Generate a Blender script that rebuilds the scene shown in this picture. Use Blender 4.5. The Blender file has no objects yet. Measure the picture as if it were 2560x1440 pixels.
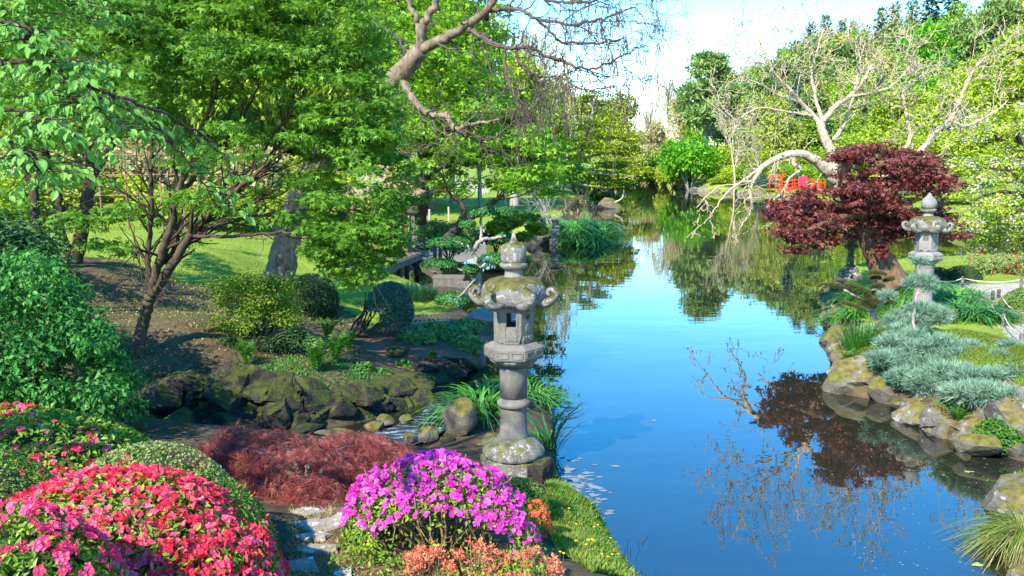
import bpy, math, random
import numpy as np
from mathutils import Matrix, Vector

SC = bpy.context.scene
COL = SC.collection
RAD = math.radians

# ------------------------------------------------------------------ camera
CAMZ, FPX, PITCH = 4.2, 2200.0, RAD(8.4)
cam_data = bpy.data.cameras.new("camera")
cam_data.sensor_width = 36.0
cam_data.lens = FPX / 2560.0 * 36.0
cam_data.clip_start, cam_data.clip_end = 0.05, 3000
cam = bpy.data.objects.new("camera", cam_data)
cam.location = (0, 0, CAMZ)
cam.rotation_euler = (RAD(90) - PITCH, 0, 0)
COL.objects.link(cam)
SC.camera = cam

# ------------------------------------------------------------------ sky and sun
SUN_AZ, SUN_EL = RAD(214), RAD(41)        # azimuth clockwise from +Y (view direction): behind and left
world = bpy.data.worlds.new("World")
SC.world = world
world.use_nodes = True
wn = world.node_tree
for n in list(wn.nodes): wn.nodes.remove(n)
w_out = wn.nodes.new("ShaderNodeOutputWorld")
w_bg = wn.nodes.new("ShaderNodeBackground")
w_sky = wn.nodes.new("ShaderNodeTexSky")
w_sky.sky_type = 'NISHITA'
w_sky.sun_disc = False
w_sky.sun_elevation = SUN_EL
w_sky.sun_rotation = SUN_AZ
w_sky.altitude = 50
w_sky.air_density = 1.0
w_sky.dust_density = 0.05
w_sky.ozone_density = 3.0
w_bg.inputs['Strength'].default_value = 0.15
w_hs = wn.nodes.new("ShaderNodeHueSaturation")     # the clear spring sky is a fuller blue than the model's
w_hs.inputs['Saturation'].default_value = 1.44
wn.links.new(w_sky.outputs[0], w_hs.inputs['Color'])
wn.links.new(w_hs.outputs[0], w_bg.inputs['Color'])
wn.links.new(w_bg.outputs[0], w_out.inputs['Surface'])

sun_data = bpy.data.lights.new("sun", 'SUN')
sun_data.energy = 3.2
sun_data.angle = RAD(0.6)
sun_data.color = (1.0, 0.92, 0.78)
sun = bpy.data.objects.new("sun", sun_data)
sd_ = Vector((math.sin(SUN_AZ) * math.cos(SUN_EL), math.cos(SUN_AZ) * math.cos(SUN_EL), math.sin(SUN_EL)))
sun.rotation_euler = sd_.to_track_quat('Z', 'Y').to_euler()
sun.location = (-20, -20, 40)
COL.objects.link(sun)

vs = SC.view_settings
vs.view_transform = 'Standard'
vs.look = 'None'
vs.exposure = 1.95
vs.gamma = 1.0
vs.use_curve_mapping = False
SC.render.engine = 'CYCLES'
SC.cycles.max_bounces = 9
SC.cycles.diffuse_bounces = 6
SC.cycles.glossy_bounces = 3
SC.cycles.transmission_bounces = 4
SC.cycles.caustics_reflective = False
SC.cycles.caustics_refractive = False

# ------------------------------------------------------------------ picture measure -> world
def ray(px, py):
    a, b = (px - 1280.0) / FPX, (720.0 - py) / FPX
    return np.array([a, math.cos(PITCH) + b * math.sin(PITCH), -math.sin(PITCH) + b * math.cos(PITCH)])
def WZ(px, py, z=0.0):
    d = ray(px, py); t = (z - CAMZ) / d[2]
    return np.array([d[0] * t, d[1] * t, z])
def WD(px, py, dist):
    d = ray(px, py); t = dist / d[1]
    return np.array([d[0] * t, dist, CAMZ + d[2] * t])
def MPP(dist):                       # metres per photo pixel at a distance
    return dist / 0.985 / FPX

# ------------------------------------------------------------------ numpy helpers
def nrm(v):
    v = np.asarray(v, float)
    return v / np.maximum(np.linalg.norm(v, axis=-1, keepdims=True), 1e-9)
def unit(rng, n):
    return nrm(rng.normal(size=(n, 3)))
_kr = np.random.default_rng(7)
_K = _kr.normal(size=(24, 3)); _PH = _kr.uniform(0, 6.28, 24)
def wob(P, freq=1.0, oct=3):
    """smooth pseudo noise about -1..1"""
    P = np.asarray(P, float); out = np.zeros(P.shape[:-1]); a = 1.0; tot = 0
    for o in range(oct):
        k = _K[o * 6:o * 6 + 6] * freq * (2.1 ** o)
        out += a * np.sin(P @ k.T + _PH[o * 6:o * 6 + 6]).sum(-1) / 3.0
        tot += a; a *= 0.5
    return out / tot

# ------------------------------------------------------------------ object helpers
def thing(name, label, cat, loc, group=None):
    o = bpy.data.objects.new(name, None)
    o.empty_display_size = 0.1
    o.location = tuple(float(c) for c in loc)
    o["label"] = label; o["category"] = cat
    if group: o["group"] = group
    COL.objects.link(o)
    return o
def base_of(parent):
    b = np.zeros(3)
    p = parent
    while p is not None:
        b = b + np.array(p.location); p = p.parent
    return b
def make_mesh(name, V, F, smooth=False):
    me = bpy.data.meshes.new(name)
    V = np.ascontiguousarray(V, dtype=np.float32)
    if not isinstance(F, (list, tuple)): F = [F]
    F = [np.asarray(f, dtype=np.int32) for f in F if len(f)]
    me.vertices.add(len(V)); me.vertices.foreach_set("co", V.ravel())
    loops = np.concatenate([f.ravel() for f in F])
    tot = np.concatenate([np.full(len(f), f.shape[1], np.int32) for f in F])
    start = np.concatenate([[0], np.cumsum(tot)[:-1]]).astype(np.int32)
    me.loops.add(len(loops)); me.loops.foreach_set("vertex_index", loops)
    me.polygons.add(len(tot)); me.polygons.foreach_set("loop_start", start)
    try: me.polygons.foreach_set("loop_total", tot)
    except Exception: pass
    me.polygons.foreach_set("use_smooth", np.full(len(tot), smooth, dtype=bool))
    me.update(calc_edges=True)
    return me
def add(name, VF, mat, parent=None, smooth=False, kind=None, label=None):
    V, F = VF
    V = np.asarray(V, float)
    if parent is not None: V = V - base_of(parent)
    me = make_mesh(name, V, F, smooth)
    me.materials.append(mat)
    o = bpy.data.objects.new(name, me)
    if parent is not None: o.parent = parent
    if kind: o["kind"] = kind
    if label: o["label"] = label
    COL.objects.link(o)
    return o
def single(name, VF, mat, loc, label, cat, group=None, smooth=False, kind=None):
    V, F = VF
    me = make_mesh(name, np.asarray(V, float) - np.asarray(loc, float), F, smooth)
    me.materials.append(mat)
    o = bpy.data.objects.new(name, me); o.location = tuple(float(c) for c in loc)
    if label: o["label"] = label
    if cat: o["category"] = cat
    if group: o["group"] = group
    if kind: o["kind"] = kind
    COL.objects.link(o)
    return o
def copy_tree(o, parent=None):
    c = o.copy(); COL.objects.link(c)
    if parent is not None: c.parent = parent
    for ch in list(o.children):
        copy_tree(ch, c)
    return c
def join(parts):
    Vs, Fs, off = [], [], 0
    for V, F in parts:
        if not isinstance(F, (list, tuple)): F = [F]
        Vs.append(np.asarray(V, float))
        for f in F:
            if len(f): Fs.append(np.asarray(f) + off)
        off += len(V)
    by = {}
    for f in Fs: by.setdefault(f.shape[1], []).append(f)
    return np.concatenate(Vs), [np.concatenate(v) for v in by.values()]

# ------------------------------------------------------------------ shapes
def frame(d, n):
    """columns x, d, z (template +Y along d, +Z near n)"""
    d = nrm(d); z = nrm(n - (n * d).sum(-1, keepdims=True) * d); x = np.cross(d, z)
    return np.stack([x, d, z], axis=-1)
def scatter(tm, P, D, N, S):
    tv, tf = tm
    Rm = frame(D, N)
    S = np.asarray(S, float).reshape(-1, 1, 1)
    V = np.einsum('nij,kj->nki', Rm, tv) * S + P[:, None, :]
    n, k = len(P), len(tv)
    F = (np.asarray(tf)[None] + (np.arange(n) * k)[:, None, None]).reshape(-1, len(tf[0]))
    return V.reshape(-1, 3), F
def tube(pts, rad, sides=6, cap=True):
    pts = np.asarray(pts, float); rad = np.asarray(rad, float) * np.ones(len(pts))
    t = np.gradient(pts, axis=0); t = nrm(t)
    up = np.array([0, 0, 1.0]) if abs(t[0][2]) < 0.9 else np.array([1.0, 0, 0])
    u = nrm(np.cross(t[0], up)); U = [u]
    for i in range(1, len(pts)):
        u = U[-1] - t[i] * (U[-1] @ t[i]); U.append(nrm(u))
    U = np.array(U); W = np.cross(t, U)
    a = np.linspace(0, 2 * np.pi, sides, endpoint=False)
    V = pts[:, None] + rad[:, None, None] * (np.cos(a)[None, :, None] * U[:, None] + np.sin(a)[None, :, None] * W[:, None])
    V = V.reshape(-1, 3)
    i = np.arange(len(pts) - 1)[:, None] * sides; j = np.arange(sides)[None]; j2 = (j + 1) % sides
    F = np.stack([i + j, i + j2, i + sides + j2, i + sides + j], -1).reshape(-1, 4)
    out = [F]
    if cap:
        m = len(V); V = np.vstack([V, pts[0], pts[-1]])
        jj = np.arange(sides); k = (len(pts) - 1) * sides
        out.append(np.stack([np.full(sides, m), (jj + 1) % sides, jj], -1))
        out.append(np.stack([np.full(sides, m + 1), k + jj, k + (jj + 1) % sides], -1))
        out = [out[0], np.concatenate(out[1:])]
    return V, out
def tubes(polys, sides=5):
    return join([tube(p, r, sides, cap=False) for p, r in polys if len(p) > 1])
def smooth_line(ctrl, per=6, jit=0.0, rng=None):
    """Catmull-Rom through (x,y,z,r) rows"""
    C = np.asarray(ctrl, float)
    P = np.vstack([2 * C[0] - C[1], C, 2 * C[-1] - C[-2]])
    out = []
    for i in range(1, len(P) - 2):
        for s in np.linspace(0, 1, per, endpoint=False):
            a, b, c, d = P[i - 1], P[i], P[i + 1], P[i + 2]
            out.append(0.5 * ((2 * b) + (-a + c) * s + (2 * a - 5 * b + 4 * c - d) * s * s + (-a + 3 * b - 3 * c + d) * s ** 3))
    out.append(P[-2]); out = np.array(out)
    if jit and rng is not None:
        out[1:-1, :3] += rng.normal(size=(len(out) - 2, 3)) * jit
    return out[:, :3], np.maximum(out[:, 3], 0.002)
def lathe(prof, n=32, mod=None, cx=0, cy=0, cap=True):
    """prof: list of (r,z); mod(theta,r,z)->factor"""
    prof = np.asarray(prof, float); a = np.linspace(0, 2 * np.pi, n, endpoint=False)
    Rr, A = np.meshgrid(prof[:, 0], a, indexing='ij'); Z = np.repeat(prof[:, 1:2], n, 1)
    if mod is not None: Rr = Rr * mod(A, Rr, Z)
    V = np.stack([cx + Rr * np.cos(A), cy + Rr * np.sin(A), Z], -1).reshape(-1, 3)
    i = np.arange(len(prof) - 1)[:, None] * n; j = np.arange(n)[None]; j2 = (j + 1) % n
    F = [np.stack([i + j, i + j2, i + n + j2, i + n + j], -1).reshape(-1, 4)]
    if cap:
        m = len(V); V = np.vstack([V, [[cx, cy, prof[0, 1]], [cx, cy, prof[-1, 1]]]])
        jj = np.arange(n); k = (len(prof) - 1) * n
        F.append(np.concatenate([np.stack([np.full(n, m), (jj + 1) % n, jj], -1), np.stack([np.full(n, m + 1), k + jj, k + (jj + 1) % n], -1)]))
    return V, F
_CF = np.array([[0, 3, 2, 1], [4, 5, 6, 7], [0, 1, 5, 4], [1, 2, 6, 5], [2, 3, 7, 6], [3, 0, 4, 7]])
def box(c, s, rz=0.0, M=None):
    x, y, z = np.asarray(s, float) / 2
    V = np.array([[-x, -y, -z], [x, -y, -z], [x, y, -z], [-x, y, -z], [-x, -y, z], [x, -y, z], [x, y, z], [-x, y, z]])
    if M is not None: V = V @ np.asarray(M).T
    if rz:
        ca, sa = math.cos(rz), math.sin(rz)
        V = V @ np.array([[ca, -sa, 0], [sa, ca, 0], [0, 0, 1]]).T
    return V + np.asarray(c, float), [_CF]
def bevel_box(c, s, b=0.01, rz=0.0):
    """box with chamfered edges (24 verts)"""
    x, y, z = np.asarray(s, float) / 2
    V = []
    for sx in (-1, 1):
        for sy in (-1, 1):
            for sz in (-1, 1):
                V += [[sx * x, sy * (y - b), sz * (z - b)], [sx * (x - b), sy * y, sz * (z - b)], [sx * (x - b), sy * (y - b), sz * z]]
    V = np.array(V)
    id_ = lambda sx, sy, sz, k: (((sx > 0) * 2 + (sy > 0)) * 2 + (sz > 0)) * 3 + k
    Q, T = [], []
    for s1 in (-1, 1):
        Q.append([id_(s1, -1, -1, 0), id_(s1, 1, -1, 0), id_(s1, 1, 1, 0), id_(s1, -1, 1, 0)][::s1])
        Q.append([id_(-1, s1, -1, 1), id_(-1, s1, 1, 1), id_(1, s1, 1, 1), id_(1, s1, -1, 1)][::s1])
        Q.append([id_(-1, -1, s1, 2), id_(1, -1, s1, 2), id_(1, 1, s1, 2), id_(-1, 1, s1, 2)][::s1])
        for s2 in (-1, 1):
            Q.append([id_(s1, s2, -1, 0), id_(s1, s2, -1, 1), id_(s1, s2, 1, 1), id_(s1, s2, 1, 0)])
            Q.append([id_(s1, -1, s2, 0), id_(s1, -1, s2, 2), id_(s1, 1, s2, 2), id_(s1, 1, s2, 0)])
            Q.append([id_(-1, s1, s2, 1), id_(-1, s1, s2, 2), id_(1, s1, s2, 2), id_(1, s1, s2, 1)])
            for s3 in (-1, 1): T.append([id_(s1, s2, s3, 0), id_(s1, s2, s3, 1), id_(s1, s2, s3, 2)])
    if rz:
        ca, sa = math.cos(rz), math.sin(rz)
        V = V @ np.array([[ca, -sa, 0], [sa, ca, 0], [0, 0, 1]]).T
    return V + np.asarray(c, float), [np.array(Q), np.array(T)]
def beam(p, q, w, h=None):
    """square timber from p to q"""
    p, q = np.asarray(p, float), np.asarray(q, float); h = h or w
    d = q - p; L = np.linalg.norm(d); d = d / L
    up = np.array([0, 0, 1.0]) if abs(d[2]) < 0.95 else np.array([0, 1.0, 0])
    x = nrm(np.cross(d, up)); z = np.cross(x, d)
    return box((p + q) / 2, (w, L, h), M=np.stack([x, d, z], -1))
_ico = {}
def ico(level):
    if level in _ico: return _ico[level]
    t = (1 + 5 ** .5) / 2
    V = nrm(np.array([[-1, t, 0], [1, t, 0], [-1, -t, 0], [1, -t, 0], [0, -1, t], [0, 1, t], [0, -1, -t], [0, 1, -t], [t, 0, -1], [t, 0, 1], [-t, 0, -1], [-t, 0, 1]]))
    F = [[0, 11, 5], [0, 5, 1], [0, 1, 7], [0, 7, 10], [0, 10, 11], [1, 5, 9], [5, 11, 4], [11, 10, 2], [10, 7, 6], [7, 1, 8], [3, 9, 4], [3, 4, 2], [3, 2, 6], [3, 6, 8], [3, 8, 9], [4, 9, 5], [2, 4, 11], [6, 2, 10], [8, 6, 7], [9, 8, 1]]
    V = [tuple(v) for v in V]
    for _ in range(level):
        mid = {}; NF = []
        def m(a, b):
            k = (min(a, b), max(a, b))
            if k not in mid:
                v = nrm(np.array(V[a]) + np.array(V[b])); V.append(tuple(v)); mid[k] = len(V) - 1
            return mid[k]
        for a, b, c in F:
            ab, bc, ca = m(a, b), m(b, c), m(c, a)
            NF += [[a, ab, ca], [b, bc, ab], [c, ca, bc], [ab, bc, ca]]
        F = NF
    _ico[level] = (np.array(V), np.array(F)); return _ico[level]
def rock_shape(seed, size, level=4, cuts=9, rough=0.08):
    """angular boulder, centred, size = half extents"""
    rng = np.random.default_rng(seed)
    V, F = ico(level); V = V.copy()
    for _ in range(cuts):
        n = nrm(rng.normal(size=3) * [1, 1, .8]); o = rng.uniform(.50, .84)
        d = V @ n - o
        V = V - np.where(d > 0, d * .97, 0)[:, None] * n
    off = rng.uniform(0, 50, 3)
    V = V * (1 + rough * wob(V * 2.2 + off, 1.0, 3)[:, None] + rough * .4 * wob(V * 7 + off, 1.0, 3)[:, None])
    return V * np.asarray(size, float), F

# leaf templates (+Y = length, +Z = upper face)
def t_ovate(w=.5, fold=.12):
    return (np.array([[0, 0, 0], [w / 2, .42, fold], [0, .45, 0], [-w / 2, .42, fold], [0, 1, -.06]]),
            [[0, 1, 2], [0, 2, 3], [1, 4, 2], [2, 4, 3]])
def t_leaf(w=.6, fold=.10, tip=-.10):
    return (np.array([[0, 0, 0], [w * .40, .22, fold * .7], [w * .5, .48, fold], [w * .30, .76, fold * .4], [0, 1, tip], [-w * .30, .76, fold * .4], [-w * .5, .48, fold], [-w * .40, .22, fold * .7], [0, .5, 0]]),
            [[0, 1, 8], [1, 2, 8], [2, 3, 8], [3, 4, 8], [8, 4, 5], [8, 5, 6], [8, 6, 7], [8, 7, 0]])
def t_diamond(w=.6, fold=.1):
    return (np.array([[0, 0, 0], [w / 2, .5, fold], [0, 1, 0], [-w / 2, .5, fold]]), [[0, 1, 2], [0, 2, 3]])
def t_palm(lobes=((-100, .5), (-52, .85), (0, 1.0), (52, .85), (100, .5)), sinus=.3, droop=.15):
    V = [[0, 0, 0]]; F = []
    an = [l[0] for l in lobes]
    sn = [an[0] - 30] + [(an[i] + an[i + 1]) / 2 for i in range(len(an) - 1)] + [an[-1] + 30]
    seq = []
    for i in range(len(lobes)):
        seq.append((sn[i], sinus * (.7 if i == 0 else 1))); seq.append(lobes[i])
    seq.append((sn[-1], sinus * .7))
    for a, r in seq:
        a = RAD(a); V.append([math.sin(a) * r, math.cos(a) * r, -droop * r * r])
    for i in range(1, len(seq)): F.append([0, i + 1, i])
    return np.array(V), F
def t_tuft(n=7, spread=.55, w=.045, seed=0):
    rng = np.random.default_rng(seed); V = []; F = []
    for i in range(n):
        a = i * 2.4; s = spread * (.4 + .6 * rng.random())
        d = nrm(np.array([math.cos(a) * s, 1.0, math.sin(a) * s])) * rng.uniform(.75, 1)
        sd = nrm(np.cross(d, rng.normal(size=3))) * w
        k = len(V); V += [-sd, sd, d]; F.append([k, k + 1, k + 2])
    return np.array(V), F
def t_flower(seed=0, petals=5):
    """open funnel flower, +Z up"""
    rng = np.random.default_rng(seed); V = [[0, 0, -.35]]; F = []
    for i in range(petals):
        a = 2 * np.pi * i / petals + rng.uniform(-.1, .1); h = np.pi / petals * .96
        c = lambda an, r, z: [math.cos(an) * r, math.sin(an) * r, z]
        k = len(V); j = rng.uniform(-.08, .08)
        V += [c(a - h * .6, .28, 0), c(a + h * .6, .28, 0), c(a - h * .92, .80, .22 + j), c(a, .60, .05 + j), c(a + h * .92, .80, .24 + j), c(a, 1.0, .06 + 2 * j)]
        F += [[0, k, k + 1], [k, k + 2, k + 3], [k, k + 3, k + 1], [k + 1, k + 3, k + 4], [k + 2, k + 5, k + 3], [k + 3, k + 5, k + 4]]
    return np.array(V), F
def t_flower_lo(petals=5):
    V = [[0, 0, -.3]]; F = []
    for i in range(petals):
        a = 2 * np.pi * i / petals; h = np.pi / petals * .9; k = len(V)
        V += [[math.cos(a - h) * .78, math.sin(a - h) * .78, .2], [math.cos(a) * 1.0, math.sin(a) * 1.0, .06 + .06 * (i % 2)], [math.cos(a + h) * .78, math.sin(a + h) * .78, .2]]
        F += [[0, k, k + 1], [0, k + 1, k + 2]]
    return np.array(V), F
LEAF = t_leaf()
OV, OVW, DIA, PALM = t_ovate(), t_ovate(.62), t_diamond(), t_palm()
PALM3 = t_palm(((-62, .72), (0, 1.0), (62, .72)), .36)
LACE = t_palm(((-75, .7), (-45, .95), (-15, 1.1), (15, 1.1), (45, .95), (75, .7)), .07, .45)
TUFT = t_tuft()

def leaf_cloud(rng, C, Rr, n, tm, size, flat=.5, droop=.2, shell=.55, out=.6, upb=0.0):
    C = np.asarray(C, float); Rr = np.asarray(Rr, float)
    w = (Rr[:, 0] * Rr[:, 1] + Rr[:, 0] * Rr[:, 2]) ; w = w / w.sum()
    k = rng.choice(len(C), n, p=w)
    u = unit(rng, n); u[:, 2] = u[:, 2] * 1.0 + upb * np.abs(u[:, 2]); u = nrm(u)
    rf = (shell + (1 - shell) * rng.random(n)) * (1 + .12 * rng.normal(size=n))
    P = C[k] + u * Rr[k] * rf[:, None]
    o = nrm(u / Rr[k])
    N = nrm(o * (1 - flat) + np.array([0, 0, 1.0]) * flat + .35 * rng.normal(size=(n, 3)))
    D = nrm(unit(rng, n) * [1, 1, .4] + o * out - np.array([0, 0, droop]))
    S = size * rng.uniform(.65, 1.25, n)
    return scatter(tm, P, D, N, S)

def grow(rng, p, d, L, r, lvl, polys, tips, wig=.25, up=.1, nseg=5, kids=(3, 4), shrink=.62, spread=.8, rmin=.004, zig=0.0):
    p = np.asarray(p, float); d = nrm(d); pts = [p]; rr = [r]; step = L / nseg; dirs = []
    for i in range(nseg):
        d = nrm(d + rng.normal(size=3) * wig + np.array([0, 0, up]))
        if zig: d = nrm(d + np.cross(d, rng.normal(size=3)) * zig * (1 if i % 2 else -1))
        p = p + d * step; pts.append(p); dirs.append(d)
        rr.append(max(rmin, r * (1 - .6 * (i + 1) / nseg)))
    polys.append((np.array(pts), np.array(rr), lvl))
    if lvl <= 0:
        tips.append((pts[-1], d)); return
    for k in range(rng.integers(kids[0], kids[1] + 1)):
        i = int(rng.integers(max(1, nseg // 3), nseg + 1)) if k else nseg
        dd = dirs[min(i, nseg) - 1]; side = nrm(np.cross(dd, rng.normal(size=3)))
        nd = nrm(dd + side * spread * rng.uniform(.5, 1.1))
        grow(rng, pts[i], nd, L * shrink * rng.uniform(.75, 1.2), max(rmin, rr[i] * .7), lvl - 1, polys, tips, wig, up, max(3, nseg - 1), kids, shrink, spread, rmin, zig)
# ------------------------------------------------------------------ materials (all procedural)
def new_mat(name):
    m = bpy.data.materials.new(name); m.use_nodes = True
    nt = m.node_tree
    for n in list(nt.nodes): nt.nodes.remove(n)
    out = nt.nodes.new("ShaderNodeOutputMaterial")
    return m, nt, out
def nd(nt, t, **kw):
    n = nt.nodes.new(t)
    for k, v in kw.items(): setattr(n, k, v)
    return n
def ramp(nt, fac, stops, interp='LINEAR'):
    r = nd(nt, "ShaderNodeValToRGB"); r.color_ramp.interpolation = interp
    el = r.color_ramp.elements
    while len(el) < len(stops): el.new(0.5)
    for e, (p, c) in zip(el, stops):
        e.position = p; e.color = (*c, 1) if len(c) == 3 else c
    nt.links.new(fac, r.inputs[0])
    return r.outputs[0]
def noise(nt, scale, detail=4, rough=.55, vec=None, dim=None):
    n = nd(nt, "ShaderNodeTexNoise"); n.inputs['Scale'].default_value = scale
    n.inputs['Detail'].default_value = detail; n.inputs['Roughness'].default_value = rough
    if vec is not None: nt.links.new(vec, n.inputs['Vector'])
    return n.outputs['Fac']
def mixc(nt, fac, a, b, mode='MIX'):
    n = nd(nt, "ShaderNodeMix", data_type='RGBA', blend_type=mode)
    for s, v in ((n.inputs[0], fac), (n.inputs[6], a), (n.inputs[7], b)):
        if isinstance(v, (int, float)): s.default_value = v
        elif isinstance(v, tuple): s.default_value = (*v, 1)
        else: nt.links.new(v, s)
    return n.outputs[2]
def mth(nt, op, a, b=0.0, clamp=False):
    n = nd(nt, "ShaderNodeMath", operation=op); n.use_clamp = clamp
    for s, v in ((n.inputs[0], a), (n.inputs[1], b)):
        if isinstance(v, (int, float)): s.default_value = v
        else: nt.links.new(v, s)
    return n.outputs[0]
def wpos(nt):
    return nd(nt, "ShaderNodeNewGeometry").outputs['Position']
def bump(nt, h, dist=.02, strength=.6):
    b = nd(nt, "ShaderNodeBump"); b.inputs['Distance'].default_value = dist; b.inputs['Strength'].default_value = strength
    nt.links.new(h, b.inputs['Height']); return b.outputs[0]
def pbsdf(nt, out, color, rough=.8, normal=None, spec=.3):
    p = nd(nt, "ShaderNodeBsdfPrincipled")
    if isinstance(color, tuple): p.inputs['Base Color'].default_value = (*color, 1)
    else: nt.links.new(color, p.inputs['Base Color'])
    if isinstance(rough, (int, float)): p.inputs['Roughness'].default_value = rough
    else: nt.links.new(rough, p.inputs['Roughness'])
    p.inputs['Specular IOR Level'].default_value = spec
    if normal is not None: nt.links.new(normal, p.inputs['Normal'])
    if out is not None: nt.links.new(p.outputs[0], out.inputs['Surface'])
    return p
def leaf_mat(name, cols, trans=.4, rough=.5, spec=.25, patch=.6, pscale=.8, tcol=None, objvar=0.0):
    """cols: dark, mid, light. per-leaf random tone plus patchy tone of the plant"""
    m, nt, out = new_mat(name)
    g = nd(nt, "ShaderNodeNewGeometry")
    v = mth(nt, 'MULTIPLY', g.outputs['Random Per Island'], 1 - patch * .6)
    nz = noise(nt, pscale, 2, .5, g.outputs['Position'])
    v = mth(nt, 'ADD', v, mth(nt, 'MULTIPLY', mth(nt, 'SUBTRACT', nz, .35), patch * 1.3), clamp=True)
    if objvar:
        oi = nd(nt, "ShaderNodeObjectInfo")
        v = mth(nt, 'ADD', v, mth(nt, 'MULTIPLY', mth(nt, 'SUBTRACT', oi.outputs['Random'], .5), objvar), clamp=True)
    c = ramp(nt, v, [(0.0, cols[0]), (.45, cols[1]), (1.0, cols[2])])
    p = pbsdf(nt, None, c, rough, None, spec)
    t = nd(nt, "ShaderNodeBsdfTranslucent")
    tc = mixc(nt, 1.0, c, tcol or (1.0, 1.0, .55), 'MULTIPLY')
    nt.links.new(tc, t.inputs['Color'])
    mx = nd(nt, "ShaderNodeMixShader"); mx.inputs[0].default_value = trans
    nt.links.new(p.outputs[0], mx.inputs[1]); nt.links.new(t.outputs[0], mx.inputs[2])
    nt.links.new(mx.outputs[0], out.inputs['Surface'])
    return m
def bark_mat(name, c1, c2, scale=6, moss=None, zs=.25, dist=.03):
    m, nt, out = new_mat(name)
    mp = nd(nt, "ShaderNodeMapping"); mp.inputs['Scale'].default_value = (1, 1, zs)
    nt.links.new(wpos(nt), mp.inputs['Vector'])
    n1 = noise(nt, scale, 6, .65, mp.outputs[0]); n2 = noise(nt, scale * 4, 4, .6, mp.outputs[0])
    f = mth(nt, 'ADD', mth(nt, 'MULTIPLY', n1, .7), mth(nt, 'MULTIPLY', n2, .3))
    c = ramp(nt, f, [(.32, c1), (.62, c2)])
    if moss:
        g = nd(nt, "ShaderNodeNewGeometry")
        s = nd(nt, "ShaderNodeSeparateXYZ"); nt.links.new(g.outputs['Normal'], s.inputs[0])
        k = mth(nt, 'MULTIPLY', mth(nt, 'ADD', s.outputs[2], mth(nt, 'MULTIPLY', mth(nt, 'SUBTRACT', noise(nt, 5, 3), .55), 3)), 1.2, True)
        c = mixc(nt, k, c, moss)
    pbsdf(nt, out, c, .9, bump(nt, f, dist, .9), .15)
    return m
def stone_mat(name, cols, moss=(.10, .11, .02), moss_amt=.0, lichen=(.55, .54, .50), lich_amt=.3, scale=3.0, dark=(.05, .05, .04), spot=0.0, dist=.012, band=None):
    m, nt, out = new_mat(name)
    g = nd(nt, "ShaderNodeNewGeometry"); P = g.outputs['Position']
    n1 = noise(nt, scale, 6, .65, P); n2 = noise(nt, scale * 14, 4, .7, P); n3 = noise(nt, scale * 2.3, 5, .6, P)
    c = ramp(nt, n1, [(.3, cols[0]), (.55, cols[1]), (.75, cols[2])])
    c = mixc(nt, .35, c, ramp(nt, n2, [(.3, (.25, .25, .25)), (.7, (1, 1, 1))]), 'MULTIPLY')
    if lich_amt > 0:
        vor = nd(nt, "ShaderNodeTexNoise"); vor.inputs['Scale'].default_value = scale * 3.2; vor.inputs['Detail'].default_value = 3; nt.links.new(P, vor.inputs['Vector'])
        c = mixc(nt, ramp(nt, vor.outputs['Fac'], [(.60 - .12 * lich_amt, (0, 0, 0)), (.66 - .10 * lich_amt, (1, 1, 1))]), c, lichen)
    if spot > 0:
        vo = nd(nt, "ShaderNodeTexVoronoi"); vo.inputs['Scale'].default_value = 22; nt.links.new(P, vo.inputs['Vector'])
        k = ramp(nt, vo.outputs['Distance'], [(.22, (1, 1, 1)), (.30, (0, 0, 0))])
        c = mixc(nt, mth(nt, 'MULTIPLY', k, spot), c, lichen)
    c = mixc(nt, ramp(nt, n3, [(.62, (0, 0, 0)), (.72, (.75, .75, .75))]), c, dark)
    if moss_amt > 0:
        s = nd(nt, "ShaderNodeSeparateXYZ"); nt.links.new(g.outputs['Normal'], s.inputs[0])
        k = mth(nt, 'ADD', s.outputs[2], mth(nt, 'MULTIPLY', mth(nt, 'SUBTRACT', noise(nt, scale * 1.7, 5, .65, P), .52), 4.0))
        k = mth(nt, 'MULTIPLY', mth(nt, 'SUBTRACT', k, 1.0 - moss_amt), 4.0, True)
        mc = ramp(nt, noise(nt, 9, 4, .6, P), [(.3, tuple(x * .6 for x in moss)), (.7, tuple(min(1, x * 1.7) for x in moss))])
        c = mixc(nt, k, c, mc)
    h = mth(nt, 'ADD', n2, mth(nt, 'MULTIPLY', n1, 1.5))
    pbsdf(nt, out, c, .9, bump(nt, h, dist, .8), .2)
    return m
def plain(name, c, rough=.7, var=.25, scale=8, spec=.3, dist=.004):
    m, nt, out = new_mat(name)
    n = noise(nt, scale, 5, .6, wpos(nt))
    col = ramp(nt, n, [(.3, tuple(x * (1 - var) for x in c)), (.7, tuple(min(1, x * (1 + var)) for x in c))])
    pbsdf(nt, out, col, rough, bump(nt, n, dist, .6), spec)
    return m

M = {}
M['maple'] = leaf_mat('maple_leaf', ((.06, .15, .016), (.13, .29, .028), (.26, .46, .055)), .48, .55)
M['maple_back'] = leaf_mat('maple_back_leaf', ((.10, .23, .015), (.20, .39, .025), (.36, .56, .05)), .45, .5)
M['styrax'] = leaf_mat('broad_leaf', ((.08, .22, .03), (.15, .37, .05), (.28, .52, .10)), .45, .55, .35, pscale=1.5)
M['shrub'] = leaf_mat('shrub_leaf', ((.02, .10, .02), (.055, .22, .035), (.16, .40, .07)), .35, .5, .25, pscale=1.2)
M['shrub_yel'] = leaf_mat('yellow_shrub_leaf', ((.07, .16, .012), (.17, .28, .02), (.36, .44, .04)), .4)
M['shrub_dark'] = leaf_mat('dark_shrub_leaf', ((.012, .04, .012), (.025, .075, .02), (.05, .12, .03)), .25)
M['shrub_blue'] = leaf_mat('bluegreen_shrub_leaf', ((.03, .07, .05), (.055, .12, .08), (.10, .19, .13)), .2)
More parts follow.
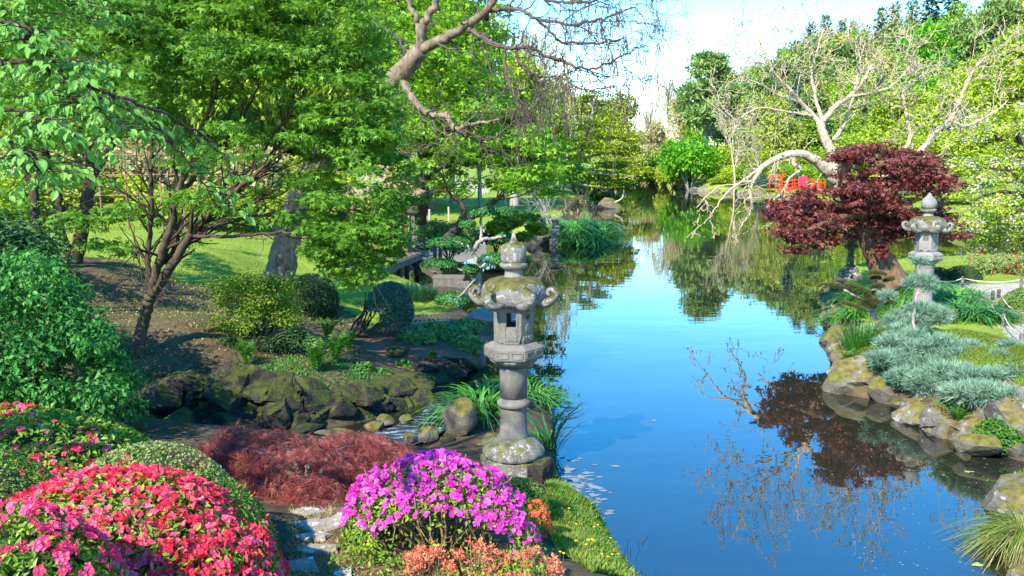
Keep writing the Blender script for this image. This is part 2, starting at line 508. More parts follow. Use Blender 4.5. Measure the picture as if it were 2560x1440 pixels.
M['hedge'] = leaf_mat('clipped_hedge_leaf', ((.05, .12, .018), (.11, .22, .03), (.21, .34, .06)), .3)
M['hedge_y'] = leaf_mat('clipped_pale_leaf', ((.12, .17, .045), (.23, .29, .08), (.40, .44, .17)), .3)
M['az_leaf'] = leaf_mat('azalea_leaf', ((.05, .12, .012), (.16, .29, .02), (.42, .50, .06)), .35, .45, .35, pscale=3)
M['red_fl'] = leaf_mat('red_blossom', ((.56, .008, .03), (.85, .03, .085), (.97, .18, .28)), .35, .5, .3, pscale=2.5, tcol=(1, .7, .7), objvar=.7)
M['pink_fl'] = leaf_mat('pink_blossom', ((.66, .014, .08), (.85, .04, .16), (.97, .22, .36)), .35, .5, .3, pscale=3, tcol=(1, .7, .8), objvar=.7)
M['mag_fl'] = leaf_mat('magenta_blossom', ((.50, .014, .29), (.74, .05, .44), (.92, .22, .64)), .35, .5, .3, pscale=3, tcol=(1, .6, 1), objvar=.7)
M['salmon'] = leaf_mat('salmon_leaf', ((.55, .09, .06), (.78, .24, .13), (.92, .52, .28)), .35, .5, .3, pscale=4, tcol=(1, .8, .7))
M['orange_fl'] = leaf_mat('orange_bud', ((.6, .05, .02), (.75, .10, .04), (.9, .2, .08)), .3)
M['lace'] = leaf_mat('laceleaf', ((.17, .04, .042), (.35, .095, .085), (.66, .28, .18)), .35, .5, .3, pscale=1.6, tcol=(1, .6, .5))
M['redmaple'] = leaf_mat('red_maple_leaf', ((.08, .018, .02), (.17, .044, .038), (.37, .135, .085)), .38, .5, .3, pscale=.9, tcol=(1, .55, .5))
M['lily'] = leaf_mat('daylily_blade', ((.03, .13, .02), (.07, .25, .03), (.16, .40, .06)), .35, .4, .4, pscale=1.2, objvar=.4)
M['iris'] = leaf_mat('iris_blade', ((.02, .09, .03), (.04, .15, .05), (.09, .25, .07)), .3, .4, .4, objvar=.4)
M['grass'] = leaf_mat('grass_blade', ((.08, .13, .018), (.19, .28, .035), (.38, .44, .09)), .35, .6, .2, pscale=1.6)
M['drygrass'] = leaf_mat('dry_grass_blade', ((.20, .17, .06), (.36, .31, .12), (.50, .46, .20)), .3, .6, .2)
M['fern'] = leaf_mat('fern_leaf', ((.04, .12, .015), (.08, .22, .025), (.17, .35, .05)), .4)
M['hosta'] = leaf_mat('groundcover_leaf', ((.09, .18, .04), (.17, .30, .07), (.34, .45, .16)), .3, pscale=2)
M['bluepine'] = leaf_mat('blue_pine_needle', ((.085, .165, .11), (.165, .29, .195), (.36, .50, .34)), .2, .5, .25, pscale=1.5)
M['dkpine'] = leaf_mat('bonsai_needle', ((.045, .055, .018), (.085, .095, .03), (.17, .17, .05)), .15, .6, .2, pscale=2)
M['niwaki'] = leaf_mat('niwaki_leaf', ((.02, .10, .02), (.05, .20, .04), (.12, .34, .07)), .3, .5, .25, pscale=1.5)
M['moss'] = leaf_mat('moss_tuft', ((.065, .11, .015), (.13, .195, .025), (.24, .31, .05)), .25, .8, .1, pscale=1.5)
# backdrop trees
M['t_yg'] = leaf_mat('yellowgreen_crown', ((.18, .27, .02), (.36, .48, .04), (.58, .66, .10)), .45, .6, .15, pscale=.25, objvar=.3)
M['t_bright'] = leaf_mat('brightgreen_crown', ((.06, .22, .012), (.14, .40, .02), (.30, .60, .04)), .45, .6, .15, pscale=.3)
M['t_mid'] = leaf_mat('midgreen_crown', ((.12, .23, .02), (.23, .38, .03), (.42, .55, .08)), .4, .6, .15, pscale=.25, objvar=.4)
M['t_olive'] = leaf_mat('olive_crown', ((.18, .23, .04), (.33, .39, .07), (.52, .55, .14)), .35, .6, .15, pscale=.2, objvar=.4)
M['t_tan'] = leaf_mat('budding_crown', ((.30, .27, .12), (.46, .42, .20), (.62, .58, .32)), .35, .6, .15, pscale=.2, objvar=.3)
M['t_con'] = leaf_mat('conifer_crown', ((.035, .08, .055), (.07, .14, .09), (.14, .23, .13)), .15, .6, .15, pscale=.3, objvar=.4)
M['t_pine'] = leaf_mat('pine_crown', ((.08, .15, .04), (.16, .26, .07), (.31, .42, .12)), .2, .6, .15, pscale=.3, objvar=.3)
M['t_layer'] = leaf_mat('layered_crown', ((.11, .19, .015), (.27, .36, .02), (.54, .57, .04)), .35, .6, .15, pscale=.35)
M['blossom'] = leaf_mat('cherry_blossom', ((.62, .42, .45), (.78, .60, .62), (.9, .8, .8)), .4, .6, .15)
M['pod'] = plain('seed_pod', (.10, .07, .05), .8)
# bark
M['bark_dk'] = bark_mat('dark_bark', (.022, .017, .012), (.075, .055, .04), 8)
M['bark_moss'] = bark_mat('mossy_bark', (.03, .022, .016), (.10, .075, .05), 7, (.07, .08, .02))
M['bark_cat'] = bark_mat('catalpa_bark', (.055, .042, .03), (.25, .19, .125), 7, None, .3, .03)
M['bark_twig'] = bark_mat('twig_bark', (.045, .035, .03), (.13, .10, .08), 9)
M['bark_pale'] = bark_mat('pale_bark', (.22, .165, .105), (.58, .47, .33), 9, None, .5, .05)
M['bark_gr'] = bark_mat('grey_bark', (.12, .11, .09), (.34, .31, .26), 6)
M['bark_br'] = bark_mat('brown_bark', (.06, .035, .02), (.19, .115, .07), 7)
M['stem'] = plain('azalea_stem', (.20, .16, .07), .8, .4, 20)
# stone
M['lantern'] = stone_mat('lantern_granite', ((.125, .114, .09), (.19, .175, .145), (.245, .23, .195)), moss_amt=.0, lich_amt=.0, scale=4, dark=(.13, .12, .10))
M['lantern_roof'] = stone_mat('lantern_roof_granite', ((.10, .094, .08), (.21, .198, .172), (.30, .285, .255)), moss=(.075, .07, .018), moss_amt=.70, lichen=(.33, .31, .28), lich_amt=.3, scale=6, dark=(.06, .06, .045))
M['lantern_base'] = stone_mat('lantern_base_granite', ((.09, .085, .066), (.175, .165, .135), (.26, .25, .22)), moss=(.11, .105, .022), moss_amt=.30, lichen=(.30, .295, .26), lich_amt=.15, scale=5, dark=(.05, .05, .035), spot=.8)
M['lantern_pale'] = stone_mat('lantern_pale_granite', ((.19, .178, .155), (.255, .243, .216), (.32, .303, .27)), moss_amt=.0, lich_amt=.0, scale=4, dark=(.21, .20, .175))
M['lantern_dk'] = stone_mat('lantern_dark_stone', ((.10, .09, .08), (.19, .175, .15), (.28, .26, .23)), moss_amt=.35, lich_amt=.3, scale=4)
M['rock_dk'] = stone_mat('stream_rock', ((.020, .018, .015), (.055, .048, .038), (.13, .115, .095)), moss=(.05, .058, .014), moss_amt=.62, lich_amt=.0, scale=2.2, dark=(.02, .018, .015), dist=.06)  # stone tone darkened: the shade of the bank trees is put into the colour
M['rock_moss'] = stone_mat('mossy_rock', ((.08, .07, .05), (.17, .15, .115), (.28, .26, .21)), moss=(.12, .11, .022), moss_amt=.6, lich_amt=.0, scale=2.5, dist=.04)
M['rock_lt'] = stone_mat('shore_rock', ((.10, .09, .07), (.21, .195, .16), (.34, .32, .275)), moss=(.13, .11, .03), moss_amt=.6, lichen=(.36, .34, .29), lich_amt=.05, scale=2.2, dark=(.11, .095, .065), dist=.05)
M['step'] = stone_mat('stepping_stone', ((.21, .185, .145), (.30, .265, .21), (.39, .35, .285)), moss_amt=.0, lich_amt=.2, scale=3, dark=(.17, .155, .125))
M['wood'] = plain('weathered_wood', (.13, .115, .095), .85, .35, 12)
M['wood_dk'] = plain('dark_wood', (.075, .055, .042), .8, .35, 12)
M['wood_br'] = plain('brown_wood', (.22, .12, .07), .75, .35, 12)
M['thatch'] = plain('thatch', (.29, .22, .14), .95, .4, 25, .1, .03)
M['bamboo'] = plain('bamboo', (.42, .36, .26), .7, .3, 20)
M['rope'] = plain('rope', (.55, .52, .42), .9, .2, 60)
M['red'] = plain('vermilion_paint', (.62, .045, .02), .45, .12, 3)
M['redflag'] = plain('crimson_cloth', (.6, .04, .10), .7, .12, 3)
M['paper'] = plain('paper_pane', (.55, .52, .45), .8, .1, 10)
M['foam'] = plain('foam', (.15, .185, .215), .8, .2, 30, .2)
M['petal'] = plain('fallen_petal', (.34, .29, .24), .7, .2, 60)
M['floatleaf'] = plain('floating_leaf', (.30, .40, .10), .6, .3, 60)
M['gold_fl'] = plain('yellow_flower', (.85, .55, .02), .6, .15, 40)
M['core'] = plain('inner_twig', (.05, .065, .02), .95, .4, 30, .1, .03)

# water
m, nt, out = new_mat('lake_water'); M['water'] = m
P = wpos(nt)
mp = nd(nt, "ShaderNodeMapping"); mp.inputs['Scale'].default_value = (.55, 1.2, 1); nt.links.new(P, mp.inputs['Vector'])
n1 = noise(nt, .9, 3, .5, mp.outputs[0]); n2 = noise(nt, 5.0, 2, .5, mp.outputs[0])
h = mth(nt, 'ADD', mth(nt, 'MULTIPLY', n1, 1.0), mth(nt, 'MULTIPLY', n2, .06))
wind = ramp(nt, noise(nt, .11, 3, .5, mp.outputs[0]), [(.42, (.35, .35, .35)), (.62, (1.6, 1.6, 1.6))])
h = mth(nt, 'MULTIPLY', h, wind)
bn = bump(nt, h, .0034, 1.0)
gl = nd(nt, "ShaderNodeBsdfGlossy"); gl.inputs['Roughness'].default_value = .0; gl.inputs['Color'].default_value = (1.0, .98, .96, 1)
nt.links.new(bn, gl.inputs['Normal'])
df = nd(nt, "ShaderNodeBsdfDiffuse"); df.inputs['Color'].default_value = (.017, .018, .011, 1)
fr = nd(nt, "ShaderNodeFresnel"); fr.inputs['IOR'].default_value = 1.9; nt.links.new(bn, fr.inputs['Normal'])
fk = mth(nt, 'ADD', mth(nt, 'MULTIPLY', fr.outputs[0], .90), .055, True)
mx = nd(nt, "ShaderNodeMixShader"); nt.links.new(fk, mx.inputs[0])
nt.links.new(df.outputs[0], mx.inputs[1]); nt.links.new(gl.outputs[0], mx.inputs[2])
nt.links.new(mx.outputs[0], out.inputs['Surface'])

# ground: soil with grass / mulch / gravel by where they lie
m, nt, out = new_mat('garden_ground'); M['ground'] = m
at = nd(nt, "ShaderNodeAttribute"); at.attribute_name = 'mask'
sp = nd(nt, "ShaderNodeSeparateColor"); nt.links.new(at.outputs['Color'], sp.inputs[0])
P = wpos(nt)
na = noise(nt, 1.3, 6, .65, P); nb = noise(nt, 14, 5, .7, P); nc = noise(nt, 60, 3, .7, P)
soil = ramp(nt, na, [(.3, (.050, .036, .022)), (.52, (.115, .083, .050)), (.66, (.10, .085, .045)), (.78, (.075, .09, .03))])
soil = mixc(nt, .6, soil, ramp(nt, nb, [(.3, (.3, .3, .3)), (.7, (1.5, 1.5, 1.5))]), 'MULTIPLY')
gr = ramp(nt, mth(nt, 'ADD', mth(nt, 'MULTIPLY', na, .5), mth(nt, 'MULTIPLY', nb, .5)), [(.3, (.13, .17, .025)), (.5, (.21, .29, .035)), (.7, (.34, .40, .07))])
gr = mixc(nt, .4, gr, ramp(nt, nc, [(.3, (.45, .45, .45)), (.7, (1.2, 1.2, 1.2))]), 'MULTIPLY')
mu = ramp(nt, nc, [(.3, (.06, .03, .018)), (.5, (.17, .085, .05)), (.72, (.36, .22, .14))])
gv = ramp(nt, nc, [(.3, (.30, .26, .20)), (.7, (.52, .47, .38))])
brk = lambda s: ramp(nt, mth(nt, 'ADD', s, mth(nt, 'MULTIPLY', mth(nt, 'SUBTRACT', nb, .5), .8)), [(.42, (0, 0, 0)), (.58, (1, 1, 1))])
c = mixc(nt, brk(sp.outputs[0]), soil, gr)
c = mixc(nt, brk(sp.outputs[1]), c, mu)
c = mixc(nt, brk(sp.outputs[2]), c, gv)
hh = mth(nt, 'ADD', nb, mth(nt, 'MULTIPLY', nc, .6))
pbsdf(nt, out, c, .95, bump(nt, hh, .04, .8), .1)
# ------------------------------------------------------------------ land and water
def zpx(lst): return [tuple(WZ(a, b, 0)[:2]) for a, b in lst]
LAND_A = zpx([(1640, 1520), (1585, 1440), (1540, 1370), (1505, 1300), (1440, 1235), (1395, 1190), (1398, 1110), (1375, 1020), (1335, 965), (1255, 948),
              (1165, 1000), (1108, 1055), (1100, 1100), (1050, 1128), (900, 1140), (700, 1135), (500, 1125), (300, 1115), (0, 1100), (-400, 1090)]) + [(-40, 11), (-40, -12), (4.2, -12), (4.0, 0)]
LAND_B = zpx([(-400, 1060), (0, 1065), (300, 1075), (420, 1085), (600, 1085), (760, 1082), (870, 1062), (950, 1045), (1010, 1020), (1075, 985), (1130, 955), (1200, 915),
              (1216, 880), (1225, 840), (1190, 800), (1150, 772), (1075, 738), (1010, 715), (985, 690), (1000, 668), (1050, 645), (1110, 624), (1250, 606), (1300, 604),
              (1390, 612), (1450, 612), (1535, 607), (1545, 592), (1500, 574), (1480, 545), (1470, 520), (1440, 500), (1455, 480), (1530, 466), (1600, 457), (1640, 456),
              (1690, 470), (1780, 481), (1920, 491), (2060, 497), (2150, 510), (2300, 550), (2420, 598), (2560, 592), (2900, 600)]) + [(600, 30), (600, 900), (-600, 900), (-600, 13.5)]
LAND_C = zpx([(2065, 718), (2074, 760), (2085, 830), (2098, 900), (2108, 985), (2200, 1002), (2235, 1018), (2290, 1062), (2360, 1098), (2450, 1115), (2540, 1150), (2800, 1180), (2900, 1000), (2900, 700), (2500, 672), (2200, 676), (2100, 690)])
LAND_D = zpx([(2600, 1540), (2530, 1440), (2495, 1370), (2470, 1290), (2500, 1215), (2600, 1180), (3000, 1250), (3200, 1600)])
LANDS = [np.array(p) for p in (LAND_A, LAND_B, LAND_C, LAND_D)]
def sdist(X, Y):
    best = np.full(X.shape, -1e9)
    for poly in LANDS:
        d2 = np.full(X.shape, 1e18); ins = np.zeros(X.shape, bool)
        n = len(poly)
        for i in range(n):
            ax, ay = poly[i]; bx, by = poly[(i + 1) % n]
            ex, ey = bx - ax, by - ay
            t = np.clip(((X - ax) * ex + (Y - ay) * ey) / (ex * ex + ey * ey + 1e-12), 0, 1)
            dx, dy = X - ax - t * ex, Y - ay - t * ey
            d2 = np.minimum(d2, dx * dx + dy * dy)
            cond = ((ay > Y) != (by > Y))
            with np.errstate(divide='ignore', invalid='ignore'):
                ins ^= cond & (X < (bx - ax) * (Y - ay) / ((by - ay) if by != ay else 1e-12) + ax)
        best = np.maximum(best, np.where(ins, 1, -1) * np.sqrt(d2))
    return best
CT = [(0, 0, 2.6), (-3, 1, 2.5), (3, -1, 2.3), (-8, 3, 2.2), (-3.2, 4.5, 1.45), (-2.2, 5.2, 1.35), (-1.3, 5.6, 1.2), (.3, 6.2, 1.1), (-15, 6, 2.2), (1.2, 5.5, .9), (-5, 8, 1.2), (-3.5, 9.5, .85)]
for a, b, z in [(780, 1320, 1.05), (780, 1430, 1.12), (1150, 1380, 1.05), (1300, 1400, .92), (1420, 1260, .5), (1500, 1400, .6), (1290, 1190, .22), (1290, 1120, .2), (1180, 1080, .15), (900, 1180, .7), (600, 1200, .8),
                (400, 935, .80), (600, 935, .75), (350, 890, .98), (450, 790, 1.38), (190, 655, 1.95), (600, 700, 1.28), (400, 625, 1.65), (300, 585, 1.7), (0, 640, 2.2), (100, 800, 1.6),
                (900, 745, .5), (870, 705, .6), (690, 727, .92), (1050, 880, .38), (950, 830, .5), (1150, 870, .3), (760, 900, .72), (800, 990, .42), (640, 850, .95), (1000, 775, .3), (1060, 950, .25),
                (1100, 590, .7), (1250, 560, .8), (1000, 590, .9), (1040, 560, 1.0), (1420, 560, .5), (1350, 520, .8),
                (2310, 790, .55), (2200, 785, .42), (2450, 745, .65), (2550, 722, .7), (2450, 870, .72), (2550, 900, .8), (2300, 900, .62), (2180, 885, .4), (2400, 1000, .5), (2530, 1030, .55), (2180, 700, .55),
                (2545, 1300, .5), (2560, 1400, .5)]:
    CT.append(tuple(WZ(a, b, z)))
CT += [(-25, 25, 2.6), (-40, 50, 4.5), (-20, 45, 2.2), (-10, 55, 2.0), (-60, 90, 9), (-10, 90, 2.0), (-25, 130, 6), (5, 170, 1.2), (12, 260, 3), (-120, 60, 14), (-50, 15, 4),
       (28, 98.5, .25), (30, 98, .25), (32, 98.5, .25), (34, 98.5, .25), (36, 99, .3), (39, 100, .4), (32, 102, .5), (35, 103, .6), (28, 102, .5), (26, 118, 1.2), (34, 112, 1.4), (45, 110, 2.5), (60, 125, 7), (60, 150, 12), (90, 120, 15), (120, 150, 24), (95, 80, 12), (60, 85, 3.5), (45, 62, 1.6), (70, 55, 5), (130, 90, 20), (38, 160, 5), (25, 200, 3), (40, 300, 8), (300, 300, 40), (-300, 300, 30), (0, 600, 20), (300, 50, 30)]
CT = np.array(CT)
def zland(X, Y):
    X = np.asarray(X, float); Y = np.asarray(Y, float)
    sh = X.shape; x = X.ravel(); y = Y.ravel(); out = np.empty(len(x))
    for i in range(0, len(x), 20000):
        d2 = (x[i:i + 20000, None] - CT[None, :, 0]) ** 2 + (y[i:i + 20000, None] - CT[None, :, 1]) ** 2
        rr = .05 + .0009 * (y[i:i + 20000, None] ** 2) * .2
        w = 1.0 / (d2 + rr + .3) ** 1.7
        out[i:i + 20000] = (w * CT[None, :, 2]).sum(1) / w.sum(1)
    return out.reshape(sh)
def gz(X, Y):
    X = np.asarray(X, float); Y = np.asarray(Y, float)
    s = sdist(X, Y); z = zland(X, Y)
    P = np.stack([X, Y, np.zeros_like(X)], -1)
    rough = .035 * wob(P, 1.7, 3) + .02 * wob(P, 5.0, 2)
    up = (z + rough) * (1 - np.exp(-np.maximum(s, 0) / .45)) + .03 * np.minimum(1, np.maximum(s, 0) / .1)
    dn = -.9 * (1 - np.exp(np.minimum(s, 0) / .8)) - .02
    return np.where(s > 0, up, dn)
def gz1(x, y): return float(gz(np.array([x]), np.array([y]))[0])
def G(px, py, dz=0.0):
    """where the sight line through a picture point meets the ground"""
    d = ray(px, py); t = np.concatenate([np.linspace(3, 40, 500), np.linspace(40.1, 260, 500)])
    P = np.array([0, 0, CAMZ]) + t[:, None] * d
    g = np.maximum(gz(P[:, 0], P[:, 1]), 0.0)
    k = np.argmax(P[:, 2] <= g)
    if P[k, 2] > g[k]: k = -1
    a, b = P[max(k - 1, 0)], P[k]
    f = np.clip((a[2] - g[max(k - 1, 0)]) / max(1e-6, (a[2] - g[max(k - 1, 0)]) - (b[2] - g[k])), 0, 1)
    q = a + (b - a) * f; q[2] += dz
    return q
def ground_at(px, dist):
    x = WD(px, 700, dist)[0]
    return np.array([x, dist, max(0.0, gz1(x, dist))])

def seg(parts): return np.concatenate([np.arange(a, b, s) for a, b, s in parts])
gx = seg([(-600, -120, 40), (-120, -40, 4), (-40, -16, .6), (-16, 16, .19), (16, 40, .6), (40, 140, 3), (140, 601, 40)])
gy = seg([(-12, 3, .6), (3, 30, .19), (30, 60, .4), (60, 140, 1.5), (140, 300, 5), (300, 901, 40)])
GX, GY = np.meshgrid(gx, gy, indexing='ij')
GZ = gz(GX, GY)
Vg = np.stack([GX, GY, GZ], -1).reshape(-1, 3)
def gz(X, Y):                        # from here on: read the height off the sheet itself
    X = np.clip(np.asarray(X, float), gx[0], gx[-1] - 1e-6); Y = np.clip(np.asarray(Y, float), gy[0], gy[-1] - 1e-6)
    i = np.clip(np.searchsorted(gx, X, side='right') - 1, 0, len(gx) - 2); j = np.clip(np.searchsorted(gy, Y, side='right') - 1, 0, len(gy) - 2)
    u = (X - gx[i]) / (gx[i + 1] - gx[i]); v = (Y - gy[j]) / (gy[j + 1] - gy[j])
    return (GZ[i, j] * (1 - u) + GZ[i + 1, j] * u) * (1 - v) + (GZ[i, j + 1] * (1 - u) + GZ[i + 1, j + 1] * u) * v
nx, ny = GX.shape
i_ = np.arange(nx - 1)[:, None] * ny; j_ = np.arange(ny - 1)[None]
Fg = np.stack([i_ + j_, i_ + ny + j_, i_ + ny + j_ + 1, i_ + j_ + 1], -1).reshape(-1, 4)
ground = add('ground', (Vg, Fg), M['ground'], None, True, 'structure')
def inside(poly, X, Y):
    ins = np.zeros(X.shape, bool); n = len(poly)
    for i in range(n):
        ax, ay = poly[i]; bx, by = poly[(i + 1) % n]
        if ay == by: continue
        ins ^= ((ay > Y) != (by > Y)) & (X < (bx - ax) * (Y - ay) / (by - ay) + ax)
    return ins
def gpoly(lst): return [tuple(WZ(a, b, z)[:2]) for a, b, z in lst]
lawn = gpoly([(60, 640, 2.0), (330, 690, 1.5), (560, 735, 1.1), (700, 760, .9), (840, 772, .6), (930, 828, .45), (1110, 802, .2), (1150, 772, .05), (1060, 735, .1), (960, 700, .3), (870, 650, .7), (650, 590, 1.2), (300, 560, 1.7), (60, 570, 2.0)])
mulch = gpoly([(900, 850, .55), (960, 905, .42), (1100, 945, .2), (1230, 880, .1), (1210, 830, .15), (1100, 815, .3), (960, 830, .5)])
nearsoil = gpoly([(720, 1290, 1.0), (720, 1500, 1.1), (1380, 1500, .9), (1400, 1370, .8), (1290, 1370, 1.0), (860, 1370, 1.0), (850, 1290, 1.0)])
path1 = gpoly([(2375, 742, .7), (2560, 752, .72), (2700, 755, .72), (2700, 712, .72), (2480, 708, .7), (2380, 712, .65)])
path2 = gpoly([(2500, 800, .72), (2560, 880, .75), (2800, 880, .75), (2700, 780, .75), (2560, 790, .74)])
far_path = gpoly([(1030, 600, .95), (1180, 585, .9), (1220, 560, .9), (1150, 560, 1.0), (1030, 575, 1.0), (960, 585, 1.0)])
far_path2 = gpoly([(1050, 478, 1.0), (1220, 495, .9), (1230, 480, .9), (1060, 466, 1.0)])
bankgrass = gpoly([(1370, 1190, .2), (1360, 1300, .6), (1400, 1370, .8), (1480, 1500, .7), (1660, 1500, .0), (1585, 1430, 0), (1500, 1290, 0), (1400, 1180, 0)])
mk = np.zeros((nx * ny, 4), np.float32); mk[:, 3] = 1
x_, y_ = Vg[:, 0], Vg[:, 1]
mk[:, 0] = np.clip((y_ - 28) / 10, 0, .85)
mk[:, 0] = np.maximum(mk[:, 0], inside(lawn, x_, y_) * 1.0)
mk[:, 0] = np.maximum(mk[:, 0], inside(bankgrass, x_, y_) * .5)
isC = inside(LAND_C, x_, y_); sdv = sdist(x_[isC], y_[isC]); mk[np.where(isC)[0], 0] = np.clip((sdv - .35) / .5, 0, .8)
mk[inside(LAND_D, x_, y_), 0] = .5
mk[:, 1] = np.maximum(inside(mulch, x_, y_), inside(nearsoil, x_, y_) * .85)
for p in (path1, path2, far_path, far_path2): mk[inside(p, x_, y_), 2] = 1
ca = ground.data.color_attributes.new('mask', 'FLOAT_COLOR', 'POINT')
ca.data.foreach_set('color', mk.ravel())

water = add('lake_water', (np.array([[-150, 2, 0], [220, 2, 0], [220, 320, 0], [-150, 320, 0]]), [np.array([[0, 1, 2, 3]])]), M['water'], None, False, 'structure')
# ------------------------------------------------------------------ stone lanterns
def rotz(V, a, c=(0, 0, 0)):
    ca, sa = math.cos(a), math.sin(a); V = np.asarray(V, float)
    return V @ np.array([[ca, -sa, 0], [sa, ca, 0], [0, 0, 1]]).T + np.asarray(c, float)
def panel(w, h, th, hole=None):
    """upright slab in local x (width), z (height); outer face at y=-th/2; hole = list of (x,z) outline or None"""
    if hole is None: return bevel_box((0, 0, 0), (w, th, h), .008)
    H = np.asarray(hole, float); c = H.mean(0); n = len(H)
    O = []
    for x, z in H:
        dx, dz = x - c[0], z - c[1]
        t = min(((w / 2 - c[0]) / dx if dx > 0 else (-w / 2 - c[0]) / dx) if abs(dx) > 1e-9 else 1e9, ((h / 2 - c[1]) / dz if dz > 0 else (-h / 2 - c[1]) / dz) if abs(dz) > 1e-9 else 1e9)
        O.append((c[0] + dx * t, c[1] + dz * t))
    O = np.array(O); V = []
    for y in (-th / 2, th / 2):
        V += [[a, y, b] for a, b in O] + [[a, y, b] for a, b in H]
    F = []
    for i in range(n):
        j = (i + 1) % n
        F += [[i, j, n + j, n + i], [2 * n + i, 3 * n + i, 3 * n + j, 2 * n + j], [n + i, n + j, 3 * n + j, 3 * n + i], [i, 2 * n + i, 2 * n + j, j]]
    return np.array(V), [np.array(F)]
def rect_hole(cx, cz, w, h, W, Hh):
    # outline through the angles of the outer corners as well
    pts = []
    k = 5
    for s in np.linspace(-1, 1, k)[:-1]: pts.append((cx + s * w / 2, cz - h / 2))
    for s in np.linspace(-1, 1, k)[:-1]: pts.append((cx + w / 2, cz + s * h / 2))
    for s in np.linspace(1, -1, k)[:-1]: pts.append((cx + s * w / 2, cz + h / 2))
    for s in np.linspace(1, -1, k)[:-1]: pts.append((cx - w / 2, cz + s * h / 2))
    return pts
def circ_hole(cx, cz, r, n=24): return [(cx + r * math.cos(a), cz + r * math.sin(a)) for a in np.linspace(0, 2 * np.pi, n, endpoint=False)]
def hexmod(p, amt, ph=0.0):
    def f(A, Rr, Z):
        t = (A - ph + np.pi / 6) % (np.pi / 3) - np.pi / 6
        hx = math.cos(np.pi / 6) / np.cos(t - 0) if False else np.cos(np.pi / 6) / np.cos(((A - ph) % (np.pi / 3)) - np.pi / 6)
        return 1 + amt * (hx - 1)
    return f
def build_lantern(root, c, s, turn, mats, opt):
    """c = centre of the foot, s = scale (1 = 3.0 m tall)"""
    cx, cy, z0 = c
    Z = lambda z: z0 + z * s
    def L(prof, n=48, mod=None, cap=True): return lathe([(r * s, Z(z)) for r, z in prof], n, mod, cx, cy, cap)
    rb, roof, body, pale = mats
    # foot
    if opt.get('plinth', True):
        pl = lathe([(.43 * s, Z(-.42)), (.455 * s, Z(-.10)), (.45 * s, Z(.03)), (.40 * s, Z(.05))], 48, hexmod(0, 1, turn), cx, cy)
        pl[0][:, :2] += .012 * s * wob(pl[0] * 3 / s, 1.0, 2)[:, None]
        add('plinth', pl, rb, root, False)
    petal = lambda n, a: (lambda A, Rr, Zz: 1 + a * np.abs(np.cos(A * n / 2)))
    add('foot', L([(.36, .04), (.405, .07), (.405, .13), (.36, .20), (.27, .27), (.215, .30), (.20, .315)], 64, petal(16, .035)), rb, root, True)
    k = opt.get('kcol', 1.07)
    add('column', L([(.185 * k, .30), (.19 * k, .33), (.175 * k, .36), (.168 * k, .60), (.168 * k, .72), (.172 * k, .76)], 40), body, root, True)
    add('collar', L([(.17 * k, .725), (.198 * k, .735), (.208 * k, .765), (.205 * k, .80), (.19 * k, .815), (.178 * k, .825), (.17 * k, .85)], 40), body, root, True)
    add('upper_column', L([(.168 * k, .83), (.172 * k, 1.15), (.178 * k, 1.24), (.19 * k, 1.265)], 40), body, root, True)
    add('lotus_ring', L([(.17, 1.262), (.21, 1.29), (.265, 1.325), (.30, 1.36), (.31, 1.385)], 72, petal(20, .06)), body, root, True)
    pt = L([(.325, 1.372), (.385, 1.40), (.398, 1.42), (.398, 1.545), (.375, 1.56), (.30, 1.60), (.25, 1.605)], 48, hexmod(0, 1, turn))
    add('platform', pt, opt.get('platmat', body), root, False)
    # carved scroll band on the platform: recessed panels as raised frames
    for i in range(6):
        a = turn + np.pi / 6 + i * np.pi / 3
        ap = .398 * s * math.cos(np.pi / 6)
        for dx in (-.093, .093):
            fr = panel(.155 * s, .088 * s, .012 * s, rect_hole(0, 0, .125 * s, .06 * s, 1, 1))
            V = fr[0] + [dx * s, -ap - .0035 * s, 0]
            add('platform_panel', (rotz(V, a + np.pi / 2, (cx, cy, Z(1.482))), fr[1]), body, root)
    # fire box: six slabs
    fh, fw = .50, .262
    ap = .262 * math.cos(np.pi / 6) * s + .004
    fb = add('fire_box_floor', L([(.24, 1.596), (.24, 1.615)], 6, None), body, root)
    for i in range(6):
        a = turn + np.pi / 6 + i * np.pi / 3
        o = opt['faces'][i]
        W_, H_ = fw * s, fh * s
        if o == 'window': ho = rect_hole(0, .07 * s, .125 * s, .20 * s, W_, H_)
        elif o == 'round': ho = circ_hole(0, .10 * s, .036 * s)
        elif o == 'lattice': ho = rect_hole(0, .09 * s, .13 * s, .14 * s, W_, H_)
        else: ho = None
        V, F = panel(W_, H_, .05 * s, ho)
        pan = add('fire_box_wall', (rotz(V + [0, -ap + .025 * s, 0], a + np.pi / 2, (cx, cy, Z(1.612 + fh / 2))), F), opt.get('boxmat', body), root)
        tr = lambda V, dy=0: rotz(np.asarray(V) + [0, -ap - dy, 0], a + np.pi / 2, (cx, cy, Z(1.612 + fh / 2)))
        def ringz(x, z, r1, r2, dy, n=20):
            an = np.linspace(0, 2 * np.pi, n, endpoint=False); V = []
            for rr, y in ((r2, 0.004), (r2 * .96, -dy), (r1, -dy), (r1 * .95, .004)):
                V += [[x + rr * math.cos(q), y, z + rr * math.sin(q)] for q in an]
            F = []
            for b in range(3):
                for i2 in range(n):
                    j2 = (i2 + 1) % n; F.append([b * n + i2, b * n + n + i2, b * n + n + j2, b * n + j2])
            return np.array(V), [np.array(F)]
        if o == 'window':
            fr = panel(.175 * s, .40 * s, .014 * s, rect_hole(0, 0, .145 * s, .345 * s, 1, 1))
            add('window_frame', (tr(fr[0] + [0, 0, -.01 * s], .004), fr[1]), body, pan)
            sl = bevel_box((0, 0, -.115 * s), (.136 * s, .012 * s, .16 * s), .004)
            add('carved_panel', (tr(sl[0], .001), sl[1]), body, pan)
